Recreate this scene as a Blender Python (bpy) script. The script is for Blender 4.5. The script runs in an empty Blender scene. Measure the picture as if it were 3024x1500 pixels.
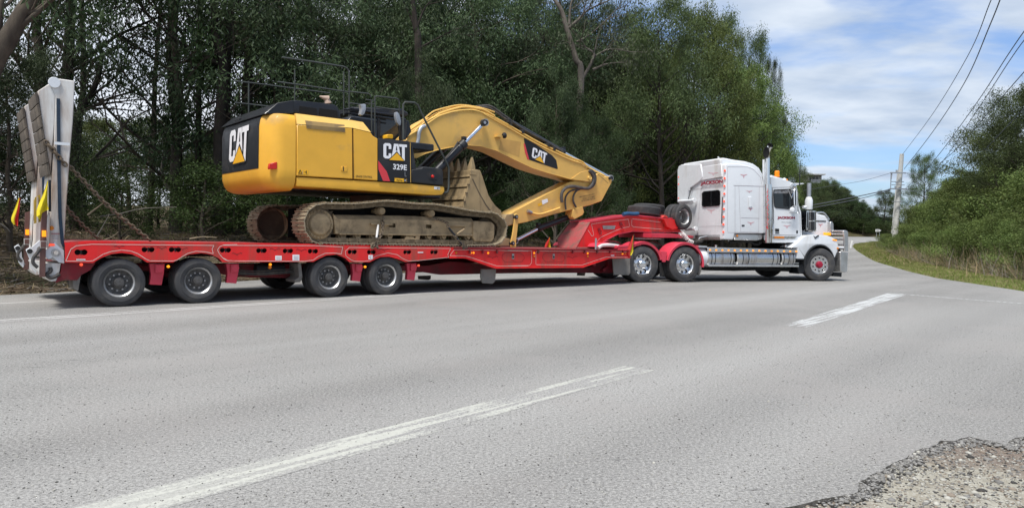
import bpy, bmesh, math, random
import numpy as np
from mathutils import Vector, Matrix, noise
from mathutils.geometry import tessellate_polygon
R = math.radians
SC = bpy.context.scene
COL = SC.collection
random.seed(7); rng = np.random.default_rng(7)

# ------------------------------------------------------------------ camera
FPX, CX, CY = 2150.0, 1512.0, 750.0
PITCH, ROLL = math.atan(60 / 2150), math.atan(.017)
cd = bpy.data.cameras.new('camera'); cam = bpy.data.objects.new('camera', cd); COL.objects.link(cam)
cd.sensor_width = 36; cd.lens = 36 * FPX / 3024; cd.clip_end = 3000; cd.clip_start = .05
CM = Matrix.Rotation(math.pi / 2 - PITCH, 4, 'X') @ Matrix.Rotation(ROLL, 4, 'Z')
CPOS = Vector((0, 0, 1.33))
cam.matrix_world = Matrix.Translation(CPOS) @ CM
SC.camera = cam
CM3 = CM.to_3x3()

# ------------------------------------------------------------------ light
SUN_EL, SUN_AZ = R(64), R(205)            # azimuth clockwise from +Y; behind the camera, a little to the left
world = bpy.data.worlds.new('World'); SC.world = world; world.use_nodes = True
wn = world.node_tree; wn.nodes.clear()
def WN(t, **k):
    n = wn.nodes.new(t)
    for a, b in k.items(): setattr(n, a, b)
    return n
wl = wn.links.new
sky = WN('ShaderNodeTexSky', sky_type='NISHITA', sun_disc=False, sun_elevation=SUN_EL, sun_rotation=SUN_AZ, dust_density=1.2, ozone_density=2.0)
tc = WN('ShaderNodeTexCoord')
sep = WN('ShaderNodeSeparateXYZ'); wl(tc.outputs['Generated'], sep.inputs[0])
# clouds lie on a flat layer above: direction divided by its height
zz = WN('ShaderNodeMath', operation='MAXIMUM'); wl(sep.outputs['Z'], zz.inputs[0]); zz.inputs[1].default_value = 0.0
za = WN('ShaderNodeMath', operation='ADD'); wl(zz.outputs[0], za.inputs[0]); za.inputs[1].default_value = .16
dx = WN('ShaderNodeMath', operation='DIVIDE'); wl(sep.outputs['X'], dx.inputs[0]); wl(za.outputs[0], dx.inputs[1])
dy = WN('ShaderNodeMath', operation='DIVIDE'); wl(sep.outputs['Y'], dy.inputs[0]); wl(za.outputs[0], dy.inputs[1])
cb = WN('ShaderNodeCombineXYZ'); wl(dx.outputs[0], cb.inputs[0]); wl(dy.outputs[0], cb.inputs[1])
mp = WN('ShaderNodeMapping'); wl(cb.outputs[0], mp.inputs[0]); mp.inputs['Location'].default_value = (2.5, 3.9, 0); mp.inputs['Scale'].default_value = (.8, 1.05, 1)
mp.inputs['Rotation'].default_value = (0, 0, R(-14))
n1 = WN('ShaderNodeTexNoise'); wl(mp.outputs[0], n1.inputs['Vector']); n1.inputs['Scale'].default_value = 1.5; n1.inputs['Detail'].default_value = 7; n1.inputs['Roughness'].default_value = .5; n1.inputs['Distortion'].default_value = .35
n2 = WN('ShaderNodeTexNoise'); wl(mp.outputs[0], n2.inputs['Vector']); n2.inputs['Scale'].default_value = 4.2; n2.inputs['Detail'].default_value = 6; n2.inputs['Roughness'].default_value = .5
r1 = WN('ShaderNodeMapRange', interpolation_type='SMOOTHSTEP'); wl(n1.outputs['Fac'], r1.inputs['Value'])
r1.inputs['From Min'].default_value = .40; r1.inputs['From Max'].default_value = .56; r1.inputs['To Min'].default_value = .12; r1.inputs['To Max'].default_value = .97
rc = WN('ShaderNodeValToRGB'); wl(n2.outputs['Fac'], rc.inputs[0])
rc.color_ramp.elements[0].position = .3; rc.color_ramp.elements[0].color = (.215, .262, .335, 1)
rc.color_ramp.elements[1].position = .72; rc.color_ramp.elements[1].color = (.355, .39, .435, 1)
skm = WN('ShaderNodeMixRGB', blend_type='MULTIPLY'); skm.inputs[0].default_value = 1; wl(sky.outputs[0], skm.inputs[1]); skm.inputs[2].default_value = (.052, .062, .078, 1)
mx = WN('ShaderNodeMixRGB'); wl(r1.outputs[0], mx.inputs[0]); wl(skm.outputs[0], mx.inputs[1]); wl(rc.outputs[0], mx.inputs[2])
lx = WN('ShaderNodeMapRange', interpolation_type='SMOOTHSTEP'); wl(sep.outputs['X'], lx.inputs['Value']); lx.inputs['From Min'].default_value = .15; lx.inputs['From Max'].default_value = -.35
lx.inputs['To Min'].default_value = 0; lx.inputs['To Max'].default_value = .8
mx2 = WN('ShaderNodeMixRGB'); wl(lx.outputs[0], mx2.inputs[0]); wl(mx.outputs[0], mx2.inputs[1]); mx2.inputs[2].default_value = (.43, .45, .485, 1)
bg = WN('ShaderNodeBackground'); bg.inputs['Strength'].default_value = 1.0; wl(mx2.outputs[0], bg.inputs['Color'])
wo = WN('ShaderNodeOutputWorld'); wl(bg.outputs[0], wo.inputs['Surface'])

sl = bpy.data.lights.new('sun', 'SUN'); sl.energy = 2.1; sl.angle = R(14); sl.color = (1, .965, .91)
so = bpy.data.objects.new('sun', sl); COL.objects.link(so)
sdir = Vector((math.sin(SUN_AZ) * math.cos(SUN_EL), math.cos(SUN_AZ) * math.cos(SUN_EL), math.sin(SUN_EL)))
so.rotation_euler = sdir.to_track_quat('Z', 'Y').to_euler(); so.location = (0, 0, 40)
SC.view_settings.view_transform = 'Standard'; SC.view_settings.look = 'None'
SC.view_settings.exposure = 1.2; SC.view_settings.gamma = 1; SC.view_settings.use_curve_mapping = False
SC.render.engine = 'CYCLES'
SC.cycles.max_bounces = 6; SC.cycles.diffuse_bounces = 3; SC.cycles.glossy_bounces = 3; SC.cycles.transparent_max_bounces = 6; SC.cycles.transmission_bounces = 4

# ------------------------------------------------------------------ frames of reference
def ray(px, py): return CM3 @ Vector(((px - CX) / FPX, -(py - CY) / FPX, -1))
class Frame:
    """a vehicle's own axes: x forward, y away from the photographer, z up"""
    def __init__(s, x, y, yaw, z=0):
        s.yaw = R(yaw); s.M = Matrix.Translation((x, y, z)) @ Matrix.Rotation(s.yaw, 4, 'Z')
        s.I = s.M.inverted(); s.c = s.I @ CPOS; s.R = s.I.to_3x3()
    def _hit(s, px, py, ax, v):
        r = s.R @ ray(px, py); t = (v - s.c[ax]) / r[ax]; return s.c + r * t
    def D(s, px, py, d): return s._hit(px, py, 1, d)      # point on the plane at depth d inside the vehicle
    def S(s, px, py, x): return s._hit(px, py, 0, x)
    def H(s, px, py, z): return s._hit(px, py, 2, z)
    def P(s, pts, d, off=(0, 0), k=1.0):                  # outline read off a detail view -> (x, z) pairs
        out = []
        for x, y in pts:
            q = s.D(off[0] + x / k, off[1] + y / k, d); out.append((q.x, q.z))
        return out
WF = Frame(0, 0, 0)
def ground(px, py, z=0.0):
    r = ray(px, py); t = (z - CPOS.z) / r.z; return CPOS + r * t

# ------------------------------------------------------------------ mesh builder
class MB:
    def __init__(s): s.v = []; s.f = []; s.m = []; s.mi = 0
    def mat(s, i): s.mi = i; return s
    def add(s, vs, fs):
        n = len(s.v); s.v += [tuple(q) for q in vs]
        for f in fs: s.f.append(tuple(i + n for i in f)); s.m.append(s.mi)
        return s
    def box(s, a, b):
        (x0, y0, z0), (x1, y1, z1) = a, b
        return s.add([(x0,y0,z0),(x1,y0,z0),(x1,y1,z0),(x0,y1,z0),(x0,y0,z1),(x1,y0,z1),(x1,y1,z1),(x0,y1,z1)],
                     [(0,3,2,1),(4,5,6,7),(0,1,5,4),(1,2,6,5),(2,3,7,6),(3,0,4,7)])
    def obox(s, M, sx, sy, sz):
        vs = [M @ Vector((x*sx/2, y*sy/2, z*sz/2)) for x,y,z in ((-1,-1,-1),(1,-1,-1),(1,1,-1),(-1,1,-1),(-1,-1,1),(1,-1,1),(1,1,1),(-1,1,1))]
        return s.add(vs, [(0,3,2,1),(4,5,6,7),(0,1,5,4),(1,2,6,5),(2,3,7,6),(3,0,4,7)])
    def bar(s, p, q, w, t, up=(0, 1, 0)):
        p, q = Vector(p), Vector(q); x = (q - p); L = x.length; x.normalize(); y = Vector(up); y = (y - x * y.dot(x)).normalized(); z = x.cross(y)
        M = Matrix((x, y, z)).transposed().to_4x4(); M.translation = (p + q) / 2
        return s.obox(M, L, w, t)
    def prism(s, pts, d0, d1, holes=(), mapf=None):
        """outline in (x,z) pushed from depth d0 to d1"""
        mapf = mapf or (lambda a, b, d: (a, d, b))
        loops = [list(pts)] + [list(h) for h in holes]
        if not holes:
            n = len(pts)
            s.add([mapf(a, b, d0) for a, b in pts] + [mapf(a, b, d1) for a, b in pts], [tuple(range(n)), tuple(range(2*n-1, n-1, -1))] + [(i, i+n, (i+1) % n + n, (i+1) % n) for i in range(n)])
        else:
            flat = [p for l in loops for p in l]; N = len(flat)
            tr = tessellate_polygon([[Vector((a, b, 0)) for a, b in l] for l in loops])
            vs = [mapf(a, b, d0) for a, b in flat] + [mapf(a, b, d1) for a, b in flat]
            fs = [tuple(t) for t in tr] + [tuple(i + N for i in reversed(t)) for t in tr]
            o = 0
            for l in loops:
                n = len(l)
                for i in range(n): fs.append((o+i, o+i+N, o+(i+1) % n+N, o+(i+1) % n))
                o += n
            s.add(vs, fs)
        return s
    def lathe(s, prof, c=(0, 0, 0), axis=(0, 1, 0), n=24, close=False, a0=0, a1=2*math.pi):
        """profile of (radius, along axis) pairs"""
        ax = Vector(axis).normalized(); u = ax.orthogonal().normalized(); w = ax.cross(u); c = Vector(c)
        full = abs(a1 - a0 - 2*math.pi) < 1e-6; m = n if full else n + 1; k = len(prof)
        vs = [c + ax * y + (u * math.cos(a0 + (a1-a0) * i / n) + w * math.sin(a0 + (a1-a0) * i / n)) * r for i in range(m) for r, y in prof]
        fs = []
        for i in range(n):
            j = (i + 1) % m
            for q in range(k - 1 + (1 if close else 0)):
                q2 = (q + 1) % k
                fs.append((i*k+q, i*k+q2, j*k+q2, j*k+q))
        return s.add(vs, fs)
    def cyl(s, p, q, r, n=14, r2=None):
        p, q = Vector(p), Vector(q); L = (q - p).length; r2 = r if r2 is None else r2
        return s.lathe([(0, 0), (r, 0), (r2, L), (0, L)], p, q - p, n)
    def tube(s, pts, r, n=8, cap=True):
        P = [Vector(p) for p in pts]; K = len(P); rr = r if hasattr(r, '__len__') else [r] * K
        vs = []; prev = None
        for i in range(K):
            t = (P[min(i+1, K-1)] - P[max(i-1, 0)]).normalized()
            u = t.orthogonal().normalized() if prev is None else (prev - t * prev.dot(t)).normalized()
            prev = u; w = t.cross(u)
            for j in range(n):
                a = 2*math.pi*j/n; vs.append(P[i] + (u*math.cos(a) + w*math.sin(a)) * rr[i])
        fs = [(i*n+j, i*n+(j+1) % n, (i+1)*n+(j+1) % n, (i+1)*n+j) for i in range(K-1) for j in range(n)]
        if cap: fs += [tuple(range(n-1, -1, -1)), tuple(range((K-1)*n, K*n))]
        return s.add(vs, fs)
    def quad(s, a, b, c, d): return s.add([a, b, c, d], [(0, 1, 2, 3)])
    def mesh(s, name, mats, bevel=0, smooth=35, seg=1, flip=True):
        me = bpy.data.meshes.new(name)
        me.from_pydata(s.v, [], s.f)
        mats = mats if isinstance(mats, (list, tuple)) else [mats]
        for m in mats: me.materials.append(m)
        if len(mats) > 1: me.polygons.foreach_set('material_index', s.m)
        if flip or bevel:
            bm = bmesh.new(); bm.from_mesh(me)
            bmesh.ops.remove_doubles(bm, verts=bm.verts, dist=1e-5)
            bmesh.ops.recalc_face_normals(bm, faces=bm.faces)
            if bevel:
                bmesh.ops.dissolve_limit(bm, angle_limit=R(.5), verts=bm.verts, edges=bm.edges)
                es = [e for e in bm.edges if len(e.link_faces) == 2 and e.calc_face_angle(0) > R(28)]
                try: bmesh.ops.bevel(bm, geom=es, offset=bevel, segments=seg, profile=.6, affect='EDGES', clamp_overlap=True)
                except Exception: pass
            bm.to_mesh(me); bm.free()
        if smooth:
            me.shade_smooth(); me.set_sharp_from_angle(angle=R(smooth))
        me.update(); return me
    def build(s, name, mats, parent=None, label=None, **k):
        o = bpy.data.objects.new(name, s.mesh(name, mats, **k)); COL.objects.link(o)
        if parent: o.parent = parent
        if label: o['label'] = label
        return o

def arc(cx, cz, r, a0, a1, n, rz=None):
    rz = rz or r
    return [(cx + r*math.cos(R(a0 + (a1-a0)*i/n)), cz + rz*math.sin(R(a0 + (a1-a0)*i/n))) for i in range(n+1)]
def circle(cx, cz, r, n=16, rz=None): return arc(cx, cz, r, 0, 360 - 360/n, n-1, rz)
def smooth_path(pts, n=6):
    P = [Vector(p) for p in pts]; out = []
    for i in range(len(P)-1):
        a, b, c, d = P[max(i-1, 0)], P[i], P[i+1], P[min(i+2, len(P)-1)]
        for k in range(n):
            t = k/n; out.append(.5*((2*b) + (c-a)*t + (2*a-5*b+4*c-d)*t*t + (3*b-a-3*c+d)*t**3))
    out.append(P[-1]); return out

def thing(name, label, cat, loc=(0, 0, 0), rotz=0, group=None, M=None):
    o = bpy.data.objects.new(name, None); COL.objects.link(o); o.empty_display_size = .3
    if M is not None: o.matrix_world = M
    else: o.location = loc; o.rotation_euler = (0, 0, rotz)
    o['label'] = label; o['category'] = cat
    if group: o['group'] = group
    return o
def tag(o, label, cat, group=None):
    o['label'] = label; o['category'] = cat
    if group: o['group'] = group
    return o
def sub(name, parent, loc=(0, 0, 0), label=None):
    o = bpy.data.objects.new(name, None); COL.objects.link(o); o.parent = parent; o.location = loc; o.empty_display_size = .1
    if label: o['label'] = label
    return o
def inst(name, me, parent, M=None, loc=None):
    o = bpy.data.objects.new(name, me); COL.objects.link(o)
    if parent: o.parent = parent
    if M is not None: o.matrix_local = M
    if loc is not None: o.location = loc
    return o
def copy_tree(o, parent=None):
    c = o.copy(); COL.objects.link(c); c.parent = parent
    for ch in list(o.children): copy_tree(ch, c)
    return c

# ------------------------------------------------------------------ materials
class NT:
    def __init__(s, name):
        s.m = bpy.data.materials.new(name); s.m.use_nodes = True; s.t = s.m.node_tree; s.b = s.t.nodes['Principled BSDF']; s.l = s.t.links.new
        s.co = s.n('ShaderNodeTexCoord').outputs['Object']
    def n(s, t, **k):
        x = s.t.nodes.new(t)
        for a, b in k.items(): setattr(x, a, b)
        return x
    def noise(s, scale, detail=4, rough=.55, vec=None, dist=0):
        x = s.n('ShaderNodeTexNoise'); s.l(vec or s.co, x.inputs['Vector']); x.inputs['Scale'].default_value = scale
        x.inputs['Detail'].default_value = detail; x.inputs['Roughness'].default_value = rough; x.inputs['Distortion'].default_value = dist; return x.outputs['Fac']
    def voro(s, scale, feature='F1', vec=None, out='Distance'):
        x = s.n('ShaderNodeTexVoronoi', feature=feature); s.l(vec or s.co, x.inputs['Vector']); x.inputs['Scale'].default_value = scale; return x.outputs[out]
    def scaled(s, sc, loc=(0, 0, 0), rot=(0, 0, 0)):
        src = s.co
        if any(rot):
            r_ = s.n('ShaderNodeMapping'); s.l(s.co, r_.inputs[0]); r_.inputs['Rotation'].default_value = rot; src = r_.outputs[0]; rot = (0, 0, 0)
        x = s.n('ShaderNodeMapping'); s.l(src, x.inputs[0]); x.inputs['Scale'].default_value = sc; x.inputs['Location'].default_value = loc; x.inputs['Rotation'].default_value = rot; return x.outputs[0]
    def rng(s, v, a, b, c=0., d=1.):
        x = s.n('ShaderNodeMapRange'); s.l(v, x.inputs['Value'])
        for i, q in zip(('From Min', 'From Max', 'To Min', 'To Max'), (a, b, c, d)): x.inputs[i].default_value = q
        return x.outputs[0]
    def mix(s, f, a, b, mode='MIX'):
        x = s.n('ShaderNodeMixRGB', blend_type=mode)
        for i, q in enumerate((f, a, b)):
            if hasattr(q, 'is_linked'): s.l(q, x.inputs[i])
            elif isinstance(q, (int, float)): x.inputs[i].default_value = q if i == 0 else (q, q, q, 1)
            else: x.inputs[i].default_value = (*q, 1)
        return x.outputs[0]
    def math(s, op, a, b=0.):
        x = s.n('ShaderNodeMath', operation=op)
        for i, q in enumerate((a, b)):
            if hasattr(q, 'is_linked'): s.l(q, x.inputs[i])
            else: x.inputs[i].default_value = q
        return x.outputs[0]
    def bump(s, h, strength=.3, dist=.01):
        x = s.n('ShaderNodeBump'); s.l(h, x.inputs['Height']); x.inputs['Strength'].default_value = strength; x.inputs['Distance'].default_value = dist; s.l(x.outputs[0], s.b.inputs['Normal']); return x
    def set(s, **k):
        for a, q in k.items():
            i = s.b.inputs[a.replace('_', ' ')]
            if hasattr(q, 'is_linked'): s.l(q, i)
            elif isinstance(q, tuple): i.default_value = (*q, 1) if len(q) == 3 else q
            else: i.default_value = q
        return s

def simple(name, col, rough=.5, metal=0., var=.12, scale=3., dirt=None, dirt_amt=.3, dirt_scale=2., bump=0., coat=0., emis=None, estr=0., streak=False, spec=.32):
    t = NT(name)
    n = t.noise(scale, 5)
    c = t.mix(t.rng(n, .3, .7), tuple(q*(1-var) for q in col), tuple(min(1, q*(1+var)) for q in col))
    rr = t.rng(n, .3, .7, max(0, rough-.08), rough+.08)
    if dirt:
        v = t.scaled((1, 1, .18)) if streak else None
        d = t.noise(dirt_scale, 7, .65, vec=v, dist=.3); f = t.rng(d, .62 - dirt_amt*.5, .78 - dirt_amt*.3)
        f2 = t.math('MULTIPLY', f, .85)
        c = t.mix(f2, c, dirt); rr = t.mix(f2, rr, .85)
    t.set(Base_Color=c, Roughness=rr, Metallic=metal, Specular_IOR_Level=spec)
    if coat: t.set(Coat_Weight=coat, Coat_Roughness=.08)
    if bump: t.bump(t.noise(scale*14, 5, .6), bump, .01)
    if emis: t.set(Emission_Color=emis, Emission_Strength=estr)
    return t.m
M = {}
M['red'] = simple('red_paint', (.68, .020, .020), .42, dirt=(.26, .07, .05), dirt_amt=.24, dirt_scale=2.6, coat=.08, var=.09, streak=True)
M['red_dirty'] = simple('red_paint_worn', (.40, .05, .06), .55, dirt=(.13, .09, .07), dirt_amt=.5, dirt_scale=3)
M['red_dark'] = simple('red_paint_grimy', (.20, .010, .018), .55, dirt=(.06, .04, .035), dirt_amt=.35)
M['red_fade'] = simple('red_plastic_guard', (.56, .045, .075), .38, dirt=(.25, .09, .08), dirt_amt=.12, coat=.15)
M['yellow'] = simple('yellow_paint', (.74, .395, .045), .42, dirt=(.42, .26, .10), dirt_amt=.14, dirt_scale=1.1, var=.05, coat=.04)
M['yellow2'] = simple('yellow_paint_sun_worn', (.72, .45, .12), .42, dirt=(.38, .24, .10), dirt_amt=.16, dirt_scale=1.5, var=.05)
M['yellow_boom'] = simple('yellow_boom_paint_faded', (.68, .41, .105), .45, dirt=(.45, .29, .12), dirt_amt=.18, dirt_scale=1.2, var=.06)
M['yellow_logo'] = simple('yellow_decal', (.80, .42, .02), .4, var=.02)
M['mudmetal'] = simple('mud_caked_steel', (.39, .285, .165), .85, dirt=(.13, .095, .06), dirt_amt=.3, dirt_scale=3.5, bump=.5, var=.22)
M['muddark'] = simple('dark_greasy_steel', (.10, .075, .05), .8, dirt=(.16, .12, .07), dirt_amt=.2, dirt_scale=6, bump=.4, var=.25)
M['shoe'] = simple('worn_track_steel', (.36, .295, .20), .6, dirt=(.10, .075, .05), dirt_amt=.3, dirt_scale=7, bump=.4, var=.2, metal=.3)
M['bucket'] = simple('bucket_steel', (.31, .225, .12), .72, dirt=(.10, .075, .045), dirt_amt=.3, dirt_scale=3, bump=.3, var=.2, streak=True)
M['black'] = simple('black_paint', (.014, .015, .018), .38, var=.2, coat=.1, dirt=(.06, .055, .05), dirt_amt=.12)
M['blackmatt'] = simple('black_plastic', (.02, .021, .023), .6, var=.2, dirt=(.07, .06, .05), dirt_amt=.1)
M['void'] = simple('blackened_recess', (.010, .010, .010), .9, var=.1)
M['rubber'] = simple('tyre_rubber', (.048, .048, .050), .72, dirt=(.095, .088, .08), dirt_amt=.28, dirt_scale=5, bump=.15, var=.15)
M['rubber2'] = simple('hose_rubber', (.055, .052, .05), .6, dirt=(.13, .11, .09), dirt_amt=.3, dirt_scale=8)
M['chrome'] = simple('polished_alloy', (.72, .73, .74), .14, metal=1., var=.05, dirt=(.25, .23, .21), dirt_amt=.1, dirt_scale=9)
M['tankmetal'] = simple('dulled_alloy_tank', (.56, .56, .55), .30, metal=1., var=.06, dirt=(.25, .22, .2), dirt_amt=.2, dirt_scale=4, streak=True)
M['linkmetal'] = simple('track_link_steel', (.23, .175, .11), .75, dirt=(.09, .07, .045), dirt_amt=.35, dirt_scale=9, bump=.4, var=.25)
M['rod'] = simple('chromed_rod', (.8, .81, .83), .12, metal=1., var=.03)
M['steel'] = simple('dull_steel', (.42, .41, .40), .42, metal=.85, dirt=(.14, .11, .09), dirt_amt=.25, dirt_scale=6)
M['alu'] = simple('brushed_aluminium', (.58, .58, .58), .33, metal=.9, dirt=(.24, .22, .2), dirt_amt=.15, dirt_scale=5)
M['hubdark'] = simple('oily_hub_steel', (.12, .115, .11), .55, metal=.4, dirt=(.05, .045, .04), dirt_amt=.35, dirt_scale=14)
M['white'] = simple('white_truck_paint', (.67, .69, .71), .3, var=.03, coat=.4, dirt=(.45, .43, .39), dirt_amt=.08, dirt_scale=1.6, streak=True)
M['whiterust'] = simple('chipped_white_paint', (.66, .65, .62), .5, var=.06, dirt=(.27, .16, .085), dirt_amt=.34, dirt_scale=1.9, streak=True)
M['timber'] = simple('weathered_hardwood', (.115, .095, .075), .85, dirt=(.05, .04, .032), dirt_amt=.4, dirt_scale=7, bump=.6, var=.3, streak=True)
M['flag_yellow'] = simple('yellow_flag_cloth', (.62, .50, .02), .8, var=.08)
M['flag_red'] = simple('red_flag_cloth', (.50, .03, .025), .8, var=.1)
M['sign_yellow'] = simple('faded_yellow_board', (.42, .28, .03), .6, dirt=(.2, .13, .04), dirt_amt=.3)
M['blue'] = simple('blue_webbing', (.022, .04, .065), .7, var=.25, scale=30)
M['bluetarp'] = simple('blue_tarpaulin', (.02, .075, .16), .6, var=.15)
M['amber'] = simple('amber_lens', (.75, .22, .01), .2, var=.05, emis=(1, .38, .03, 1), estr=.5)
M['amberlit'] = simple('lit_amber_lamp', (.85, .28, .01), .3, var=.1, emis=(1, .30, .015, 1), estr=.45)
M['beacon'] = simple('orange_beacon_lens', (.85, .20, .005), .25, var=.05, emis=(1, .22, .01, 1), estr=.12)
M['amberoff'] = simple('unlit_amber_lens', (.62, .20, .02), .25, var=.05)
M['redlamp'] = simple('lit_red_lamp', (.7, .05, .02), .25, var=.05, emis=(1, .12, .06, 1), estr=.35)
M['redrefl'] = simple('red_reflector', (.55, .02, .015), .25, var=.05)
M['line'] = simple('cream_pinstripe', (.68, .50, .44), .4, var=.05)
M['decal_black'] = simple('black_decal', (.012, .012, .014), .35, var=.1)
M['decal_white'] = simple('white_decal', (.78, .78, .79), .4, var=.03)
M['decal_red'] = simple('red_decal', (.62, .05, .06), .4, var=.05)
M['decal_pink'] = simple('pink_pinstripe', (.62, .22, .25), .5, var=.05)
M['crimson'] = simple('crimson_lettering', (.28, .012, .035), .4, var=.05)
M['shadowgrey'] = simple('lettering_shadow_grey', (.34, .31, .33), .5, var=.03)
M['brownpaint'] = simple('brown_primer', (.13, .065, .055), .6, var=.2)
M['chain'] = simple('rusty_chain_steel', (.13, .10, .075), .65, metal=.4, dirt=(.22, .17, .11), dirt_amt=.4, dirt_scale=20, var=.25)
M['concrete'] = simple('pole_concrete', (.50, .50, .48), .8, var=.1, dirt=(.36, .35, .32), dirt_amt=.15, bump=.2, streak=True)
M['galv'] = simple('galvanised_steel', (.35, .37, .40), .5, metal=.5, var=.1)
M['wire'] = simple('power_cable', (.10, .11, .14), .6, var=.05)
M['greyflap'] = simple('grey_mud_flap', (.20, .185, .165), .7, dirt=(.10, .09, .08), dirt_amt=.3)
M['glove'] = simple('white_nylon', (.62, .6, .58), .6)
M['pinkish'] = simple('faded_beige_cap', (.38,.28,.22), .6)
M['tan'] = simple('brown_grille_film', (.27, .18, .07), .5, dirt=(.12, .085, .05), dirt_amt=.3)
def glass_mat(name, col, rough=.05):
    t = NT(name); t.set(Base_Color=col, Roughness=rough, Metallic=0., Coat_Weight=.15, Coat_Roughness=.03, Specular_IOR_Level=.45); return t.m
M['railgrey'] = simple('worn_grey_tube', (.05,.055,.05), .5, var=.2)
M['glass'] = glass_mat('tinted_glass', (.018, .022, .026))
M['glassdark'] = glass_mat('dark_glass', (.006, .006, .007))

# ------------------------------------------------------------------ flat print
def text_geo(txt, shear=0., offset=0.):
    cu = bpy.data.curves.new('t', 'FONT'); cu.body = txt; cu.size = 1; cu.offset = offset; cu.shear = shear
    o = bpy.data.objects.new('t', cu); COL.objects.link(o)
    dg = bpy.context.evaluated_depsgraph_get(); me = bpy.data.meshes.new_from_object(o.evaluated_get(dg))
    v = [tuple(q.co) for q in me.vertices]; f = [tuple(p.vertices) for p in me.polygons]
    bpy.data.objects.remove(o); bpy.data.curves.remove(cu); bpy.data.meshes.remove(me)
    x0 = min(q[0] for q in v); x1 = max(q[0] for q in v); y0 = min(q[1] for q in v); y1 = max(q[1] for q in v)
    return [((q[0]-x0)/(x1-x0), (q[1]-y0)/(y1-y0)) for q in v], f
def put(B, uv, faces, A, Bp, T, lift=(0, 0, 0)):
    """unit-square drawing onto the parallelogram A (bottom left), Bp (bottom right), T (top left)"""
    A, Bp, T, lift = Vector(A), Vector(Bp), Vector(T), Vector(lift)
    B.add([A + (Bp-A)*u + (T-A)*v + lift for u, v in uv], faces)
CAT_C = [(.33,.66),(.33,.90),(.27,1),(.07,1),(0,.90),(0,.18),(.07,.08),(.24,.08),(.33,.2),(.33,.40),(.22,.40),(.22,.24),(.12,.24),(.12,.84),(.22,.84),(.22,.66)]
CAT_A = [(.335,.10),(.445,1),(.635,1),(.745,.10)]
CAT_T = [(.66,1),(1,1),(1,.84),(.905,.84),(.905,.0),(.785,.0),(.785,.84),(.66,.84)]
CAT_K = [(.19,-.045),(.56,.56),(.93,-.045)]
CAT_Y = [(.24,0),(.56,.47),(.88,0)]
def tess(poly):
    return [tuple(t) for t in tessellate_polygon([[Vector((a, b, 0)) for a, b in poly]])]
def wordmark(parent, A, Bp, T, out):
    """three heavy white letters over a yellow triangle; out = unit vector pointing off the panel"""
    out = Vector(out); B = MB()
    for p in (CAT_C, CAT_A, CAT_T): put(B, p, tess(p), A, Bp, T, out*.004)
    B.build('lettering', M['decal_white'], parent, smooth=0, flip=False)
    B = MB(); put(B, CAT_K, [(0, 1, 2)], A, Bp, T, out*.007); put(B, [(.52,.60),(.54,.86),(.565,.86),(.585,.60)], [(0,1,2,3)], A, Bp, T, out*.007)
    B.mat(1); put(B, CAT_Y, [(0, 1, 2)], A, Bp, T, out*.010)
    B.build('triangle_mark', [M['decal_black'], M['yellow_logo']], parent, smooth=0, flip=False)
def words(parent, txt, A, Bp, T, out, mat, name='lettering', offset=.02, shear=0., lift=.004, label=None):
    B = MB(); v, f = text_geo(txt, shear, offset); put(B, v, f, A, Bp, T, Vector(out)*lift)
    return B.build(name, mat, parent, smooth=0, flip=False, label=label)
OUT = (0, -1, 0)
# ================================================================== ground, road
def hy(y):                                            # the land climbs gently beyond 40 m
    t = min(max((y-42)/88., 0), 1); return 1.85*t*t*(3-2*t)*1.0
EDGE_L = [(-60,-14),(-22,-4),(-14,7),(-10.2,13.1),(-9.05,14.6),(-7.5,17.6),(-6.3,19.6),(-4,22.8),(-1.5,26),(3,31.5),(14.5,44),(22,59),(27,71),(31,83),(34.5,93),(39.5,104),(50,116),(70,127),(110,140),(170,150)]
EDGE_R = [(60,-14),(50,-4),(44,5),(34,10),(22,13.2),(16,16),(14.1,18.2),(13.96,19.8),(14.49,22.4),(15.2,26),(17.1,31.4),(22.1,44.2),(27.5,57),(31.2,66),(35.5,76),(39,83),(46,92),(60,101),(100,113),(170,125)]
N_SUB = 6
road_loop = EDGE_L + EDGE_R[::-1]
B = MB(); rows = []
for i in range(len(EDGE_L)-1):
    for k in range(N_SUB):
        t = k/N_SUB; a = Vector(EDGE_L[i]).lerp(Vector(EDGE_L[i+1]), t); b = Vector(EDGE_R[i]).lerp(Vector(EDGE_R[i+1]), t); rows.append((a, b))
rows.append((Vector(EDGE_L[-1]), Vector(EDGE_R[-1])))
# broken edge of the asphalt, bottom right: gravel shows inside this outline
HOLE = [ground(x, y) for x, y in ((2230,1540),(2290,1500),(2420,1475),(2530,1453),(2548,1425),(2562,1402),(2600,1392),(2640,1365),(2675,1352),(2710,1328),(2745,1322),(2780,1300),(2830,1299),(2862,1287),(2890,1296),(2925,1301),(2961,1312),(2990,1300),(3024,1284),(3100,1275),(3300,1330),(3400,1700),(2300,1900),(2150,1650))]
HOLE2 = []
for i in range(len(HOLE)):
    a, b = HOLE[i], HOLE[(i+1) % len(HOLE)]
    k_ = 7 if 0 < i < 19 else 1
    for j in range(k_):
        p = a.lerp(b, j/k_); g_ = .028 if k_ > 1 and j else 0; q = Vector((p.x*7, p.y*7, 0)); HOLE2.append((p.x + g_*noise.noise(q) + g_*.4*noise.noise(q*4), p.y + g_*noise.noise(q + Vector((9,4,2))) + g_*.4*noise.noise(q*4 + Vector((3,1,7)))))
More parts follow.
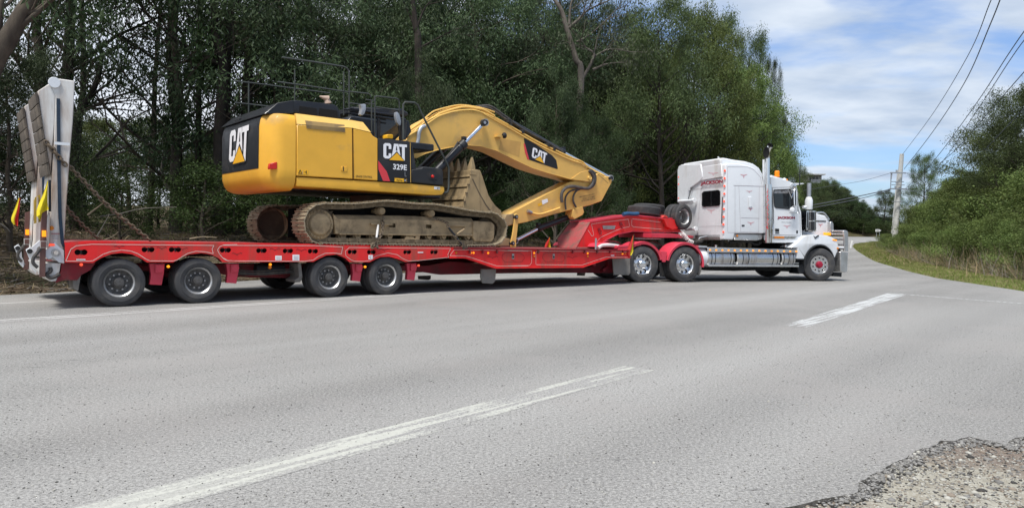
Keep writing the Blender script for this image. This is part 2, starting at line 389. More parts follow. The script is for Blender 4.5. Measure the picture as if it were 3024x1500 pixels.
def build_road():
    nx = 40; vs = []; fs = []
    for a, b in rows:
        for j in range(nx+1):
            p = a.lerp(b, j/nx); vs.append((p.x, p.y, hy(p.y)))
    for i in range(len(rows)-1):
        for j in range(nx): fs.append((i*(nx+1)+j, i*(nx+1)+j+1, (i+1)*(nx+1)+j+1, (i+1)*(nx+1)+j))
    # split the near part out and rebuild it with the hole
    keep = [f for f in fs if max(vs[q][1] for q in f) > 13.0 or True]
    return vs, keep
# near sheet: one polygon with the broken corner cut out; far sheet: strips
iy = next(i for i, (a, b) in enumerate(rows) if a.y > 13.0)
near = [(a.x, a.y) for a, b in rows[:iy+1]] + [(b.x, b.y) for a, b in rows[:iy+1]][::-1]
tr = tessellate_polygon([[Vector((x, y, 0)) for x, y in near], [Vector((x, y, 0)) for x, y in HOLE2]])
flat = near + HOLE2
B = MB(); B.add([(x, y, 0) for x, y in flat], [tuple(t) for t in tr])
vs = []; fs = []; nx = 12
for a, b in rows[iy:]:
    for j in range(nx+1): p = a.lerp(b, j/nx); vs.append((p.x, p.y, hy(p.y)))
for i in range(len(rows)-iy-1):
    for j in range(nx): fs.append((i*(nx+1)+j, i*(nx+1)+j+1, (i+1)*(nx+1)+j+1, (i+1)*(nx+1)+j))
B.add(vs, fs)
n0 = len(B.v); k = len(HOLE2); B.mat(1)                # the broken edge has a visible thickness
B.add([(x, y, 0) for x, y in HOLE2] + [(x+.004, y-.008, -.024) for x, y in HOLE2], [(i, (i+1) % k, (i+1) % k + k, i+k) for i in range(k)])

def asphalt(t):
    """chip-seal colour: returns colour, height"""
    big = t.noise(.22, 3, .5); mid = t.noise(1.6, 5, .6)
    c = t.mix(t.rng(big, .35, .65), (.166,.161,.151), (.215,.209,.197))
    c = t.mix(t.rng(mid, .3, .7, 0, .35), c, (.150,.145,.136))
    # travelled bands run with the main road (49 degrees)
    v = t.scaled((.05, 1, 1), rot=(0, 0, R(-48))); band = t.noise(.42, 3, .5, vec=v)
    c = t.mix(t.rng(band, .42, .62, 0, .75), c, (.31,.304,.29))
    v2 = t.scaled((.02, .6, 1), rot=(0, 0, R(-48)), loc=(0, 5, 0)); c = t.mix(t.rng(t.noise(.6, 2, .5, vec=v2), .52, .72, 0, .75), c, (.135,.132,.128))
    fn = t.noise(24, 3, .85); c = t.mix(t.rng(fn, .34, .66, 0, 1), t.mix(1, c, .88, 'MULTIPLY'), t.mix(1, c, 1.13, 'MULTIPLY'))
    gr_ = t.noise(50, 2, .9); c = t.mix(t.rng(gr_, .50, .66, 0, .6), c, (.47,.46,.43)); c = t.mix(t.rng(gr_, .47, .35, 0, .65), c, (.065,.062,.058))
    grit = t.noise(150, 2, .9); c = t.mix(t.rng(grit, .53, .66, 0, .6), c, (.40,.39,.37)); c = t.mix(t.rng(grit, .46, .33, 0, .6), c, (.06,.058,.055))
    pit = t.noise(17, 3, .6); patch = t.noise(.8, 3, .5); pm = t.math('MULTIPLY', t.rng(pit, .70, .74), t.rng(patch, .40, .6))
    c = t.mix(t.math('MULTIPLY', pm, .35), c, (.075,.073,.07))
    # small dark gouges stretched along the traffic
    v3 = t.scaled((2.2, 13, 1), rot=(0, 0, R(-12))); g = t.noise(1.9, 2, .5, vec=v3); gp = t.noise(.35, 2, .5); gm = t.math('MULTIPLY', t.rng(g, .69, .71), t.rng(gp, .45, .52)); c = t.mix(t.math('MULTIPLY', gm, .6), c, (.06,.06,.06))
    # pale stripped aggregate with loose chips near the camera
    loose = t.noise(.5, 4, .55); lm = t.rng(loose, .5, .62); c = t.mix(t.math('MULTIPLY', lm, .35), c, (.27,.255,.24))
    h = t.math('ADD', t.math('MULTIPLY', fn, .8), t.math('MULTIPLY', grit, .8))
    return c, h
t = NT('asphalt'); c, h = asphalt(t); t.set(Base_Color=c, Roughness=.82, Specular_IOR_Level=.35); t.bump(h, .45, .008); M['asphalt'] = t.m
M['road_edge'] = simple('broken_asphalt_face', (.085,.08,.07), .95, var=.4, scale=30, bump=.6)
o = B.build('road', [M['asphalt'], M['road_edge']], smooth=0, flip=False); o['kind'] = 'structure'
for p in o.data.polygons:
    pass
# painted lines: worn paint is the line colour mixed with bare asphalt
def line_mat(name, keep, col=(.62,.62,.58), streak=True):
    t = NT(name); c, h = asphalt(t); v = t.scaled((.16, 5, 1), rot=(0, 0, R(-50))); a = t.noise(3.2, 4, .6, vec=v); b = t.noise(30, 4, .8); e = t.noise(1.2, 3, .5)
    m = t.math('ADD', t.math('ADD', t.math('MULTIPLY', a, 1.1), t.math('MULTIPLY', b, .55)), t.math('MULTIPLY', e, .3)); m = t.rng(m, keep, keep+.10)
    at = t.n('ShaderNodeAttribute', attribute_name='wear'); m2 = t.math('SUBTRACT', m, t.math('MULTIPLY', at.outputs['Fac'], 1.0)); m2 = t.rng(m2, 0, .25)
    t.set(Base_Color=t.mix(m2, c, t.mix(t.rng(b, .3, .7), tuple(q*.8 for q in col), col)), Roughness=.7); t.bump(h, .3, .006); return t.m
M['line_worn'] = line_mat('worn_line_paint', .985, (.46,.46,.41)); M['line_road'] = line_mat('road_line_paint', .90, (.50,.49,.47)); M['line_fresh'] = line_mat('line_paint', .945, (.52,.53,.52))
def road_line(pts, w, mat, z=.0015, wear=None, name='road_marking', n=24):
    P = [Vector((p[0], p[1], 0)) for p in pts]; C_ = []
    for a, b in zip(P[:-1], P[1:]):
        for i in range(n): C_.append(a.lerp(b, i/n))
    C_.append(P[-1]); ww = w if hasattr(w, '__len__') else (w, w); vs = []; at = []
    for i, p in enumerate(C_):
        t = (C_[min(i+1, len(C_)-1)]-C_[max(i-1, 0)]).normalized(); nrm = Vector((-t.y, t.x, 0)); f = i/(len(C_)-1); hw = (ww[0]+(ww[1]-ww[0])*f)/2*1.06
        for s in (-1, -.72, 0, .72, 1): q = p + nrm*hw*s; vs.append((q.x, q.y, hy(q.y)+z)); at.append((wear(f) if wear else 0.) + (.08 if abs(s) == 1 else 0))
    B = MB(); fs = []
    for i in range(len(C_)-1):
        for j in range(4): fs.append((i*5+j, i*5+j+1, i*5+j+6, i*5+j+5))
    B.add(vs, fs); o = B.build(name, mat, smooth=0, flip=False); A = o.data.attributes.new('wear', 'FLOAT', 'POINT'); A.data.foreach_set('value', at); o['kind'] = 'structure'; return o
road_line([(-2.98, 2.0), (-1.85, 3.4), (1.30, 7.3)], .31, M['line_worn'], wear=lambda f: -.15 + max(0, (f-.5)*.85))
road_line([(4.3,11.0), (9.55,18.0)], (.32,.40), M['line_fresh'], wear=lambda f: max(0, .40-f*1.2))
road_line([(9.55,18.15), (11.11,15.85), (14.5, 11.2)], .10, M['line_fresh'])
road_line([(-12.5,3.8), (-7.03,9.98), (-2.75,14.81), (3.0,21.4), (10,30.5)], .085, M['line_road']); road_line([(-12.62,3.95), (-7.16,10.14), (-2.88,14.97), (2.87,21.56), (9.9,30.7)], .085, M['line_road'])
road_line([(-14,6.0), (-8.67,12.31), (-2.84,19.11), (.54,23.1), (6,30)], .10, M['line_road'])
# ------------------------------------------------------------------ terrain
xs = np.concatenate([np.linspace(-120, -30, 22, endpoint=False), np.linspace(-30, 30, 170, endpoint=False), np.linspace(30, 90, 60, endpoint=False), np.linspace(90, 700, 24)])
ys = np.concatenate([np.linspace(-25, 0, 8, endpoint=False), np.linspace(0, 60, 170, endpoint=False), np.linspace(60, 160, 60, endpoint=False), np.linspace(160, 900, 24)])
X, Y = np.meshgrid(xs, ys)
def seg_dist(X, Y, poly):
    D = np.full(X.shape, 1e9)
    for (x0, y0), (x1, y1) in zip(poly[:-1], poly[1:]):
        dx_, dy_ = x1-x0, y1-y0; t = np.clip(((X-x0)*dx_+(Y-y0)*dy_)/(dx_*dx_+dy_*dy_), 0, 1); D = np.minimum(D, np.hypot(X-x0-t*dx_, Y-y0-t*dy_))
    return D
def inside(X, Y, poly):
    r = np.zeros(X.shape, bool); n = len(poly)
    for i in range(n):
        x0, y0 = poly[i]; x1, y1 = poly[(i+1) % n]
        if y0 == y1: continue
        c = ((y0 > Y) != (y1 > Y)) & (X < (x1-x0)*(Y-y0)/(y1-y0)+x0); r ^= c
    return r
def sst(a, b, x): t = np.clip((x-a)/(b-a), 0, 1); return t*t*(3-2*t)
def land(X, Y):
    X = np.asarray(X, float); Y = np.asarray(Y, float)
    ins = inside(X, Y, road_loop); dl = seg_dist(X, Y, EDGE_L); dr = seg_dist(X, Y, EDGE_R); left = dl < dr
    base = 1.85*sst(42, 130, Y)
    und = .12*np.sin(X*.9+Y*.4)+.08*np.sin(X*2.1-Y*1.3+1)
    zl = 1.05*sst(.6, 6.5, dl) + .03*np.clip(dl-6, 0, 60) + und*sst(.5, 3, dl)
    zr = .05*sst(0, 1.5, dr) + 1.0*sst(3, 10, dr) + .10*np.clip(dr-8, 0, 40) + und*sst(2, 5, dr)
    z = base + np.where(left, zl, zr)
    return np.where(ins, base-.12, z-.015), ins, dl, dr, left
Z, ins, dl, dr, left = land(X, Y)
gh = inside(X, Y, HOLE2); 
verts = np.stack([X.ravel(), Y.ravel(), Z.ravel()], 1); ny_, nx_ = X.shape
ii = (np.arange(ny_-1)[:, None]*nx_ + np.arange(nx_-1)[None, :]).ravel(); faces = np.stack([ii, ii+1, ii+nx_+1, ii+nx_], 1)
def np_mesh(name, V, F, mats, mi=None, smooth=True):
    me = bpy.data.meshes.new(name); nF, kk = F.shape
    me.vertices.add(len(V)); me.vertices.foreach_set('co', np.ascontiguousarray(V, dtype=np.float32).ravel())
    me.loops.add(nF*kk); me.loops.foreach_set('vertex_index', np.ascontiguousarray(F, dtype=np.int32).ravel())
    me.polygons.add(nF); me.polygons.foreach_set('loop_start', np.arange(0, nF*kk, kk, dtype=np.int32))
    try: me.polygons.foreach_set('loop_total', np.full(nF, kk, dtype=np.int32))
    except Exception: pass
    for m in mats: me.materials.append(m)
    if mi is not None: me.polygons.foreach_set('material_index', np.ascontiguousarray(mi, dtype=np.int32))
    me.update(calc_edges=True); me.validate()
    if smooth: me.shade_smooth()
    return me
t = NT('earth'); at = t.n('ShaderNodeAttribute', attribute_name='grass').outputs['Fac']
n1_ = t.noise(.9, 6, .6); n2_ = t.noise(9, 6, .7)
soil = t.mix(t.rng(n2_, .3, .7), (.045,.032,.021), (.12,.092,.062)); soil = t.mix(t.rng(n1_, .45, .62, 0, .5), soil, (.06,.065,.03))
gr = t.mix(t.rng(n2_, .3, .7), (.085,.115,.022), (.16,.185,.045)); gr = t.mix(t.rng(n1_, .52, .68, 0, .5), gr, (.17,.15,.065))
t.set(Base_Color=t.mix(at, soil, gr), Roughness=.95, Specular_IOR_Level=.1); t.bump(n2_, .8, .05); M['earth'] = t.m
me = np_mesh('terrain', verts, faces, [M['earth']]); A = me.attributes.new('grass', 'FLOAT', 'POINT')
gmask = np.where(left, sst(0, .2, dl)*0 + np.where(Y > 75, .12, 0), (1-sst(1.3, 2.6, dr))); A.data.foreach_set('value', gmask.ravel().astype(np.float32))
o = bpy.data.objects.new('ground', me); COL.objects.link(o); o['kind'] = 'structure'
def zland(x, y): return float(land(np.array([x]), np.array([y]))[0][0])
# gravel in the broken corner
hx = [p[0] for p in HOLE2]; hyy = [p[1] for p in HOLE2]
gx, gy = np.meshgrid(np.linspace(.9, 5.6, 190), np.linspace(1.6, 5.4, 160)); hin = inside(gx, gy, HOLE2)
de = seg_dist(gx, gy, HOLE2 + [HOLE2[0]])
gz = np.array([[noise.fractal(Vector((a*3, b*3, 0)), 1., 2., 5) for a, b in zip(r1_, r2_)] for r1_, r2_ in zip(gx, gy)])
gz = np.where(hin, -.017 + .011*gz + .012*sst(.0, .9, de), -.10)
gv = np.stack([gx.ravel(), gy.ravel(), gz.ravel()], 1); a_, b_ = gx.shape; ii = (np.arange(a_-1)[:, None]*b_ + np.arange(b_-1)[None, :]).ravel()
t = NT('gravel_bed'); n1_ = t.noise(2.2, 5, .6); n2_ = t.noise(45, 5, .8); n3_ = t.noise(1.0, 3, .5)
c = t.mix(t.rng(n1_, .38, .6), (.40,.385,.32), (.24,.21,.16)); c = t.mix(t.rng(n3_, .5, .62), c, (.17,.13,.10)); c = t.mix(t.rng(n2_, .52, .66, 0, .7), c, (.50,.49,.44)); c = t.mix(t.rng(n2_, .44, .34, 0, .8), c, (.05,.045,.038))
t.set(Base_Color=c, Roughness=.9); t.bump(n2_, .9, .012); M['gravelbed'] = t.m
o = bpy.data.objects.new('gravel_bed', np_mesh('gravel_bed', gv, np.stack([ii, ii+1, ii+b_+1, ii+b_], 1), [M['gravelbed']])); COL.objects.link(o); o['kind'] = 'structure'

# ------------------------------------------------------------------ scattered stuff
def rock_proto():
    bm = bmesh.new(); bmesh.ops.create_icosphere(bm, subdivisions=1, radius=1); v = np.array([q.co[:] for q in bm.verts]); f = np.array([[q.index for q in p.verts] for p in bm.faces]); bm.free(); return v, f
RV, RF = rock_proto()
def scatter_rocks(name, pts, sizes, mats, kind='stuff', flat_=.55):
    n = len(pts); V = np.repeat(RV[None], n, 0)*(1+rng.uniform(-.28, .28, (n, len(RV), 1))); sc = sizes[:, None, None]*np.stack([rng.uniform(.7,1.3,n), rng.uniform(.7,1.3,n), np.full(n, flat_)], 1)[:, None, :]
    V = V*sc; a = rng.uniform(0, 6.28, n); ca, sa = np.cos(a)[:, None], np.sin(a)[:, None]; V = np.stack([V[..., 0]*ca - V[..., 1]*sa, V[..., 0]*sa + V[..., 1]*ca, V[..., 2]], -1) + pts[:, None, :]
    F = RF[None] + (np.arange(n)*len(RV))[:, None, None]; mi = np.repeat(rng.integers(0, len(mats), n), len(RF))
    o = bpy.data.objects.new(name, np_mesh(name, V.reshape(-1, 3), F.reshape(-1, 3), mats, mi, smooth=False)); COL.objects.link(o); o['kind'] = kind; return o
M['st1'] = simple('pale_stone', (.36,.35,.31), .85, var=.2, scale=20); M['st2'] = simple('grey_stone', (.17,.165,.155), .85, var=.2, scale=20); M['st3'] = simple('brown_stone', (.21,.175,.14), .85, var=.2, scale=20); M['st4'] = simple('dark_stone', (.045,.043,.04), .85, var=.2, scale=20)
def pts_in_hole(n):
    p = np.stack([rng.uniform(1.1, 5.4, n*3), rng.uniform(2.2, 5.2, n*3)], 1); p = p[inside(p[:, 0], p[:, 1], HOLE2)][:n]; i = np.clip(((p[:, 0]-.9)/4.7*189).astype(int), 0, 189); j = np.clip(((p[:, 1]-1.6)/3.8*159).astype(int), 0, 159)
    return np.stack([p[:, 0], p[:, 1], gz[j, i]+.002], 1)
p = pts_in_hole(9000); o = scatter_rocks('gravel', p, rng.uniform(.003, .010, len(p))*(1+1.4*(rng.random(len(p)) > .95)), [M['st1'], M['st1'], M['st2'], M['st2'], M['st3'], M['st4']])
# crumbled lumps along the broken rim
e_ = []
for a, b in zip(HOLE2[8:120], HOLE2[9:121]):
    for _ in range(16): t_ = random.random(); e_.append((a[0]+(b[0]-a[0])*t_+random.gauss(.02,.03), a[1]+(b[1]-a[1])*t_-random.gauss(.02,.045), -.008))
e_ = np.array(e_); scatter_rocks('broken_asphalt_crumbs', e_, rng.uniform(.004, .013, len(e_))*(1+.8*(rng.random(len(e_)) > .94)), [M['st2'], M['asphalt'], M['st2'], M['asphalt'], M['st4']], flat_=.6)
n = 9000; d_ = 2.6 + 9*rng.random(n)**1.6; u_ = rng.uniform(-.75, .75, n); p = np.stack([u_*d_, d_, np.full(n, .002)], 1); p = p[~inside(p[:, 0], p[:, 1], HOLE2)]; scatter_rocks('loose_chippings', p, rng.uniform(.002, .0055, len(p))*(1+1.2*(rng.random(len(p)) > .985)), [M['st2'], M['st2'], M['st1'], M['st4'], M['st1']])

def sticks(name, centers, lens, rads, mats, tilt=.15, up=None, bend=0.):
    n = len(centers); a = rng.uniform(0, 6.28, n); el = rng.normal(0, tilt, n) if up is None else up
    d = np.stack([np.cos(a)*np.cos(el), np.sin(a)*np.cos(el), np.sin(el)], 1); s = np.cross(d, rng.normal(size=(n, 3))); s /= np.linalg.norm(s, axis=1)[:, None]; w = np.cross(d, s)
    k = 3; V = []
    for tt, rr_ in ((0, 1), (.5, .85), (1, .35)):
        c = centers + d*(lens*tt)[:, None] + s*(bend*lens*math.sin(tt*3.14))[:, None]
        for j in range(k):
            an = 2*math.pi*j/k; V.append(c + (s*math.cos(an)+w*math.sin(an))*(rads*rr_)[:, None])
    V = np.stack(V, 1); F = []
    for l in range(2):
        for j in range(k): F.append((l*k+j, l*k+(j+1) % k, (l+1)*k+(j+1) % k, (l+1)*k+j))
    F = np.array(F)[None] + (np.arange(n)*9)[:, None, None]; mi = np.repeat(rng.integers(0, len(mats), n), 6)
    o = bpy.data.objects.new(name, np_mesh(name, V.reshape(-1, 3), F.reshape(-1, 4), mats, mi)); COL.objects.link(o); o['kind'] = 'stuff'; return o
M['bark1'] = simple('dead_bark_pale', (.24,.19,.13), .9, var=.3, scale=6); M['bark2'] = simple('dead_bark_brown', (.11,.078,.05), .9, var=.3, scale=6); M['bark3'] = simple('dead_bark_grey', (.15,.135,.115), .9, var=.3, scale=6)
M['straw'] = simple('dry_stalk', (.30,.235,.135), .85, var=.3, scale=5); M['straw2'] = simple('grey_stalk', (.22,.20,.16), .85, var=.3, scale=5)
def along_left(n, o0, o1, s0, s1):
    """points beside the forest edge of the road: s = metres along, o = metres away from it"""
    P = [Vector(p) for p in EDGE_L[2:14]]; L = [0]
    for a, b in zip(P[:-1], P[1:]): L.append(L[-1]+(b-a).length)
    out = []
    for _ in range(n):
        s = random.uniform(s0, s1); k = max(j for j in range(len(L)-1) if L[j] <= s); t_ = (s-L[k])/(L[k+1]-L[k]); c = P[k].lerp(P[k+1], t_); d = (P[k+1]-P[k]).normalized(); nn = Vector((-d.y, d.x)); c = c + nn*random.uniform(o0, o1); out.append((c.x, c.y))
    a = np.array(out); z = land(a[:, 0], a[:, 1])[0]; return np.column_stack([a, z])
p = along_left(9000, .25, 8.0, 0, 42); p[:, 2] += .01 + .05*rng.random(len(p)); sticks('bark_litter', p, rng.uniform(.10, .55, len(p)), rng.uniform(.006, .02, len(p)), [M['bark1'], M['bark2'], M['bark2'], M['bark3']], tilt=.12, bend=.06)
p = along_left(5200, .9, 7.0, 0, 42); sticks('twig_litter', p, rng.uniform(.2, .8, len(p)), rng.uniform(.003, .007, len(p)), [M['straw'], M['bark3'], M['bark2']], tilt=.35, bend=.08)

# ------------------------------------------------------------------ plants
def leaf_mat(name, c0, c1, trans=.25, rough=.6):
    t = NT(name); g = t.n('ShaderNodeNewGeometry'); oi = t.n('ShaderNodeObjectInfo'); n = t.noise(.55, 3, .5)
    c = t.mix(g.outputs['Random Per Island'], c0, c1); c = t.mix(t.rng(n, .45, .6, 0, .7), c, tuple(q*1.35 for q in c1)); 
    hv = t.n('ShaderNodeHueSaturation'); t.l(c, hv.inputs['Color']); t.l(t.rng(oi.outputs['Random'], 0, 1, .485, .515), hv.inputs['Hue']); t.l(t.rng(oi.outputs['Random'], 0, 1, .62, 1.35), hv.inputs['Value'])
    t.set(Base_Color=hv.outputs[0], Roughness=rough, Specular_IOR_Level=.2)
    tl = t.n('ShaderNodeBsdfTranslucent'); t.l(hv.outputs[0], tl.inputs['Color']); mx_ = t.n('ShaderNodeMixShader'); mx_.inputs[0].default_value = trans; t.l(t.b.outputs[0], mx_.inputs[1]); t.l(tl.outputs[0], mx_.inputs[2])
    t.l(mx_.outputs[0], t.t.nodes['Material Output'].inputs['Surface']); return t.m
M['leaf_gum'] = leaf_mat('gum_leaves', (.020,.034,.015), (.055,.078,.034)); M['leaf_dark'] = leaf_mat('dark_leaves', (.013,.025,.010), (.040,.062,.022)); M['leaf_bright'] = leaf_mat('olive_leaves', (.050,.078,.018), (.135,.175,.050)); M['leaf_grey'] = leaf_mat('grey_green_leaves', (.040,.055,.030), (.09,.105,.060)); M['leaf_olive'] = leaf_mat('mid_green_leaves', (.034,.052,.018), (.080,.108,.040)); M['leaf_bush'] = leaf_mat('understorey_leaves', (.024,.044,.012), (.062,.095,.026)); M['grassblade'] = leaf_mat('grass_blades', (.085,.12,.022), (.17,.21,.05), .3)
M['trunk_dark'] = simple('dark_furrowed_bark', (.026,.021,.017), .95, var=.35, scale=4, bump=.8, dirt=(.065,.053,.04), dirt_amt=.2, dirt_scale=4, streak=True)
M['trunk_pale'] = simple('pale_smooth_bark', (.26,.235,.20), .85, var=.2, scale=3, bump=.4, dirt=(.13,.085,.055), dirt_amt=.5, dirt_scale=2.5, streak=True)
M['trunk_brown'] = simple('brown_bark', (.10,.082,.062), .95, var=.3, scale=4, bump=.7, dirt=(.045,.035,.028), dirt_amt=.4, dirt_scale=4, streak=True)
M['trunk_grey'] = simple('grey_limb_bark', (.15,.13,.11), .9, var=.25, scale=3, bump=.4, dirt=(.06,.05,.04), dirt_amt=.5, dirt_scale=2.5, streak=True)
def leaf_quads(C_, per, spread, L, Wd, droop, zf=.75):
    n = len(C_)*per; c = np.repeat(np.asarray(C_), per, 0); sp = np.repeat(np.asarray(spread)*np.ones(len(C_)), per)[:, None]
    p = c + rng.normal(size=(n, 3))*sp*np.array([1, 1, zf]); d = rng.normal(size=(n, 3)); d /= np.linalg.norm(d, axis=1)[:, None]; d = d*(1-droop) + np.array([0, 0, -1.])*droop; d /= np.linalg.norm(d, axis=1)[:, None]
    s = np.cross(d, rng.normal(size=(n, 3))); s /= np.linalg.norm(s, axis=1)[:, None]; l = (L*rng.uniform(.6, 1.3, n))[:, None]; w = (Wd*rng.uniform(.7, 1.3, n))[:, None]
    return np.stack([p, p+d*l*.45+s*w*.5, p+d*l, p+d*l*.45-s*w*.5], 1).reshape(-1, 3), np.arange(n*4).reshape(-1, 4)
def grow(B, p, d, L, r, lvl, tips, rnd, spread=.55, up=.1, seg=4):
    pts = [p.copy()]; rs = [r]; q = p.copy(); dd = d.normalized()
    for i in range(seg):
        dd = (dd + Vector((rnd.gauss(0,.16), rnd.gauss(0,.16), rnd.gauss(0,.10)+up*.3))).normalized(); q = q + dd*(L/seg); pts.append(q.copy()); rs.append(r*(1-.55*(i+1)/seg))
    B.tube(pts, rs, 5 if lvl < 2 else 3, cap=False)
    if lvl <= 0: tips.append(pts[-1]); tips.append(pts[-2]); tips.append(pts[-1].lerp(pts[-2],.5)+Vector((0,0,.1))); return
    nb = 3 if lvl > 1 else 3
    for i in range(nb):
        k = rnd.choice(range(2, seg+1)) if i else seg; b = pts[k]; ax = Vector((rnd.gauss(0,1), rnd.gauss(0,1), rnd.gauss(0,.5)+up)); nd = (dd + ax.normalized()*spread*1.3).normalized(); grow(B, b, nd, L*rnd.uniform(.5,.75), rs[k]*.65, lvl-1, tips, rnd, spread, up, seg=3)
def tree_variant(name, H, clear, rad, nb, leafm, barkm, seed, per=26, spread=.42, L=.20, Wd=.055, droop=.5, r0=.16, lean=0, lvl=2, fill=0, rise=.5):
    rnd = random.Random(seed); B = MB(); tips = []; n = 9; pts = []; rs = []; x = y = 0
    for i in range(n+1):
        t_ = i/n; pts.append(Vector((x, y, H*.93*t_-.3))); rs.append(r0*(1-.8*t_)+.02); x += rnd.gauss(lean, .10)*H/14; y += rnd.gauss(0, .10)*H/14
    B.tube(pts, rs, 8, cap=False)
    for i in range(nb):
        t_ = clear + (1-clear)*(i+.5*rnd.random())/nb; k = t_*n; j = min(int(k), n-1); p = pts[j].lerp(pts[j+1], k-j); an = i*2.4+rnd.random(); prof_ = math.sin(math.pi*min(1, .18+.82*(1-abs(2*(t_-clear)/(1-clear)-.85)/1.6)))
        Lb = rad*(.45+.75*(1-((t_-clear)/(1-clear))**1.6))*rnd.uniform(.7, 1.15)*.62; d = Vector((math.cos(an), math.sin(an), rise+rnd.gauss(0,.2))); grow(B, p, d, Lb, rs[j]*.45, lvl, tips, rnd)
    tips.append(pts[-1]); T = np.array([list(p) for p in tips])
    if fill:
        k = rng.integers(0, len(T), fill); T = np.concatenate([T, T[k]*np.array([.85,.85,1]) + rng.normal(size=(fill, 3))*.5])
    T = T[T[:, 2] > max(.25, 0)]
    V, F = leaf_quads(T, per, spread, L, Wd, droop)
    return B.mesh(name+'_trunk', barkm, smooth=60, flip=False), np_mesh(name+'_crown', V, F, [leafm], smooth=False), H, float(np.percentile(np.hypot(V[:, 0], V[:, 1]), 95))
VG = [tree_variant('gum', 15, .38, 5.0, 15, m, M['trunk_dark'], s, per=46, spread=.29, L=.16, Wd=.036, droop=.62, r0=.20) for s, m in ((1, M['leaf_gum']), (2, M['leaf_grey']), (3, M['leaf_gum']))]
VGS = [tree_variant('gum', 15, .38, 5.0, 13, m, M['trunk_dark'], s, per=20, spread=.26, L=.16, Wd=.036, droop=.62, r0=.20) for s, m in ((4, M['leaf_gum']), (5, M['leaf_grey']))]
VD = [tree_variant('wattle', 10, .12, 3.9, 26, m, M['trunk_brown'], s, per=44, spread=.25, L=.16, Wd=.042, droop=.5, r0=.14) for s, m in ((11, M['leaf_dark']), (12, M['leaf_gum']), (13, M['leaf_dark']))]
VO = [tree_variant('olive', 9, .15, 3.8, 20, M['leaf_bright'], M['trunk_brown'], s, per=50, spread=.33, L=.14, Wd=.055, droop=.3, r0=.13) for s in (21, 22)]
VB = [tree_variant('bush', 3.4, .02, 1.9, 13, m, M['trunk_brown'], s, per=56, spread=.26, L=.11, Wd=.04, droop=.3, r0=.05, lvl=1, rise=.7) for s, m in ((31, M['leaf_bush']), (32, M['leaf_bush']), (33, M['leaf_dark']))]
VS = [tree_variant('sapling', 3.6, .05, 2.0, 14, m, M['trunk_brown'], s, per=56, spread=.27, L=.12, Wd=.045, droop=.25, r0=.05, lvl=1, rise=.7) for s, m in ((41, M['leaf_bright']), (42, M['leaf_bush']))]
VF = [tree_variant('far_tree', 12, .2, 5.0, 16, m, M['trunk_brown'], s, per=40, spread=.42, L=.24, Wd=.09, droop=.3, r0=.2) for s, m in ((51, M['leaf_bright']), (52, M['leaf_gum']))]
REG = []
def plant(kind, var, x, y, H, label, cat, group, width=1.0, rz=None, rad=None):
    tm, cm, H0, R0_ = var; t = thing(kind, label, cat, (x, y, zland(x, y)-.05), rng.uniform(0, 6.28) if rz is None else rz, group)
    s = H/H0; sw = rad/R0_ if rad else s*width; t.scale = (sw, sw, s); inst('trunk', tm, t); inst('crown', cm, t); REG.append([t, label, px_of(x, y), y]); return t
def at(px, dep): return (px-1512)/2150*dep, dep
def top_h(px, py, dep): x, y = at(px, dep); return (690+.017*(px-1512)-py)/2150*dep + 1.33 - zland(x, y)
CAP = [(-400,-500),(1960,-160),(2060,-20),(2110,60),(2180,100),(2250,200),(2290,330),(2345,430),(2358,520),(2364,572),(2432,572),(2450,566),(2550,625),(2600,668),(2750,640)]
def cap(px): return float(np.interp(px, [c[0] for c in CAP], [c[1] for c in CAP]))
def edge_ok(x, y, m=3.2):
    _, i_, a, b, l = land(np.array([x]), np.array([y])); return (not i_[0]) and min(a[0], b[0]) > m
rnd = random.Random(5)
# left forest: rows of increasing depth behind the road edge
def forest_x(dep_off, s): pass
PL = [Vector(p) for p in EDGE_L[1:20]]; LL = [0]
for a, b in zip(PL[:-1], PL[1:]): LL.append(LL[-1]+(b-a).length)
def left_pt(s, o):
    k = max(j for j in range(len(LL)-1) if LL[j] <= s); t_ = (s-LL[k])/(LL[k+1]-LL[k]); c = PL[k].lerp(PL[k+1], t_); d = (PL[k+1]-PL[k]).normalized(); return c.x-d.y*o, c.y+d.x*o
def px_of(x, y): return 1512+2150*x/max(y, 1)
def where(px): return 'behind the white ramps' if px < 480 else 'behind the excavator body' if px < 1250 else 'behind the folded arm' if px < 1800 else 'behind the white truck'
def forest_row(o, s0, s1, step, variants, kind, hmin, hmax, look, cat, jit=1.2, width=(.9, 1.15), gap=None):
    s = s0
    while s < s1:
        x, y = left_pt(s+rnd.uniform(-jit, jit)*.5 if s > 1 else s, o+rnd.uniform(-jit, jit)); s += step*rnd.uniform(.8, 1.2)
        if y < 6 or not edge_ok(x, y, 2.6): continue
        px = px_of(x, y)
        if px < -250 or px > 2750: continue
        if gap and gap(px, y): continue
        if px < 1050 and o > 14:
            if o < 22 and hmin > 12 and rnd.random() < .65: continue
            if o > 22 or hmin in (10,): hm = 5.5 + (o-16)*.06; 
            else: hm = hmax
        else: hm = hmax
        H = min(rnd.uniform(hmin, hmax), hm*rnd.uniform(.85, 1.05)) if hm < hmax else rnd.uniform(hmin, hmax)
        if px > 1850:
            r_ = 1.2/y*2150; mx_h = top_h(px, min(cap(px+r_*.8), cap(px-r_*.3)+60), y)
            if H > mx_h: H = mx_h*rnd.uniform(.88, 1.0)
        if H < 1.2: continue
        w = rnd.uniform(*width)*(1.0 if H > hmin*.8 else 1.5)
        plant(kind, rnd.choice(VGS if variants is VG and px < 1020 else variants), x, y, H, look, cat, 'forest plants: '+look, width=w, rad=min(2.6, .36*H) if px > 1900 and H > 4 else None)
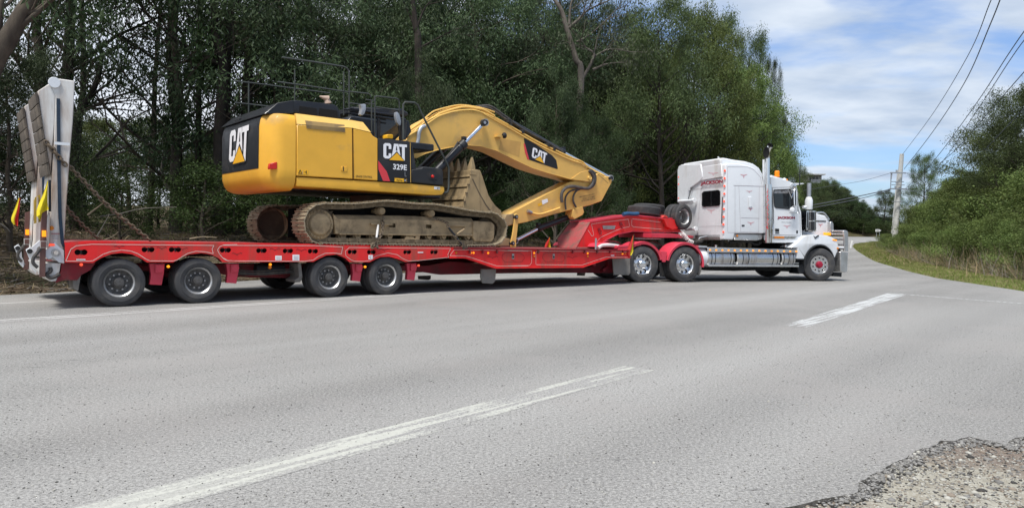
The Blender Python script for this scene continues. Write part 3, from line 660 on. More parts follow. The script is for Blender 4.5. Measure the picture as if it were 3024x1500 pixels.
forest_row(5.2, 2, 60, 1.8, VB, 'shrub', 1.5, 2.5, 'leafy shrub at the forest edge', 'shrub', jit=.8, width=(1.1, 1.4))
forest_row(7.5, 2, 70, 2.1, VB, 'shrub', 2.0, 3.2, 'tall dark understorey shrub', 'shrub', jit=1.0, width=(1.1, 1.4))
forest_row(9.0, 24, 96, 2.8, VD, 'wattle_tree', 10, 13.5, 'dense tree leafy to the ground', 'tree', jit=1.2)
forest_row(12.5, 4, 100, 3.8, VG, 'gum_tree', 13, 17, 'tall drooping gum tree', 'tree', jit=1.6, gap=lambda px, y: px < 1000 and rnd.random() < .45)
forest_row(16, 26, 110, 3.6, VD, 'wattle_tree', 10, 13, 'bushy second row tree', 'tree', jit=1.6)
forest_row(19, 2, 115, 5.0, VG, 'gum_tree', 14, 19, 'tall gum tree set deeper', 'tree', jit=2.0)
forest_row(17, 0, 40, 3.0, VB, 'shrub', 2.4, 3.8, 'shaded deep understorey shrub', 'shrub', jit=1.6, width=(1.2, 1.6))
forest_row(26, 0, 120, 5.0, VD+VF+VO, 'wattle_tree', 8, 12, 'background forest tree', 'tree', jit=2.5)
forest_row(36, 0, 120, 6.0, VF, 'forest_tree', 8, 12, 'distant forest tree', 'tree', jit=2.5)
# feature trees behind the truck that make the skyline
VK = [tree_variant('round', 13, .22, 4.6, 46, M['leaf_bright'], M['trunk_dark'], 61, per=40, spread=.33, L=.16, Wd=.055, droop=.35, r0=.22), tree_variant('roundgum', 13, .3, 4.2, 34, M['leaf_olive'], M['trunk_dark'], 62, per=38, spread=.32, L=.17, Wd=.045, droop=.5, r0=.2)]
for px, dep, py, var, rad, lab in ((2180,48,205,VK[0],3.6,'broad round crowned olive green tree rising behind the white truck cab'), (2282,66,352,VK[1],2.1,'dark green tree beside the exhaust stack of the truck'), (2100,50,62,VK[1],2.9,'tall open gum tree standing above the broad olive tree'), (2205,52,112,VK[1],2.2,'mid height crown between the tall open gum and the sprig'),
     (2262,58,150,VG[2],1.4,'slender gum sprig poking above the skyline left of the sky'), (2040,42,60,VK[0],3.2,'olive green tree left of the broad crowned one behind the truck'), (2322,104,470,VO[0],2.4,'low olive tree at the right end of the forest behind the truck'), (2232,52,360,VK[0],2.6,'green crown low behind the sleeper roof right of centre'),
     (1950,38,20,VK[1],3.6,'leaning gum tree with pale limbs behind the spare wheels'), (2130,43,330,VK[0],2.6,'shaded olive crown directly behind the sleeper roof')):
    x, y = at(px, dep); plant('gum_tree' if var in VG else 'broadleaf_tree', var, x, y, top_h(px, py, dep), lab, 'tree', 'skyline trees behind the truck', rad=rad)
for s_ in np.arange(66, 150, 4.0):
    try: x, y = left_pt(s_, 5.0+rnd.uniform(-1, 1))
    except Exception: break
    if edge_ok(x, y, 2.0): plant('shrub', rnd.choice(VB), x, y, rnd.uniform(3.5, 5.5), 'dark shrub beside the far road', 'shrub', 'forest plants: far road shrubs', width=2.2)
for px, dep, py in ((2354,113,505),(2440,129,532),(2456,131,543),(2476,133,560),(2498,134,580),(2366,117,540),(2386,119,545),(2405,122,545),(2426,124,540),(2446,128,556),(2372,114,575),(2408,118,580),(2440,124,590)):
    x, y = at(px, dep); plant('broadleaf_tree', VK[1], x, y, top_h(px, py, dep), 'dark green tree just below the hilltop house', 'tree', 'forest plants: trees below the house', rad=2.8)
# far tree wall round the bend
i_ = 0
for px in range(2372, 2640, 16):
    for dep in (112, 130, 146, 160):
        x, y = at(px+rnd.uniform(-12, 12), dep+rnd.uniform(-6, 6)); 
        if not edge_ok(x, y, 3.0): continue
        H = top_h(px, cap(px)-12+rnd.uniform(0, 22), dep)*1.12 if not 2355 < px < 2450 else top_h(px, 572, dep)*.97
        if H < 2.5: H = 2.5
        plant('far_tree', (VD[0], VK[1], VD[2])[i_ % 3], x, y, H, 'dark tree', 'tree', 'trees beyond the bend', rad=min(3.6, max(2.8, .4*H))); i_ += 1
for px in range(2425, 2635, 10):
    for dep, hh in ((127, 655), (140, 640)):
        x, y = at(px+rnd.uniform(-4, 4), dep+rnd.uniform(-4, 4))
        if edge_ok(x, y, 1.5): plant('shrub', rnd.choice(VB), x, y, max(2.5, top_h(px, hh+rnd.uniform(0, 18), dep)), 'dark shrub under the far trees', 'shrub', 'forest plants: far shrubs', rad=2.6)
for px, dep, py, w in ((2608,128,565,.85),(2640,140,580,1.0),(2575,150,620,1.2)):
    x, y = at(px, dep); plant('far_tree', VK[1], x, y, top_h(px, py, dep), ('separate dark far tree nearest the left side of the power pole' if px == 2608 else 'separate dark far tree directly behind the power pole' if px == 2640 else 'separate low far tree furthest left of the power pole'), 'tree', 'far trees left of the pole', width=w)
# right-hand bank
RC = [(2655,620),(2700,585),(2760,545),(2800,515),(2860,470),(2920,445),(2960,430),(3060,420),(3300,420)]
def rcap(px): return float(np.interp(px, [c[0] for c in RC], [c[1] for c in RC]))
PR = [Vector(p) for p in EDGE_R[5:17]]; LR = [0]
for a, b in zip(PR[:-1], PR[1:]): LR.append(LR[-1]+(b-a).length)
def right_pt(s, o):
    k = max(j for j in range(len(LR)-1) if LR[j] <= s); t_ = (s-LR[k])/(LR[k+1]-LR[k]); c = PR[k].lerp(PR[k+1], t_); d = (PR[k+1]-PR[k]).normalized(); return c.x+d.y*o, c.y-d.x*o
for o_, step, hh, vs_, kn, lk, ct in ((4.0, 1.3, (1.5, 2.6), VS[:1], 'shrub', 'low green shrub', 'shrub'), (6.6, 1.8, (3.0, 4.4), VS[:1], 'shrub', 'olive shrub', 'shrub'), (9.4, 2.3, (4.6, 6.2), VO, 'broadleaf_tree', 'olive tree', 'tree'), (14, 3.0, (5.6, 7.4), VO, 'broadleaf_tree', 'bushy tree set back', 'tree'), (19, 3.8, (7, 9), VO, 'broadleaf_tree', 'topmost tree', 'tree')):
    s = 4
    while s < LR[-1]-6:
        x, y = right_pt(s, o_+rnd.uniform(-.8, .8)); s += step*rnd.uniform(.8, 1.2); px = px_of(x, y)
        if px > 3350 or px < 2600 or not edge_ok(x, y, 2.2) or y < 12: continue
        H = min(rnd.uniform(*hh), max(1.0, top_h(px, rcap(px)+rnd.uniform(0, 40), y)))
        if abs(px-2640) < 55 and y < 84 and H > 1.4: H = 1.2
        side = 'nearest the right edge of the picture' if px > 2920 else 'midway along' if px > 2780 else 'near the power pole'
        plant(kn, rnd.choice(vs_), x, y, H, lk, ct, 'right bank: '+lk+' on the bank', width=rnd.uniform(1.0, 1.3)*max(1, 2.2/H if H < 2.2 else 1))
for px, dep, py, var, w, lab in ((2722,93,462,VK[1],.62,'round crowned gum tree right behind the power pole, sky showing through'), (2985,44,285,VK[1],1.0,'tallest gum tree on the right bank, crown reaching above the wires'), (3080,40,250,VK[1],1.05,'tall gum tree at the far right edge of the picture'), (2925,52,395,VO[0],1.1,'olive tree below the tallest gum on the right bank')):
    x, y = at(px, dep); plant('gum_tree', var, x, y, top_h(px, py, dep), lab, 'tree', 'taller trees on the right bank', width=w)
for px in range(2600, 3150, 26):
    x, y = at(px+rnd.uniform(-8, 8), 122+rnd.uniform(-8, 14))
    if edge_ok(x, y, 4): plant('far_tree', VF[0], x, y, top_h(px, min(655, max(600, rcap(px)+90)), y), 'pale green distant tree', 'tree', 'forest plants: trees far behind the right bank', width=1.3)
# hand-shaped trees: trunks seen against the sky
def limb_tree(px_trunk, dep, r0, limbs, label, bark='trunk_dark', leafm='leaf_gum', per=14, seed=0, spread=.4, L=.20):
    rnd_ = random.Random(seed); f = lambda x, y, k=0: Vector((*at(x, dep+k), 1.33 + (690+.017*(x-1512)-y)/2150*(dep+k)))
    P = smooth_path([f(*p) for p in px_trunk], 4); base = Vector((P[0].x, P[0].y, zland(P[0].x, P[0].y)-.1)); P = [base] + [p for p in P if p.z > base.z+.2]
    t = thing('gum_tree', label, 'tree', tuple(base)); off = -base
    B = MB(); n = len(P); B.tube([p+off for p in P], [r0*(1-.65*i/(n-1)) for i in range(n)], 9, cap=False); tips = []
    for lp, r in limbs:
        Q = smooth_path([f(*p) for p in lp], 4); B.tube([p+off for p in Q], [max(.008, r*(1-.75*i/(len(Q)-1))) for i in range(len(Q))], 6, cap=False)
        for k in range(max(2, len(Q)//3), len(Q), 2):
            d = (Q[k]-Q[k-1]).normalized(); grow(B, Q[k]+off, (d+Vector((rnd_.gauss(0,.5), rnd_.gauss(0,.6), rnd_.gauss(0,.4)))), rnd_.uniform(.6, 1.3), r*.35, 1, tips, rnd_, .7)
    B.build('trunk', M[bark], t, smooth=60, flip=False)
    if tips:
        T = np.array([list(p) for p in tips]); V, F = leaf_quads(T, per, spread, L, .05, .6); inst('crown', np_mesh('gum_crown', V, F, [M[leafm]], smooth=False), t)
    return t
for px, dep, py, var in ((1246,25.4,215,VD[1]),(1180,25.8,300,VD[0]),(1690,31.5,290,VD[2]),(1745,34,330,VD[0]),(1640,31,250,VD[1]),(30,17.5,150,VD[1]),(-60,16.5,60,VD[0])):
    x, y = at(px, dep); plant('wattle_tree', var, x, y, top_h(px, py, dep), 'lower leafy tree in front of a bare trunk', 'tree', 'forest plants: lower leafy trees', rad=2.1)
limb_tree([(652,690),(648,500),(646,383),(657,190),(632,110),(630,0),(640,-120)], 25, .24, [([(656,200),(600,170),(500,110),(410,20),(380,-60)], .09), ([(655,190),(620,130),(560,60),(500,-20)], .06), ([(648,400),(600,360),(520,330)], .04), ([(633,100),(680,40),(740,-30)], .05)], 'dark twin trunked gum tree seen just left of the excavator counterweight', seed=1)
limb_tree([(672,690),(664,400),(668,200),(680,0),(690,-100)], 25.6, .20, [([(668,220),(720,150),(800,90)], .05), ([(680,20),(620,-20)], .04)], 'slimmer dark trunk rising right beside the twin trunked gum', seed=2)
limb_tree([(722,640),(726,330),(734,110),(756,0),(765,-90)], 27, .24, [([(750,30),(790,15),(825,-10)], .09), ([(735,120),(700,60),(690,-20)], .05), ([(728,250),(790,200),(850,180)], .04)], 'dark gum trunk rising behind the excavator counterweight', seed=3)
limb_tree([(583,660),(584,400),(585,220),(589,0),(592,-90)], 29, .15, [([(586,200),(540,120),(500,60)], .04), ([(586,180),(640,120),(660,60)], .04)], 'thin straight dark trunk left of the twin trunked gum', seed=4)
limb_tree([(218,690),(219,420),(230,345),(262,290),(290,230),(300,150)], 24, .16, [([(232,340),(280,315),(340,305),(395,298)], .06), ([(262,290),(330,240),(370,190)], .05), ([(228,345),(200,250),(215,180)], .05)], 'small crooked dark tree with spreading bare limbs behind the white ramps', seed=5, per=8)
limb_tree([(1236,640),(1227,160),(1219,90),(1207,0),(1200,-80)], 27, .17, [([(1219,95),(1195,40),(1175,0)], .05), ([(1222,90),(1245,30),(1275,0)], .05), ([(1225,150),(1300,110),(1340,90)], .04)], 'dark gum trunk rising behind the excavator cab and handrails', seed=6, per=10)
limb_tree([(1690,640),(1706,242),(1690,180),(1661,90),(1645,39),(1618,-5),(1600,-60)], 34, .18, [([(1704,242),(1722,215),(1743,168),(1725,150),(1696,137)], .10), ([(1661,95),(1700,60),(1724,36),(1780,10)], .09), ([(1740,210),(1775,195),(1802,190)], .07), ([(1690,130),(1740,100),(1820,20)], .06), ([(1668,80),(1672,20),(1690,-30)], .07), ([(1748,170),(1790,150),(1860,160)], .05)], 'gum tree with twisted grey bare limbs above the folded arm', bark='trunk_grey', leafm='leaf_grey', seed=7, per=9)
limb_tree([(2008,640),(2008,488),(2019,396),(2040,370),(2080,350),(2111,308)], 40, .24, [([(2008,485),(1985,455),(1965,420)], .12), ([(2040,370),(2090,300),(2150,240)], .07), ([(2019,396),(2010,300),(2030,200)], .07)], 'dark spreading limbs of the tree behind the truck sleeper', seed=8, per=12, leafm='leaf_bright')
limb_tree([(905,640),(900,300),(910,100),(905,-60)], 30, .15, [([(905,150),(960,90),(1000,20)], .05)], 'dark trunk half hidden behind the excavator engine hood', seed=9, per=10)
limb_tree([(440,660),(452,420),(455,250),(470,40),(480,-60)], 31, .14, [([(455,260),(400,180),(350,120)], .05), ([(462,150),(520,90),(560,20)], .04)], 'thin dark trunk standing between the ramps and the twin trunked gum', seed=10, per=10)
limb_tree([(-170,700),(-100,420),(-30,210),(30,110),(75,30),(120,-40)], 14.6, .29, [([(20,120),(90,60),(150,10),(190,-20)], .07), ([(-20,190),(0,60),(10,-20)], .10), ([(60,50),(100,40),(135,10)], .06)], 'leaning brown barked gum limb crossing the top left corner', bark='trunk_brown', seed=11, per=0 or 3)
# fallen branches and upright dead sticks on the forest floor
def dead_stick(pts, r, label, mat='bark1'):
    o_ = MB(); o_.tube(smooth_path(pts, 4), [max(.004, r*(1-.7*i/(4*(len(pts)-1)))) for i in range(4*(len(pts)-1)+1)], 6); o = o_.build('fallen_branch', M[mat], smooth=60); tag(o, label, 'branch'); return o
def wp(px, py, dep): return Vector((*at(px, dep), 1.33 + (690+.017*(px-1512)-py)/2150*dep))
dead_stick([wp(258,636,17.5), wp(285,615,17.6), wp(312,595,17.6)], .03, 'pale broken stick hanging under the long ramp chain')
dead_stick([wp(295,640,19), wp(360,630,19.2), wp(420,616,19.4), wp(520,612,19.8)], .02, 'long thin dark branch lying level behind the ramp chain', 'bark3')
dead_stick([wp(285,700,17), wp(305,665,17.1), wp(323,632,17.2)], .018, 'thin upright forked twig left of the long chain foot', 'bark3')
dead_stick([wp(300,712,17), wp(330,700,17), wp(350,684,17.1)], .02, 'pale stick leaning low behind the rear of the red deck')
dead_stick([wp(366,712,17.5), wp(374,702,17.5), wp(380,696,17.5)], .02, 'short pale stub standing behind the red deck', 'straw')
dead_stick([wp(0,661,16), wp(18,672,16), wp(30,686,16)], .02, 'curved grey stick at the far left edge of the forest floor', 'bark3')
dead_stick([wp(560,706,20), wp(600,700,20), wp(640,702,20)], .03, 'pale fallen branch behind the deck between ramp and tracks')
# right verge: short mown grass, dead reeds, leaning dry stems
def along_right(n, o0, o1, s0, s1):
    out = [right_pt(random.uniform(s0, s1), random.uniform(o0, o1)) for _ in range(n)]; a = np.array(out); z = land(a[:, 0], a[:, 1])[0]; return np.column_stack([a, z])
def blades(name, p, h, w, mats, tilt=.3):
    n = len(p); a = rng.uniform(0, 6.28, n); tl = rng.normal(0, tilt, (n, 2)); hh = h*rng.uniform(.5, 1.4, n); s = np.stack([np.cos(a), np.sin(a), np.zeros(n)], 1)*w
    top = p + np.stack([tl[:, 0]*hh, tl[:, 1]*hh, hh], 1); V = np.stack([p-s*.5, p+s*.5, top+s*.06, top-s*.06], 1).reshape(-1, 3); mi = rng.integers(0, len(mats), n)
    o = bpy.data.objects.new(name, np_mesh(name, V, np.arange(n*4).reshape(-1, 4), mats, mi, smooth=False)); COL.objects.link(o); o['kind'] = 'stuff'; return o
p = along_right(26000, .03, 2.2, 3, 30); blades('verge_grass', p, .06, .014, [M['grassblade'], M['grassblade'], M['straw']], .45)
p = along_right(16000, .05, 2.2, 26, 85); blades('far_verge_grass', p, .09, .04, [M['grassblade'], M['grassblade'], M['straw']], .45)
p = along_right(8000, 2.2, 6.5, 3, 70); blades('long_dry_grass', p, .42, .020, [M['straw2'], M['leaf_bright'], M['grassblade'], M['leaf_bright'], M['grassblade']], .45)
p = along_right(5200, 2.3, 6.0, 3, 50); sticks('dead_reeds', p, rng.uniform(.4, 1.4, len(p)), rng.uniform(.004, .010, len(p)), [M['straw'], M['straw2'], M['bark1'], M['straw']], up=np.abs(rng.normal(.7, .55, len(p))), bend=.1)
p = along_left(9000, 1.2, 9.0, 2, 42); blades('forest_floor_grass', p, .16, .018, [M['grassblade'], M['straw'], M['leaf_bush']], .5)
p = along_left(5000, .1, 2.2, 0, 42); blades('verge_weeds', p, .05, .02, [M['leaf_bush'], M['straw'], M['bark2']], .6)
for i, (a, b, c_) in enumerate((((2915,828),(2903,790),(2894,742)), ((2880,832),(2886,780),(2878,730)), ((2930,836),(2934,790),(2955,748)), ((2975,838),(2950,800),(2934,770)), ((2992,838),(2985,800),(3000,740)), ((2860,826),(2856,790),(2866,752)), ((2800,812),(2806,770),(2816,735)), ((2765,806),(2768,770),(2762,742)))):
    dep = 27 - i*.0 if a[0] > 2850 else 33; dead_stick([wp(*a, dep), wp(*b, dep+.1), wp(*c_, dep)], .022, ('pale dead stem leaning left at the right verge', 'straight dry stem in the reeds of the right verge', 'curved dry stem leaning right on the right verge', 'bent grey stick low in the reeds', 'tall pale stem nearest the right edge', 'slim upright stem mid verge', 'dry stem left of the reed clump', 'short dry stem furthest along the verge')[i], 'straw' if i % 2 else 'straw2')
# ------------------------------------------------------------------ street furniture
def wpz(px, py, dep): return wp(px, py, dep)
pole = thing('power_pole', 'tall pale concrete power pole with crossarms beside the road on the right', 'power pole', (0, 0, 0))
D0 = 74; pb = wp(2638,760,D0); pt = wp(2654,456,D0); B = MB(); B.cyl(pb, pt, .30, 12, r2=.20); B.build('pole_shaft', M['concrete'], pole)
D1 = 88; B = MB(); B.cyl(wp(2636,700,D1), wp(2647,503,D1), .26, 12, r2=.19); o = B.build('power_pole', M['concrete']); tag(o, 'second shorter concrete pole half hidden behind the tall one', 'power pole')
for y0, xl, xr in ((511,2622,2668),(537,2625,2662),(546,2627,2664),(558,2622,2672),(596,2630,2660)):
    B = MB(); B.bar(wp(xl,y0,D0-.5), wp(xr,y0+1,D0-.5), .12, .12 if y0 in (511,558) else .07, up=(0,1,0)); B.build('crossarm', M['galv'], pole)
B = MB(); B.tube([wp(2624,512,D0-.5), wp(2624,560,D0-.5)], .04, 6); B.tube([wp(2627,512,D0-.5), wp(2625,530,D0-.5)], .04, 6); B.build('dropper', M['galv'], pole)
for x, y in ((2640,506),(2638,553),(2641,540)):
    B = MB(); B.cyl(wp(x,y+3,D0-.5), wp(x,y-3,D0-.5), .09, 8); B.build('insulator', M['galv'], pole)
def wire(pts, label, r=.03, sag=0):
    Q = [wp(*p) for p in pts]; d_ = Q[-1]-Q[-2]; Q += [Q[-1]+d_*2.2, Q[-1]+d_*5] if pts[-1][2] < 40 else [Q[-1]+d_*1.5]
    P = smooth_path(Q, 8); B = MB(); B.tube(P, r, 5); o = B.build('power_line', M['wire']); tag(o, label, 'power line', 'power lines'); return o
wire([(2654,460,74),(2740,340,52),(2838,170,36),(2896,20,27),(2925,-60,24)], 'leftmost power line climbing from the pole top to the top edge', .018)
wire([(2662,500,74),(2740,395,52),(2830,250,38),(2900,80,28),(2950,-60,24)], 'second power line from the left, climbing steeply to the top edge', .022)
wire([(2668,558,74),(2745,480,56),(2860,320,40),(2960,160,30),(3040,40,25)], 'third power line, left one of the close pair', .020)
wire([(2672,562,74),(2760,495,56),(2870,330,40),(2970,170,30),(3050,60,25)], 'fourth power line, right one of the close pair', .018)
wire([(2668,512,74),(2720,512,66),(2800,455,52),(2900,340,38),(3040,175,28)], 'fifth power line, dipping beside the pole then rising right', .020)
wire([(2672,560,74),(2700,566,70),(2760,552,60),(2860,480,46),(3040,290,30)], 'lowest power line sagging to the right of the pole before the trees', .022)
wire([(2623,560,74),(2540,578,80),(2440,598,86),(2360,612,90)], 'upper of two thick cables running left from the pole behind the truck', .05)
wire([(2623,563,74),(2540,586,80),(2440,606,86),(2360,620,90)], 'lower of two thick cables running left from the pole behind the truck', .04)
wire([(2622,512,74),(2540,535,85),(2460,548,95)], 'faint thin wire running left from the top crossarm', .02)
gp = thing('guide_post', 'leaning white roadside guide post just right of the bull bar', 'guide post', (0, 0, 0))
B = MB(); B.bar(wp(2511,733,60), wp(2515.5,711,60), .06, .14, up=(0,1,0)); B.build('post', M['decal_white'], gp, bevel=.01)
rs_ = thing('road_sign', 'small white arrow shaped direction sign on two posts at the bend', 'road sign', (0, 0, 0))
Ds = 84; B = MB(); a, b = wp(2583,677,Ds), wp(2600,684.5,Ds); B.prism([(a.x, b.z), (b.x-.25, b.z), (b.x, (a.z+b.z)/2), (b.x-.25, a.z), (a.x, a.z)], Ds-.05, Ds); B.build('sign_board', M['decal_white'], rs_)
for x in (2586.5, 2595.5): B = MB(); B.cyl(wp(x,700,Ds+.06), wp(x,680,Ds+.06), .04, 6); B.build('sign_post', M['galv'], rs_)
words(rs_, 'ROAD', Vector((a.x+.08, Ds-.06, b.z+.1)), Vector((b.x-.3, Ds-.06, b.z+.1)), Vector((a.x+.08, Ds-.06, a.z-.08)), OUT, M['decal_black'], lift=.01)
# house on the hill behind
hs_ = thing('hilltop_house', 'small pale flat roofed house with a railed balcony above the trees behind the truck', 'house', (0, 0, 0))
Dh = 134; f = lambda x, y, k=0: wp(x, y, Dh+k)
B = MB(); a, b = f(2381,519), f(2420,560); B.box((a.x, Dh, b.z-6), (b.x, Dh+6, a.z)); B.build('wall', simple('cream_render', (.34,.32,.28), .8), hs_)
B = MB(); a, b = f(2374,515), f(2424,519); B.box((a.x, Dh-1.2, b.z), (b.x, Dh+6.3, a.z)); B.build('roof', simple('pale_roof_sheet', (.42,.42,.41), .6), hs_)
for x0, x1 in ((2385,2390),(2393,2400),(2403,2409)): B = MB(); a, b = f(x0,523), f(x1,534); B.box((a.x, Dh-.05, b.z), (b.x, Dh-.002, a.z)); B.build('window', M['glassdark'], hs_)
B = MB(); a, b = f(2383,533), f(2422,540)
for i in range(14): xx = a.x+(b.x-a.x)*i/13; B.cyl((xx, Dh-1, b.z), (xx, Dh-1, a.z), .03, 5)
B.cyl((a.x, Dh-1, a.z), (b.x, Dh-1, a.z), .04, 6); B.box((a.x, Dh-1.1, b.z-.15), (b.x, Dh-.003, b.z)); B.build('balcony', M['galv'], hs_)
# ================================================================== low loader trailer
TR = Frame(-2.606, 15.22, 39)
TW = 3.0
trailer = thing('low_loader_trailer', 'long red low loader trailer with raised white rear ramps carrying the yellow excavator', 'trailer', M=TR.M)
C8 = ((0, 680), 3.68); C3 = ((660, 560), 2.862); C5 = ((1500, 560), 3.994); C1 = ((0, 180), 1.6814); C4 = ((1180, 280), 2.6618); CZ = ((0, 500), 3.76)
def tp(pts, d, c=((0, 0), 1)): return TR.P(pts, d, c[0], c[1])
top_r = [(192,721),(250,716),(272,715),(660,719.5),(840,722),(1088,726),(1330,731)]
bot_r = [(1324,760),(1198,774),(1173.6,764.4),(1149,757.8),(1124.7,759),(1108,766),(1091.5,774.5),(1032,774),(1020,762),(995.4,751.5),(964,754),(944,763),(925.5,773),(657.6,774.5),(646.7,763),(625,752),(595,747.4),(559.8,751.2),(532.6,761.5),(511,775),(434.8,775),(418.5,764),(391,751),(358.7,746.6),(326,751),(299,761.5),(274.5,776.5),(192,775)]
holes_px = [(229.5,745),(249,745),(427,737),(448,737),(507,737),(527,737),(657,738.5),(675,738.5),(764,740),(781,740),(842,741),(859,741),(916,742),(933,742),(1033,744),(1048,744),(1090,744.5),(1104,744.5),(1196.5,744.5),(1209,744.5),(1276,744.5),(1288,744.5)]
B = MB(); hs = []
for x, y in holes_px:
    q = TR.D(x, y, 0); hs.append(circle(q.x, q.z, .047, 12))
B.prism(tp(top_r + bot_r, 0), 0, .02, hs)
B.build('side_beam', M['red'], trailer)
for i in range(0, len(hs), 2):                      # the ends of the cross tubes behind the paired holes
    a = hs[i]; x0 = min(p[0] for p in hs[i]) - .02; x1 = max(p[0] for p in hs[i+1]) + .02; z0 = min(p[1] for p in a) - .02; z1 = max(p[1] for p in a) + .02
    B = MB(); B.box((x0, .10, z0), (x1, .14, z1))
    xm = (x0+x1)/2; B.box((xm-.012, -.004, z0+.03), (xm+.012, .004, z1-.03))
    B.build('cross_tube_end', M['void'], trailer)
B = MB(); far = tp(top_r + bot_r, 0); B.prism(far, TW-.02, TW); B.build('far_side_beam', M['red_dark'], trailer)
# lower flange round the beam: a 6 cm wide lip following the outline
def lip(pts, w0, w1, t, name, mat, parent, close=False):
    B = MB(); P = [Vector((a, 0, b)) for a, b in pts]
    for i in range(len(P)-1):
        a, b = P[i], P[i+1]; n = Vector((-(b-a).z, 0, (b-a).x)).normalized() * t
        B.add([a+Vector((0,w0,0)), b+Vector((0,w0,0)), b+Vector((0,w1,0)), a+Vector((0,w1,0)), a+n+Vector((0,w0,0)), b+n+Vector((0,w0,0)), b+n+Vector((0,w1,0)), a+n+Vector((0,w1,0))],
              [(0,3,2,1),(4,5,6,7),(0,1,5,4),(1,2,6,5),(2,3,7,6),(3,0,4,7)])
    return B.build(name, mat, parent)
lip(tp(bot_r[::-1], 0), .02, .16, .018, 'lower_flange', M['red_dark'], trailer)
lip(tp(top_r, 0), .0225, .09, .02, 'top_rail', M['red'], trailer)
# deck
zt = lambda px, py: TR.D(px, py, 0).z
B = MB(); dk = tp([(192,722),(272,716),(660,720.5),(1088,727),(1330,732),(1700,736.5)], 0)
B.prism(dk + [(a, b-.09) for a, b in dk[::-1]], .0925, TW-.0225); B.build('deck', M['red_dirty'], trailer, smooth=0)
# front (drop) section
fr = tp([(1331,731),(1500,733),(1700,735.5),(1862,738),(1862,762),(1798,763.5),(1720,790.5),(1463,793),(1376,762.5),(1327,763)], 0)
B = MB(); B.prism(fr, .01, .04); B.build('front_side_beam', M['red'], trailer)
B = MB(); B.prism(fr, TW-.04, TW-.01); B.build('far_front_side_beam', M['red_dark'], trailer)
B = MB(); a = tp([(1340,731.5),(1500,733.2),(1700,735.8),(1856,738)], 0); B.prism(a + [(x, z-.022) for x, z in a[::-1]], -.045, .0095); B.build('deck_edge_rail', M['red_dark'], trailer)
lip(tp([(1327,763),(1376,762.5),(1463,793),(1720,790.5),(1798,763.5),(1862,762)], 0), -.02, .12, .016, 'lower_flange', M['red'], trailer)
B = MB(); a = tp([(1331,733),(1700,736),(1862,739)], 0); B.prism(a + [(x, z-.07) for x, z in a[::-1]], .0425, TW-.0425); B.build('front_deck', M['red_dirty'], trailer, smooth=0)
for x in (1386,1424,1466,1588,1690,1725,1762,1800,1838):
    q = TR.D(x, 740, 0); B = MB(); B.box((q.x-.012, -.054, q.z-.07), (q.x+.012, .0095, q.z+.012)); B.build('rope_hook', M['red_dark'], trailer)
# pinstripes
def stripe(px, w=.012, d=-.004, c=((0, 0), 1), name='pinstripe', mat=None, parent=None, frame=None, closed=False):
    P = [(frame or TR).D(c[0][0]+x/c[1], c[0][1]+y/c[1], d) for x, y in px]; B = MB()
    if closed: P.append(P[0])
    for a, b in zip(P[:-1], P[1:]):
        u = (b-a).normalized(); n = Vector((-u.z, 0, u.x))*w/2; e = u*w*.35
        B.quad(a-e-n, b+e-n, b+e+n, a-e+n)
    return B.build(name, mat or M['line'], parent or trailer, smooth=0, flip=False)
stripe([(715,335),(770,205),(830,168),(1000,152),(2325,165),(2305,205),(2318,255),(2240,235),(2130,228),(2040,250),(1960,300),(1920,325),(1880,333),(1630,332),(1590,315),(1500,255),(1420,225),(1320,215),(1210,230),(1120,260),(1060,300),(1010,330),(980,335),(715,335)], c=C8, w=.010)
stripe([(657.6,724.5),(930,725.5),(1012,729.5),(1010,740),(1008,750),(985,747),(960,748),(940,757),(925,768),(900,771.5),(700,770.5),(672,769),(660,762)], w=.010)
stripe([(2576,155),(2430,158),(2385,180),(2365,215),(2385,260),(2430,310),(2470,330),(2576,332)], c=C8, w=.010)
stripe([(1060,492),(1030,520),(1035,560),(1080,595),(1110,605),(1190,606),(1240,598),(1290,560),(1390,535),(1470,550),(1510,580),(1560,603),(1640,600),(1905,572),(1895,550),(1920,498),(1060,489)], c=C3, w=.009)
stripe([(1915,555),(1950,508),(2250,512),(2576,520)], c=C3, w=.009)
stripe([(1915,558),(2040,560),(2080,570),(2310,645),(2576,645)], c=C3, w=.009)
stripe([(0,716),(280,720),(280,860),(255,893),(0,898)], c=C5, w=.009)
stripe([(330,880),(330,740),(350,722),(1400,735)], c=C5, w=.009)
stripe([(335,885),(870,890),(1155,796),(1410,798)], c=C5, w=.010)
# side lamps
def lamp(fr, px, py, d, r, mat, parent, name='side_lamp', rz=None, rim=None):
    q = fr.D(px, py, d); B = MB(); B.lathe([(0, -.03), (r*.6, -.028), (r*.95, -.014), (r, 0), (r, .01)], q, (0, 1, 0), 12)
    if rz: B.v = [(x, y, q.z + (z-q.z)*rz) for x, y, z in B.v]
    return B.build(name, mat, parent)
for x, y, m in ((1347,746.5,'amberoff'),(1390,746.5,'amberlit'),(1398,746.5,'amberlit'),(1441,747,'amberlit'),(1577,747,'amberlit'),(1577,757,'amberoff'),(1735,748,'amberlit'),(1735,757,'amberoff'),(1838,749,'amberlit'),(1846,749,'amberoff')):
    lamp(TR, x, y, .01, .025, M[m], trailer)
for x, y in ((1236,784),(1078,788),(798,781),(497,787),(240,781.5)): lamp(TR, x, y, .03, .026, M['redlamp'] if x in (240,1236) else M['amberlit'], trailer, 'side_lamp')
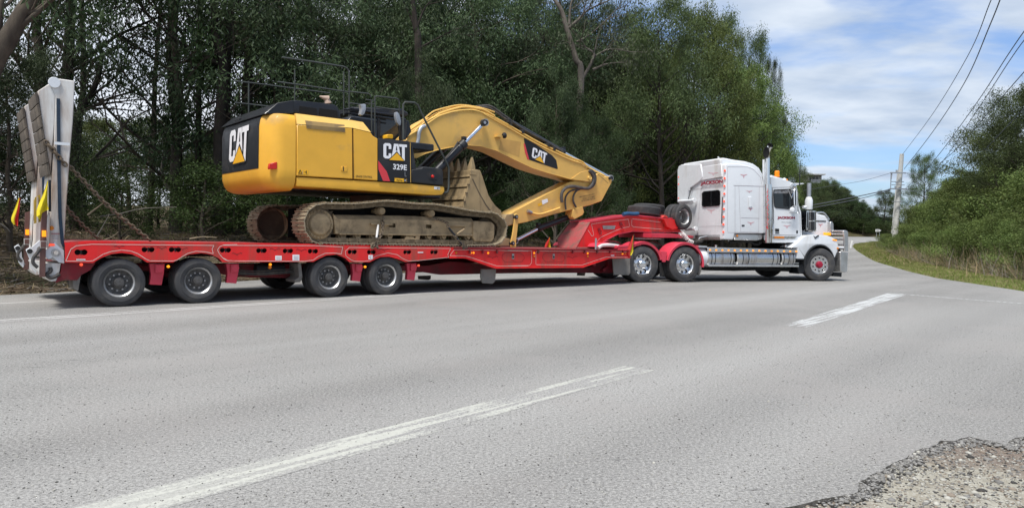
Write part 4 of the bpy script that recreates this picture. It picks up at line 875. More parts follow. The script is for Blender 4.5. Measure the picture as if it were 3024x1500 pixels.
# hatch latches on the front beam
for x in (1515, 1635):
    q = TR.D(x, 757, 0); B = MB(); B.box((q.x-.033, -.004, q.z-.06), (q.x+.033, .0095, q.z+.06)); B.mat(1).box((q.x-.02, -.012, q.z-.04), (q.x+.02, -.0045, q.z+.012))
    B.build('toolbox_latch', [M['steel'], M['blackmatt']], trailer)
    xx = [(x-31, 752), (x-22, 747), (x+18, 747), (x+30, 752), (x+34, 762), (x+26, 773), (x-24, 773), (x-33, 762)]
    stripe(xx, w=.008, d=.004, name='toolbox_outline', mat=M['red_dark'], closed=True)
# stickers and their print
def sticker(fr, x0, y0, x1, y1, d, mat, parent, name='sticker', thick=.003):
    a = fr.D(x0, y1, d); b = fr.D(x1, y1, d); c = fr.D(x1, y0, d); e = fr.D(x0, y0, d); B = MB(); t = Vector((0, thick, 0))
    B.add([a, b, c, e, a+t, b+t, c+t, e+t], [(0,1,2,3),(7,6,5,4),(0,4,5,1),(1,5,6,2),(2,6,7,3),(3,7,4,0)])
    return B.build(name, mat, parent, smooth=0)
def swords(fr, txt, x0, y0, x1, y1, d, mat, parent, **k):
    """text filling the pixel box on a side plane; y0 top, y1 bottom, optional end offsets"""
    dy = k.pop('dy', 0)
    return words(parent, txt, fr.D(x0, y1, d), fr.D(x1, y1+dy, d), fr.D(x0, y0, d), OUT, mat, **k)
sticker(TR, 813, 755, 832, 768, -.004, M['decal_white'], trailer)
sticker(TR, 864, 752, 884, 769, -.004, M['decal_white'], trailer)
sticker(TR, 1088, 753, 1101, 765.5, -.004, M['decal_white'], trailer)
for k in range(4): stripe([(868,757+3*k),(881,757.3+3*k)], w=.006, d=-.007, name='sticker_print', mat=M['shadowgrey'])
for k in range(2): stripe([(816,760+3.5*k),(829,760.2+3.5*k)], w=.006, d=-.007, name='sticker_print', mat=M['shadowgrey'])
stripe([(1096,756),(1091,759),(1096,763)], w=.006, d=-.007, name='sticker_print', mat=M['decal_black'])
sticker(TR, 226, 764.6, 252, 768.5, -.004, M['decal_white'], trailer, 'maker_plate'); swords(TR, 'DRAKE', 228, 765, 250, 768, -.006, M['shadowgrey'], trailer, offset=.03)
sticker(TR, 1234, 744, 1250, 746.8, -.004, M['decal_white'], trailer, 'maker_plate'); sticker(TR, 1804, 753, 1814, 755.6, .0055, M['decal_white'], trailer, 'maker_plate')
def scroll(fr, cx, cy, w, h, d, mat, parent, seed=0, name='painted_scroll', lw=.008):
    rr = random.Random(seed); 
    for sgn in (-1, 1):
        pts = [(cx+sgn*w*(.5-.06*i), cy - h*.35 + h*.18*math.sin(i*1.7+rr.random()) ) for i in range(5)] + [(cx+sgn*w*.12, cy-h*.1), (cx+sgn*w*.05, cy+h*.15), (cx, cy+h*.5)]
        stripe(pts, w=lw, d=d, name=name, mat=mat, parent=parent, frame=fr)
for i, (x, y) in enumerate(((352,729),(478,733),(540,735),(700,750),(812,737),(890,739),(1135,738),(1455,760),(1690,760))): scroll(TR, x, y, 30, 7, -.003 if x < 1330 else .006, M['red_dark'], trailer, i)
# chassis beams, cross members and axle hangers
for dd in (.85, 1.95):
    B = MB(); B.prism(tp([(300,785),(1260,785),(1330,772),(1560,790),(1740,790),(1780,770),(1862,768),(1862,800),(1800,806),(1560,806),(1300,811),(1230,800),(300,800)], .85), dd, dd+.18)
    B.build('chassis_beam', M['red_dark'], trailer)
B = MB()
for x in np.arange(-5.4, 7.4, .62): B.box((x, .1, .84), (x+.08, TW-.1, .93))
for x in (4.6, 6.2): B.box((x, .1, .52), (x+.1, TW-.1, .60))
B.build('cross_member', M['red_dark'], trailer)
def hanger(x0, x1, y0, y1, d=.12):
    B = MB(); w = x1-x0
    B.prism(tp([(x0,y0),(x1,y0),(x1-w*.06,y0+(y1-y0)*.45),(x1-w*.2,y1),(x0+w*.02,y1-2),(x0+w*.1,y0+(y1-y0)*.5)], d), d, d+.10)
    q = TR.D((x0+x1)/2+w*.15, y0+(y1-y0)*.3, d); B.cyl((q.x, d-.05, q.z+.03), (q.x, d+.02, q.z+.03), .07); B.box((q.x-.075, d-.045, q.z-.05), (q.x+.06, d, q.z+.1))
    return B.build('axle_hanger', M['red_fade'], trailer, bevel=.006)
for a in ((441,487,778,842),(668,706,778,837),(1039,1070,778,831),(1201,1230,777,828)): hanger(*a)
B = MB(); B.prism(tp([(600,780),(900,780),(900,822),(700,818),(600,800)], .6), .6, .7); B.build('air_tank_bracket', M['red_dark'], trailer)
B = MB()
for y, r in ((803, .018), (808, .014), (797, .012)):
    a, b = TR.D(690, y, .35), TR.D(880, y-4, .35); B.tube(smooth_path([a, (a*.6+b*.4)-Vector((0,0,.03)), b]), r, 6)
B.build('air_line', M['rubber2'], trailer)
B = MB(); q = TR.D(796, 795, .5); B.cyl(q - Vector((.28,0,0)), q + Vector((.28,0,0)), .1, 16); B.build('air_tank', M['blackmatt'], trailer)
lamp(TR, 797, 789, .12, .035, M['amberoff'], trailer)
# rear under-structure
B = MB(); B.prism(tp([(182,776),(282,776),(266,798),(240,812),(228,827),(190,827),(166,835),(165,828),(180,800)], .1), .1, TW-.1); B.build('tail_underframe', M['red_dark'], trailer)
B = MB(); B.prism(tp([(60,778),(240,778),(300,790),(270,800),(60,806)], .9), .5, 2.5) ; 
# mud flaps
def flap(px, d0, d1, name, mat, c=((0, 0), 1)):
    B = MB(); B.prism(tp(px, d0, c), d0, d1); return B.build(name, mat, trailer, bevel=.004)
flap([(795,520),(820,450),(885,445),(868,560),(850,660),(800,640),(790,580)], .12, .55, 'mud_flap', M['greyflap'], C8)
flap([(630,625),(655,622),(668,740),(650,782),(605,785),(600,765),(640,740)], .1, .55, 'mud_flap', M['greyflap'], C3)
flap([(2180,672),(2305,672),(2298,770),(2275,796),(2190,790),(2175,740)], .18, .22, 'mud_flap', M['greyflap'], C3)
flap([(1648,728),(1755,725),(1752,755),(1735,764),(1650,758)], 2.3, 2.34, 'mud_flap', M['greyflap'], C3)

# wheels ---------------------------------------------------------------
def tyre_mesh(R0, Rr, w, n=40, grooves=4):
    pr = [(Rr, .02), (Rr+.012, .006), (Rr+.03, .0), (Rr+(R0-Rr)*.45, -.006), (Rr+(R0-Rr)*.5, -.001), (R0-.05, .002), (R0-.02, .010), (R0-.004, .028)]
    g = (w-.08)/(grooves+1)
    for i in range(grooves):
        y = .04 + g*(i+1) - .006; pr += [(R0, y), (R0-.014, y+.001), (R0-.014, y+.011), (R0, y+.012)]
    pr += [(R0-.004, w-.028), (R0-.02, w-.01), (R0-.05, w), (Rr+.03, w), (Rr, w-.02)]
    B = MB(); B.lathe(pr, n=n); return B
def rim_disc(r1, r2, y, hr, nh, t=.012):
    """annular wheel disc with hand holes"""
    B = MB(); holes = [circle(math.cos(2*math.pi*i/nh)*(r1*.62+r2*.38), math.sin(2*math.pi*i/nh)*(r1*.62+r2*.38), hr, 8) for i in range(nh)]
    if nh: B.prism(circle(0, 0, r1, 36), y, y+t, holes + [circle(0, 0, r2, 20)])
    else: B.prism(circle(0, 0, r1, 36), y, y+t, [circle(0, 0, r2, 20)])
    return B
W = {}
def wheel_set(key, R0, Rr, w, disc_y, dual, rimmat, hubr, huby, hubmat, holes=10, hole_r=.028, nuts=10, nutr=.145, capmat=None):
    d = {}
    d['tyre'] = tyre_mesh(R0, Rr, w).mesh(key+'_tyre', M['rubber'])
    B = MB(); B.lathe([(Rr+.012, .004), (Rr+.016, .012), (Rr+.004, .03), (Rr-.006, .02), (Rr-.012, .03), (Rr-.03, .045), (Rr-.034, .06), (Rr-.055, max(disc_y, .1)), (Rr-.06, w)], n=40)
    d['rim'] = B.mesh(key+'_rim', rimmat)
    d['disc'] = rim_disc(Rr-.02, hubr*.8, disc_y, hole_r, holes).mesh(key+'_disc', [rimmat] if disc_y < .1 else [rimmat], bevel=.003)
    B = MB(); B.lathe([(hubr, disc_y+.01), (hubr, disc_y-.03), (hubr*.82, disc_y-.04), (hubr*.8, huby+.02), (hubr*.7, huby+.005), (hubr*.45, huby), (0, huby-.002)], n=24)
    d['hub'] = B.mesh(key+'_hub', hubmat)
    B = MB()
    for i in range(nuts):
        a = 2*math.pi*i/nuts; B.cyl((math.cos(a)*nutr, disc_y-.035, math.sin(a)*nutr), (math.cos(a)*nutr, disc_y, math.sin(a)*nutr), .016, 6)
    d['nut'] = B.mesh(key+'_nuts', rimmat if disc_y < .1 else M['steel'])
    d['w'] = w; d['dual'] = dual; W[key] = d
def add_wheel(key, parent, x, y, z, flip=False, steer=0, single=False):
    d = W[key]; e = sub('wheel', parent, (x, y, z)); e.rotation_euler = (random.random()*0, 0, steer + (math.pi if flip else 0))
    spin = Matrix.Rotation(random.random()*6.28, 4, 'Y')
    inst('tyre', d['tyre'], e, M=spin)
    if d['dual'] and not single: inst('tyre', d['tyre'], e, M=Matrix.Translation((0, d['w']+.04, 0)) @ spin)
    inst('rim', d['rim'], e); inst('wheel_disc', d['disc'], e, M=spin); inst('hub', d['hub'], e); o_ = inst('wheel_nuts', d['nut'], e, M=spin); o_['kind'] = 'stuff'
    return e
wheel_set('trailer', .402, .245, .235, .15, True, M['steel'], .105, .035, M['hubdark'], holes=0, nutr=.135)
W['trailer']['rim'].materials[0] = M['alu']; W['trailer']['disc'].materials[0] = M['hubdark']; W['trailer']['nut'].materials[0] = M['steel']
for x in (-5.009, -3.751, -1.262, .01):
    add_wheel('trailer', trailer, x, .03, .402)
    add_wheel('trailer', trailer, x, TW-.03, .402, flip=True)
    B = MB(); B.cyl((x, .3, .402), (x, TW-.3, .402), .065); B.build('axle', M['red_dark'], trailer)

# ramps ------------------------------------------------------------------
def ramp(d0, d1, off):
    root = sub('ramp', trailer, (0, 0, 0))
    dd = d0
    def r(px, c=C1): return [(a, b) for a, b in TR.P(px, .1, c[0], c[1])]
    main = r([(285,88),(372,100),(362,300),(345,490),(318,900),(320,1000),(232,985),(245,900),(255,620),(268,400),(275,175),(250,110)])
    B = MB(); B.prism(main, dd, dd+.9); B.build('ramp_beam', M['whiterust'], root, bevel=.012)
    toe = r([(188,150),(250,110),(276,172),(272,300),(262,420),(252,560),(212,330)])
    B = MB(); B.prism(toe, dd+.01, dd+.89); B.build('ramp_toe', M['whiterust'], root, bevel=.01)
    # planks across the toe: seven stubs stepped along its rear edge
    a = r([(185,152),(250,562)]); b = r([(171,160),(236,570)])
    A0, A1, B0, B1 = (Vector((q[0], 0, q[1])) for q in (a[0], a[1], b[0], b[1]))
    n = 7
    for i in range(n):
        t0, t1 = i/n+.004, (i+1)/n-.004; k = -.01 if i % 3 == 2 else 0
        pts = [A0.lerp(A1, t0), A0.lerp(A1, t1), B0.lerp(B1, t1), B0.lerp(B1, t0)]
        B = MB(); B.prism([(p.x, p.z) for p in pts], dd-.015+k, dd+.93+k); B.build('timber_plank', M['timber'], root, bevel=.006)
    q = TR.D(160, 245, .1); B = MB(); B.cyl((q.x, dd-.03, q.z), (q.x, dd-.001, q.z), .085, 20); B.build('pivot_cover', M['white'], root, bevel=.006)
    s0 = TR.D(172, 292, .1)
    sp = [TR.D(x, y, .1) for x, y in ((172,292),(173,400),(174,520),(177,640),(184,715),(190,729))]
    B = MB()
    for p, q in zip(sp[:-1], sp[1:]): B.bar(Vector((p.x, dd-.012, p.z)), Vector((q.x, dd-.012, q.z)), .012, .048, up=(0,1,0))
    B.build('strap', M['blue'], root)
    q = TR.D(186, 425, .1); B = MB(); B.box((q.x-.12, dd-.022, q.z-.025), (q.x+.09, dd-.018, q.z+.02)); B.build('strap_keeper', M['white'], root)
    B = MB()
    h = TR.D(163.6, 746, .1)
    B.prism(r([(205,960),(225,940),(270,900),(290,920),(318,940),(318,1005),(290,1000),(262,975),(240,985)]), dd-.03, dd-.002); B.build('hinge_plate', M['white'], root, bevel=.006)
    B = MB(); B.cyl((h.x, dd-.06, h.z), (h.x, dd-.032, h.z), .062, 16); B.mat(1).cyl((h.x, dd-.085, h.z), (h.x, dd-.061, h.z), .034, 6); B.build('hinge_pin', [M['steel'], M['whiterust']], root)
    B = MB(); B.prism(r([(140,940),(165,925),(182,950),(185,1000),(205,1040),(190,1060),(165,1030),(158,985)]), dd+.35, dd+.39)
    q = r([(160,948)])[0]; B.mat(1).cyl((q[0], dd+.33, q[1]), (q[0], dd+.349, q[1]), .045, 16); B.build('hinge_link', [M['white'], M['blackmatt']], root, bevel=.004)
    return root
ramp1 = ramp(.1, 1.0, 0)
ramp2 = copy_tree(ramp1, trailer); ramp2.location = (0, 1.9, 0)
swords(TR, 'WARNING', 150, 688, 176, 692.5, .094, M['crimson'], ramp1, offset=.02)
swords(TR, 'SWING CLEAR', 152, 695, 175, 699, .094, M['shadowgrey'], ramp1)
swords(TR, 'OF RAMPS', 155, 702, 174, 706, .094, M['shadowgrey'], ramp1)
lamp(TR, 152, 673.5, .09, .035, M['amberoff'], ramp1, 'reflector')
q = TR.D(147, 723, .08); B = MB(); B.box((q.x-.065, .05, q.z-.018), (q.x+.065, .094, q.z+.018)); B.build('side_lamp', M['redlamp'], trailer, bevel=.01)
# tail brackets and light posts
def rear_post(dd):
    e = sub('lamp_post', trailer)
    def r(px, d=.0): return TR.P(px, d, (0, 0), 1)
    B = MB(); B.prism(r([(124,622),(140,618),(137,700),(134,818),(118,818),(121,700)]), dd, dd+.09); B.build('post', M['brownpaint'], e)
    B = MB(); B.prism(r([(140,640),(144,626),(149,628),(145,720),(141,735),(137,700)]), dd-.01, dd+.04); B.build('post_edge', M['whiterust'], e)
    q = TR.D(129.5, 690, 0); B = MB(); B.box((q.x-.026, dd-.05, q.z-.048), (q.x+.026, dd-.012, q.z+.05)); B.build('lamp_cluster', M['amberlit'], e)
    q = TR.D(128, 722, 0); B = MB(); B.box((q.x-.045, dd-.03, q.z-.055), (q.x+.045, dd-.018, q.z+.055)); B.mat(1).box((q.x-.034, dd-.038, q.z-.045), (q.x+.034, dd-.031, q.z+.045)); B.build('number_lamp_frame', [M['whiterust'], M['brownpaint']], e)
    B = MB(); B.tube(smooth_path([TR.D(x, y, 0) + Vector((0, dd, 0)) for x, y in ((122,730),(112,745),(100,760),(98,775),(106,785),(112,790))]), .026, 8); B.build('hose', M['rubber2'], e)
    return e
rear_post(.02)
rp = rear_post(2.35)
B = MB(); B.prism(TR.P([(134,777),(180,777),(176,800),(168,829),(150,832),(134,818)], .1), .1, 1.0); B.prism(TR.P([(88,770),(134,772),(134,818),(110,800)], .1), .35, .39); B.build('tail_bracket', M['whiterust'], trailer, bevel=.006)
B = MB(); B.prism(TR.P([(134,777),(180,777),(176,800),(168,829),(150,832),(134,818)], .1), 2.0, 2.9); B.build('tail_bracket', M['whiterust'], trailer, bevel=.006)
B = MB(); B.tube(smooth_path([TR.D(x, y, .08) for x, y in ((148,790),(150,800),(140,808),(140,815),(150,820),(165,816),(176,808))]), .028, 8); B.build('air_hose', M['rubber2'], trailer)
B = MB(); a = TR.D(101, 583, .6); b = TR.D(119, 660, .6); B.box((a.x, .25, b.z), (a.x+.02, .65, a.z)); B.mat(1).box((a.x-.006, .28, b.z+.04), (a.x-.0005, .62, a.z-.04)); B.build('warning_board', [M['whiterust'], M['sign_yellow']], trailer)
B = MB(); B.prism(TR.P([(102,584),(119,574),(120,655),(100,661)], .3), .285, .30); B.build('warning_board', M['sign_yellow'], trailer)

# gooseneck --------------------------------------------------------------
ND0, ND1 = .95, 1.72
neck = sub('gooseneck', trailer)
np_ = [(970,385),(1250,338),(1460,310),(1520,315),(1790,345),(1960,350),(1975,400),(2050,495),(1800,498),(1460,488),(1290,520),(1150,590),(1080,650),(1060,690),(800,690)]
web = TR.P(np_, ND0, *C5)
B = MB(); B.prism(web, ND0, ND1); B.build('neck_beam', M['red'], neck, bevel=.012)
B = MB(); t0 = TR.P([(967,385),(1250,338),(1460,310),(1520,313),(1792,343),(1960,348)], ND0, *C5); B.prism([(x, z+.035) for x, z in t0] + [(x, z-.004) for x, z in t0[::-1]], ND0-.05, ND1+.05); B.build('neck_top_flange', M['red_fade'], neck)
B = MB(); t0 = TR.P([(1062,700),(1080,650),(1150,590),(1290,520),(1460,488),(1800,498),(2050,495)], ND0, *C5)
B.prism([(x, z+.004) for x, z in t0] + [(x+.01, z-.022) for x, z in t0[::-1]], ND0-.03, ND1+.03); B.build('neck_bottom_flange', M['red_fade'], neck)
B = MB(); a = TR.P([(972,380),(800,694)], ND0, *C5); (x0, z0), (x1, z1) = a
B.add([(x0-.015, ND0-.01, z0), (x1-.015, ND0-.01, z1), (x1-.015, ND1-.1, z1), (x1+.03, ND1+.02, z1+.25), (x0-.015, ND1+.02, z0),
       (x0+.004, ND0-.01, z0), (x1+.004, ND0-.01, z1), (x1+.004, ND1-.1, z1), (x1+.049, ND1+.02, z1+.25), (x0+.004, ND1+.02, z0)],
      [(0,1,2,3,4), (9,8,7,6,5), (0,5,6,1), (1,6,7,2), (2,7,8,3), (3,8,9,4), (4,9,5,0)])
B.build('neck_ramp_plate', M['red_dirty'], neck, bevel=.004)
def nstripe(px, w=.012, name='pinstripe', mat=None, closed=False): return stripe(px, w=w, d=ND0-.004, c=C5, name=name, mat=mat, parent=neck, closed=closed)
nstripe([(985,408),(1100,388),(1420,350),(1425,380),(1435,430),(1430,438),(1345,455),(1230,500),(1100,560),(1060,600),(1035,660),(1000,684),(800,684)])
nstripe([(945,478),(990,548),(1010,540),(1008,510),(985,410)])
nstripe([(1470,345),(1800,385)]); nstripe([(1462,350),(1458,420),(1480,440),(1808,468)])
for c_ in ((1080,500),(1335,430)):
    q = TR.D(C5[0][0]+c_[0]/C5[1], C5[0][1]+c_[1]/C5[1], ND0); B = MB()
    pts = [(q.x+.055*math.cos(t), ND0-.03+.01*math.sin(t), q.z+.055*math.sin(t)) for t in np.linspace(0, 6.28, 17)]; B.tube(pts, .012, 6, cap=False); B.box((q.x-.075, ND0-.05, q.z+.03), (q.x-.02, ND0-.0005, q.z+.11)); B.build('lashing_ring', M['red_dark'], neck)
B = MB(); e1 = TR.P([(1110,425),(1265,425),(1250,470),(1120,468)], ND0, *C5); B.prism(e1, ND0-.02, ND0-.0005); B.build('builders_plate', M['steel'], neck, bevel=.003)
B = MB(); B.prism(TR.P([(1800,345),(1962,355),(1970,460),(1905,470),(1840,440)], ND0, *C5), ND0-.12, ND0-.0005); B.build('neck_nose_box', M['red'], neck, bevel=.01)
B = MB(); B.prism(TR.P([(1795,345),(1835,300),(1860,312),(1890,350)], ND0, *C5), ND0-.05, ND0+.25); B.build('tyre_cradle', M['red'], neck, bevel=.006)
B = MB(); p0 = TR.D(C5[0][0]+1035/C5[1], C5[0][1]+688/C5[1], .3); B.cyl(p0 - Vector((0,0,.15)), p0 + Vector((0,0,.26)), .026, 12); B.build('marker_peg', M['galv'], trailer)
# turntable between neck and tractor
B = MB(); B.prism(TR.P([(1590,512),(1800,515),(2085,545),(2075,572),(1590,565)], ND0, *C5), ND0-.35, ND1+.2); B.build('turntable_frame', M['red_fade'], neck, bevel=.008)
B = MB(); q = TR.D(C5[0][0]+1760/C5[1], C5[0][1]+508/C5[1], ND0); B.cyl((q.x, 1.35, q.z-.03), (q.x, 1.35, q.z+.02), .52, 28); B.build('turntable_ring', M['blackmatt'], neck)
B = MB(); q = TR.D(C5[0][0]+1720/C5[1], C5[0][1]+580/C5[1], ND0); B.cyl((q.x, 1.3, q.z-.02), (q.x, 1.3, q.z+.02), .5, 28); B.build('turntable_bearing', M['whiterust'], neck)
# front cross beam with white stripes (folded gear at the front of the deck)
B = MB(); c0 = [TR.D(C5[0][0]+x/C5[1], C5[0][1]+y/C5[1], .5) for x, y in ((1070,680),(1100,640),(1180,625),(1290,650),(1270,690))]
B.prism([(p.x, p.z) for p in c0], .5, 2.4); B.build('front_bulkhead', M['red_fade'], trailer, bevel=.02)
B = MB(); pts = [TR.D(C5[0][0]+x/C5[1], C5[0][1]+y/C5[1], .45) for x, y in ((1065,688),(1110,660),(1200,655),(1300,668))]; B.tube(smooth_path(pts), .05, 10); B.build('front_cover_roll', M['glove'], trailer)
B = MB(); B.prism(TR.P([(1290,660),(1420,655),(1440,700),(1290,700)], .3, *C5), .3, 2.6); B.build('front_platform', M['red_fade'], trailer, bevel=.02)
B = MB(); B.prism(TR.P([(1180,815),(1245,815),(1240,925),(1190,925),(1130,970),(1120,940),(1180,900)], .5, *C5), .5, .62); B.build('support_leg', M['red_dark'], trailer)
flap([(1235,812),(1440,812),(1445,980),(1425,1008),(1250,1005)], .3, .33, 'mud_flap', M['greyflap'], C5)
# ================================================================== excavator
exc = thing('excavator', 'yellow tracked excavator riding on the red low loader with its arm folded forward', 'excavator', M=TR.M)
C2 = ((640, 140), 2.7786); CT = ((840, 580), 6.44); CU = ((1200, 580), 7.156); C9 = ((980, 240), 7.1); CB = ((1160, 280), 6.39); CX2 = ((1180, 280), 2.6618)
def ep(pts, d, c=((0, 0), 1)): return TR.P(pts, d, c[0], c[1])
def e3(x, y, d, c=((0, 0), 1)): return TR.D(c[0][0]+x/c[1], c[0][1]+y/c[1], d)
# tracks ------------------------------------------------------------------
trk = ep([(933,721),(908,700),(897,680),(895,660),(900,635),(910,617),(927,604),(945,598),(980,596.5),(1050,597),(1090,594),(1130,590),(1170,590),(1200,594.5),(1240,598),(1284,599),(1340,608),(1396,619),(1440,623.5),(1466,626),(1486,642),(1497,658),(1499,680),(1497,700),(1485,716),(1465,727),(1400,728.5),(1240,727),(1100,725),(1000,723.5)], 0)
NSH = 49
def closed_sample(pts, n):
    P = [Vector((a, 0, b)) for a, b in pts]; P.append(P[0]); L = [0]
    for a, b in zip(P[:-1], P[1:]): L.append(L[-1] + (b-a).length)
    out = []; tot = L[-1]
    for i in range(n):
        s = tot*i/n; k = max(j for j in range(len(L)) if L[j] <= s); k = min(k, len(P)-2)
        t = (s-L[k])/(L[k+1]-L[k]); out.append(P[k].lerp(P[k+1], t))
    return out, tot/n
shoes, pitch = closed_sample(trk, NSH)
B = MB(); w = .6                     # a shoe: plate, three grouser bars, link pair underneath; local x along the track, z outward
B.box((-pitch*.49, 0, -.016), (pitch*.49, w, 0)); 
for x in (-.36, 0, .38): B.box((x*pitch-.008, .002, .0005), (x*pitch+.008, w-.002, .026 if x else .022))
B.box((-pitch*.2, .24, .0005), (-pitch*.1, .28, .012)); B.box((-pitch*.2, .33, .0005), (-pitch*.1, .37, .012))
B.mat(1)
for y in (.20, .36): B.box((-pitch*.47, y, -.115), (pitch*.35, y+.045, -.0165)); B.cyl((pitch*.38, y-.01, -.075), (pitch*.38, y+.055, -.075), .042, 8)
shoe_me = B.mesh('track_shoe', [M['shoe'], M['linkmetal']])
cen = sum(shoes, Vector())/NSH
track_y = (0.0, 2.6)
for side, y0 in enumerate(track_y):
    for i, p in enumerate(shoes):
        q = shoes[(i+1) % NSH]; o = shoes[i-1]; x = (q-o).normalized(); z = Vector((-x.z, 0, x.x)); 
        if z.dot(p-cen) < 0: z = -z; x = -x
        y = Vector((0, 1, 0))
        if x.cross(y).dot(z) < 0: x = -x
        Mx = Matrix((x, y, z)).transposed().to_4x4(); Mx.translation = p - z*.026 + Vector((0, y0, 0)); inst('track_shoe', shoe_me, exc, M=Mx)
def under(y0, m):
    e = sub('track_frame', exc); mk = (lambda d: d) if not m else (lambda d: 3.2-d)
    def pr(pts, a, b, name, mat, c=((0,0),1), bev=.008, dref=None, holes=()):
        B = MB(); B.prism(ep(pts, a if dref is None else dref, c), min(mk(a), mk(b)), max(mk(a), mk(b)), holes); return B.build(name, mat, e, bevel=bev)
    face = [(1001.5,648),(1200,649.5),(1400,656),(1400,695),(1002,691)]
    hl = [ep([(1149,660),(1168,660.4),(1168,672),(1149,671.5)], .22), ep([(1257.5,663.4),(1274.5,664),(1274.5,675),(1257.5,674)], .22)]
    pr(face, .22, .23, 'frame_side', M['mudmetal'], bev=0, holes=hl)
    B = MB(); f0 = ep([(1001.5,648),(1200,649.5),(1400,656)], .22); f1 = ep([(984,630.5),(1127,639),(1256,641),(1400,645.7)], .40); 
    P = [(x, mk(.2199), z) for x, z in f0]; Q = [(f1[0][0], mk(.34), f0[0][1]+.09), (f0[1][0], mk(.34), f0[1][1]+.09), (f0[2][0], mk(.34), f0[2][1]+.09)]
    B.add(P+Q, [(0,1,4,3),(1,2,5,4)]); B.box((f0[0][0]+.02, min(mk(.36), mk(.5)), f0[2][1]-.25), (f0[2][0], max(mk(.36), mk(.5)), f0[0][1]+.07))
    B.build('frame_top', M['mudmetal'], e)
    pr([(984,631),(1001.5,647.8),(1002,691),(990,691)], .221, .4, 'frame_end', M['mudmetal'])
    pr([(1003,688.5),(1400,692),(1400,697),(1003,693)], .19, .219, 'frame_ledge', M['mudmetal'], bev=.003)
    pr([(1402.6,652.7),(1451.5,655.5),(1460.6,664),(1460.6,690),(1458.5,706),(1451.5,714),(1402,712.8),(1397,700),(1398,655)], .17, .5, 'idler_guard', M['mudmetal'], bev=.012)
    q = e3(0, 0, .3, ((1466,678),1)); B = MB(); B.lathe([(0,0),(.1,0),(.12,.03),(.34,.05),(.38,.04),(.40,.06),(.40,.16),(.3,.18),(0,.18)], (q.x-.1, mk(.3) if not m else mk(.48), q.z), n=28); B.build('idler', M['muddark'], e)
    q = TR.D(947, 662, .12); B = MB(); yy = mk(.12); sg = 1 if not m else -1
    B.lathe([(0, 0), (.20, 0), (.225, .02*sg), (.235, .05*sg), (.29, .06*sg), (.305, .08*sg), (.305, .2*sg), (.36, .22*sg), (.36, .4*sg)], (q.x, yy, q.z), n=32)
    B.build('final_drive', M['mudmetal'], e)
    B = MB()
    for i in range(22):
        a = 2*math.pi*i/22; B.cyl((q.x+.262*math.cos(a), yy+.035*sg, q.z+.262*math.sin(a)), (q.x+.262*math.cos(a), yy+.062*sg, q.z+.262*math.sin(a)), .019, 6)
    B.build('drive_bolts', M['mudmetal'], e)
    B = MB(); pts = []
    for i in range(22):
        a = 2*math.pi*i/22; pts += [(q.x+.37*math.cos(a), q.z+.37*math.sin(a)), (q.x+.44*math.cos(a+.1), q.z+.44*math.sin(a+.1)), (q.x+.37*math.cos(a+.2), q.z+.37*math.sin(a+.2))]
    B.prism(pts, min(mk(.3), mk(.35)), max(mk(.3), mk(.35))); B.build('sprocket', M['muddark'], e)
    for x, y in ((1129.6,623.5),(1277,630.5)):
        q = TR.D(x, y, .2); B = MB(); B.lathe([(0,0),(.062,0),(.072,.01),(.075,.05),(.085,.06),(.085,.22),(.05,.23),(.05,.45)], (q.x, mk(.2) if not m else mk(.65), q.z), n=18); B.build('carrier_roller', M['mudmetal'], e)
    for x in (1014,1057.5,1104,1152,1208,1268.5,1312,1346,1384.5):
        q = TR.D(x, 699.5, .24); B = MB(); a = mk(.24); B.lathe([(0,0),(.05,0),(.055,.012*sg),(.055,.05*sg),(.085,.055*sg),(.085,.2*sg)], (q.x, a, q.z), n=14)
        B.box((q.x-.06, min(a-.0, a+.04*sg), q.z), (q.x+.06, max(a, a+.04*sg), q.z+.09)); B.build('track_roller', M['mudmetal'], e)
    pr([(1184,692),(1242,692),(1238,712),(1232,716),(1190,715),(1183,706),(1196,706),(1200,699),(1222,700),(1226,706),(1230,698),(1196,696)], .20, .26, 'roller_guard', M['mudmetal'], bev=.004)
    for x in (1126, 1350):
        q = TR.D(x, 662 if x < 1200 else 666, .21); B = MB(); B.box((q.x-.27, min(mk(.14), mk(.2195)), q.z-.015), (q.x+.24, max(mk(.14), mk(.2195)), q.z+.012)); B.build('step_bar', M['mudmetal'], e)
    return e
under(0, False); under(0, True)
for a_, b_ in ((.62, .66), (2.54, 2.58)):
    B = MB(); q = ep([(960,612),(1130,603),(1230,607),(1400,630),(1440,640),(1440,700),(960,705)], .62); B.prism(q, a_, b_); B.build('track_gap_shade_plate', M['void'], exc)  # near-black plate added so the gap above the track frame looks shaded
B = MB(); q0 = TR.D(1100, 640, .6); B.box((-.2, .62, 1.45), (1.6, 2.58, 1.78)); B.build('car_body', M['muddark'], exc, bevel=.03)
B = MB(); B.cyl((.62, 1.6, 1.78), (.62, 1.6, 2.12), .62, 32); B.build('slew_ring', M['muddark'], exc)
# house -------------------------------------------------------------------
def ebuild(pts, d0, d1, name, mat, c=C2, bev=.012, dref=None, parent=None, holes=(), seg=1):
    B = MB(); B.prism(ep(pts, d0 if dref is None else dref, c), d0, d1, holes); return B.build(name, mat, parent or exc, bevel=bev, seg=seg)
side = [(655,543),(850,566),(1035,592),(1103,598),(1200,615),(1225,640),(1255,685),(1280,725),(1310,742),(1325,745),(1325,1098),(655,1058)]
HS = exc
hood = sub('engine_housing', exc)
ebuild([(657,632),(655,1054),(1117,1080),(1114,664)], .10, 1.2, 'side_door', M['yellow'], bev=.014, parent=hood)
ebuild([(1122,665),(1125,1080),(1322,1094),(1322,748),(1305,742),(1280,725),(1266,700)], .10, 1.2, 'side_door', M['yellow'], bev=.014, parent=hood)
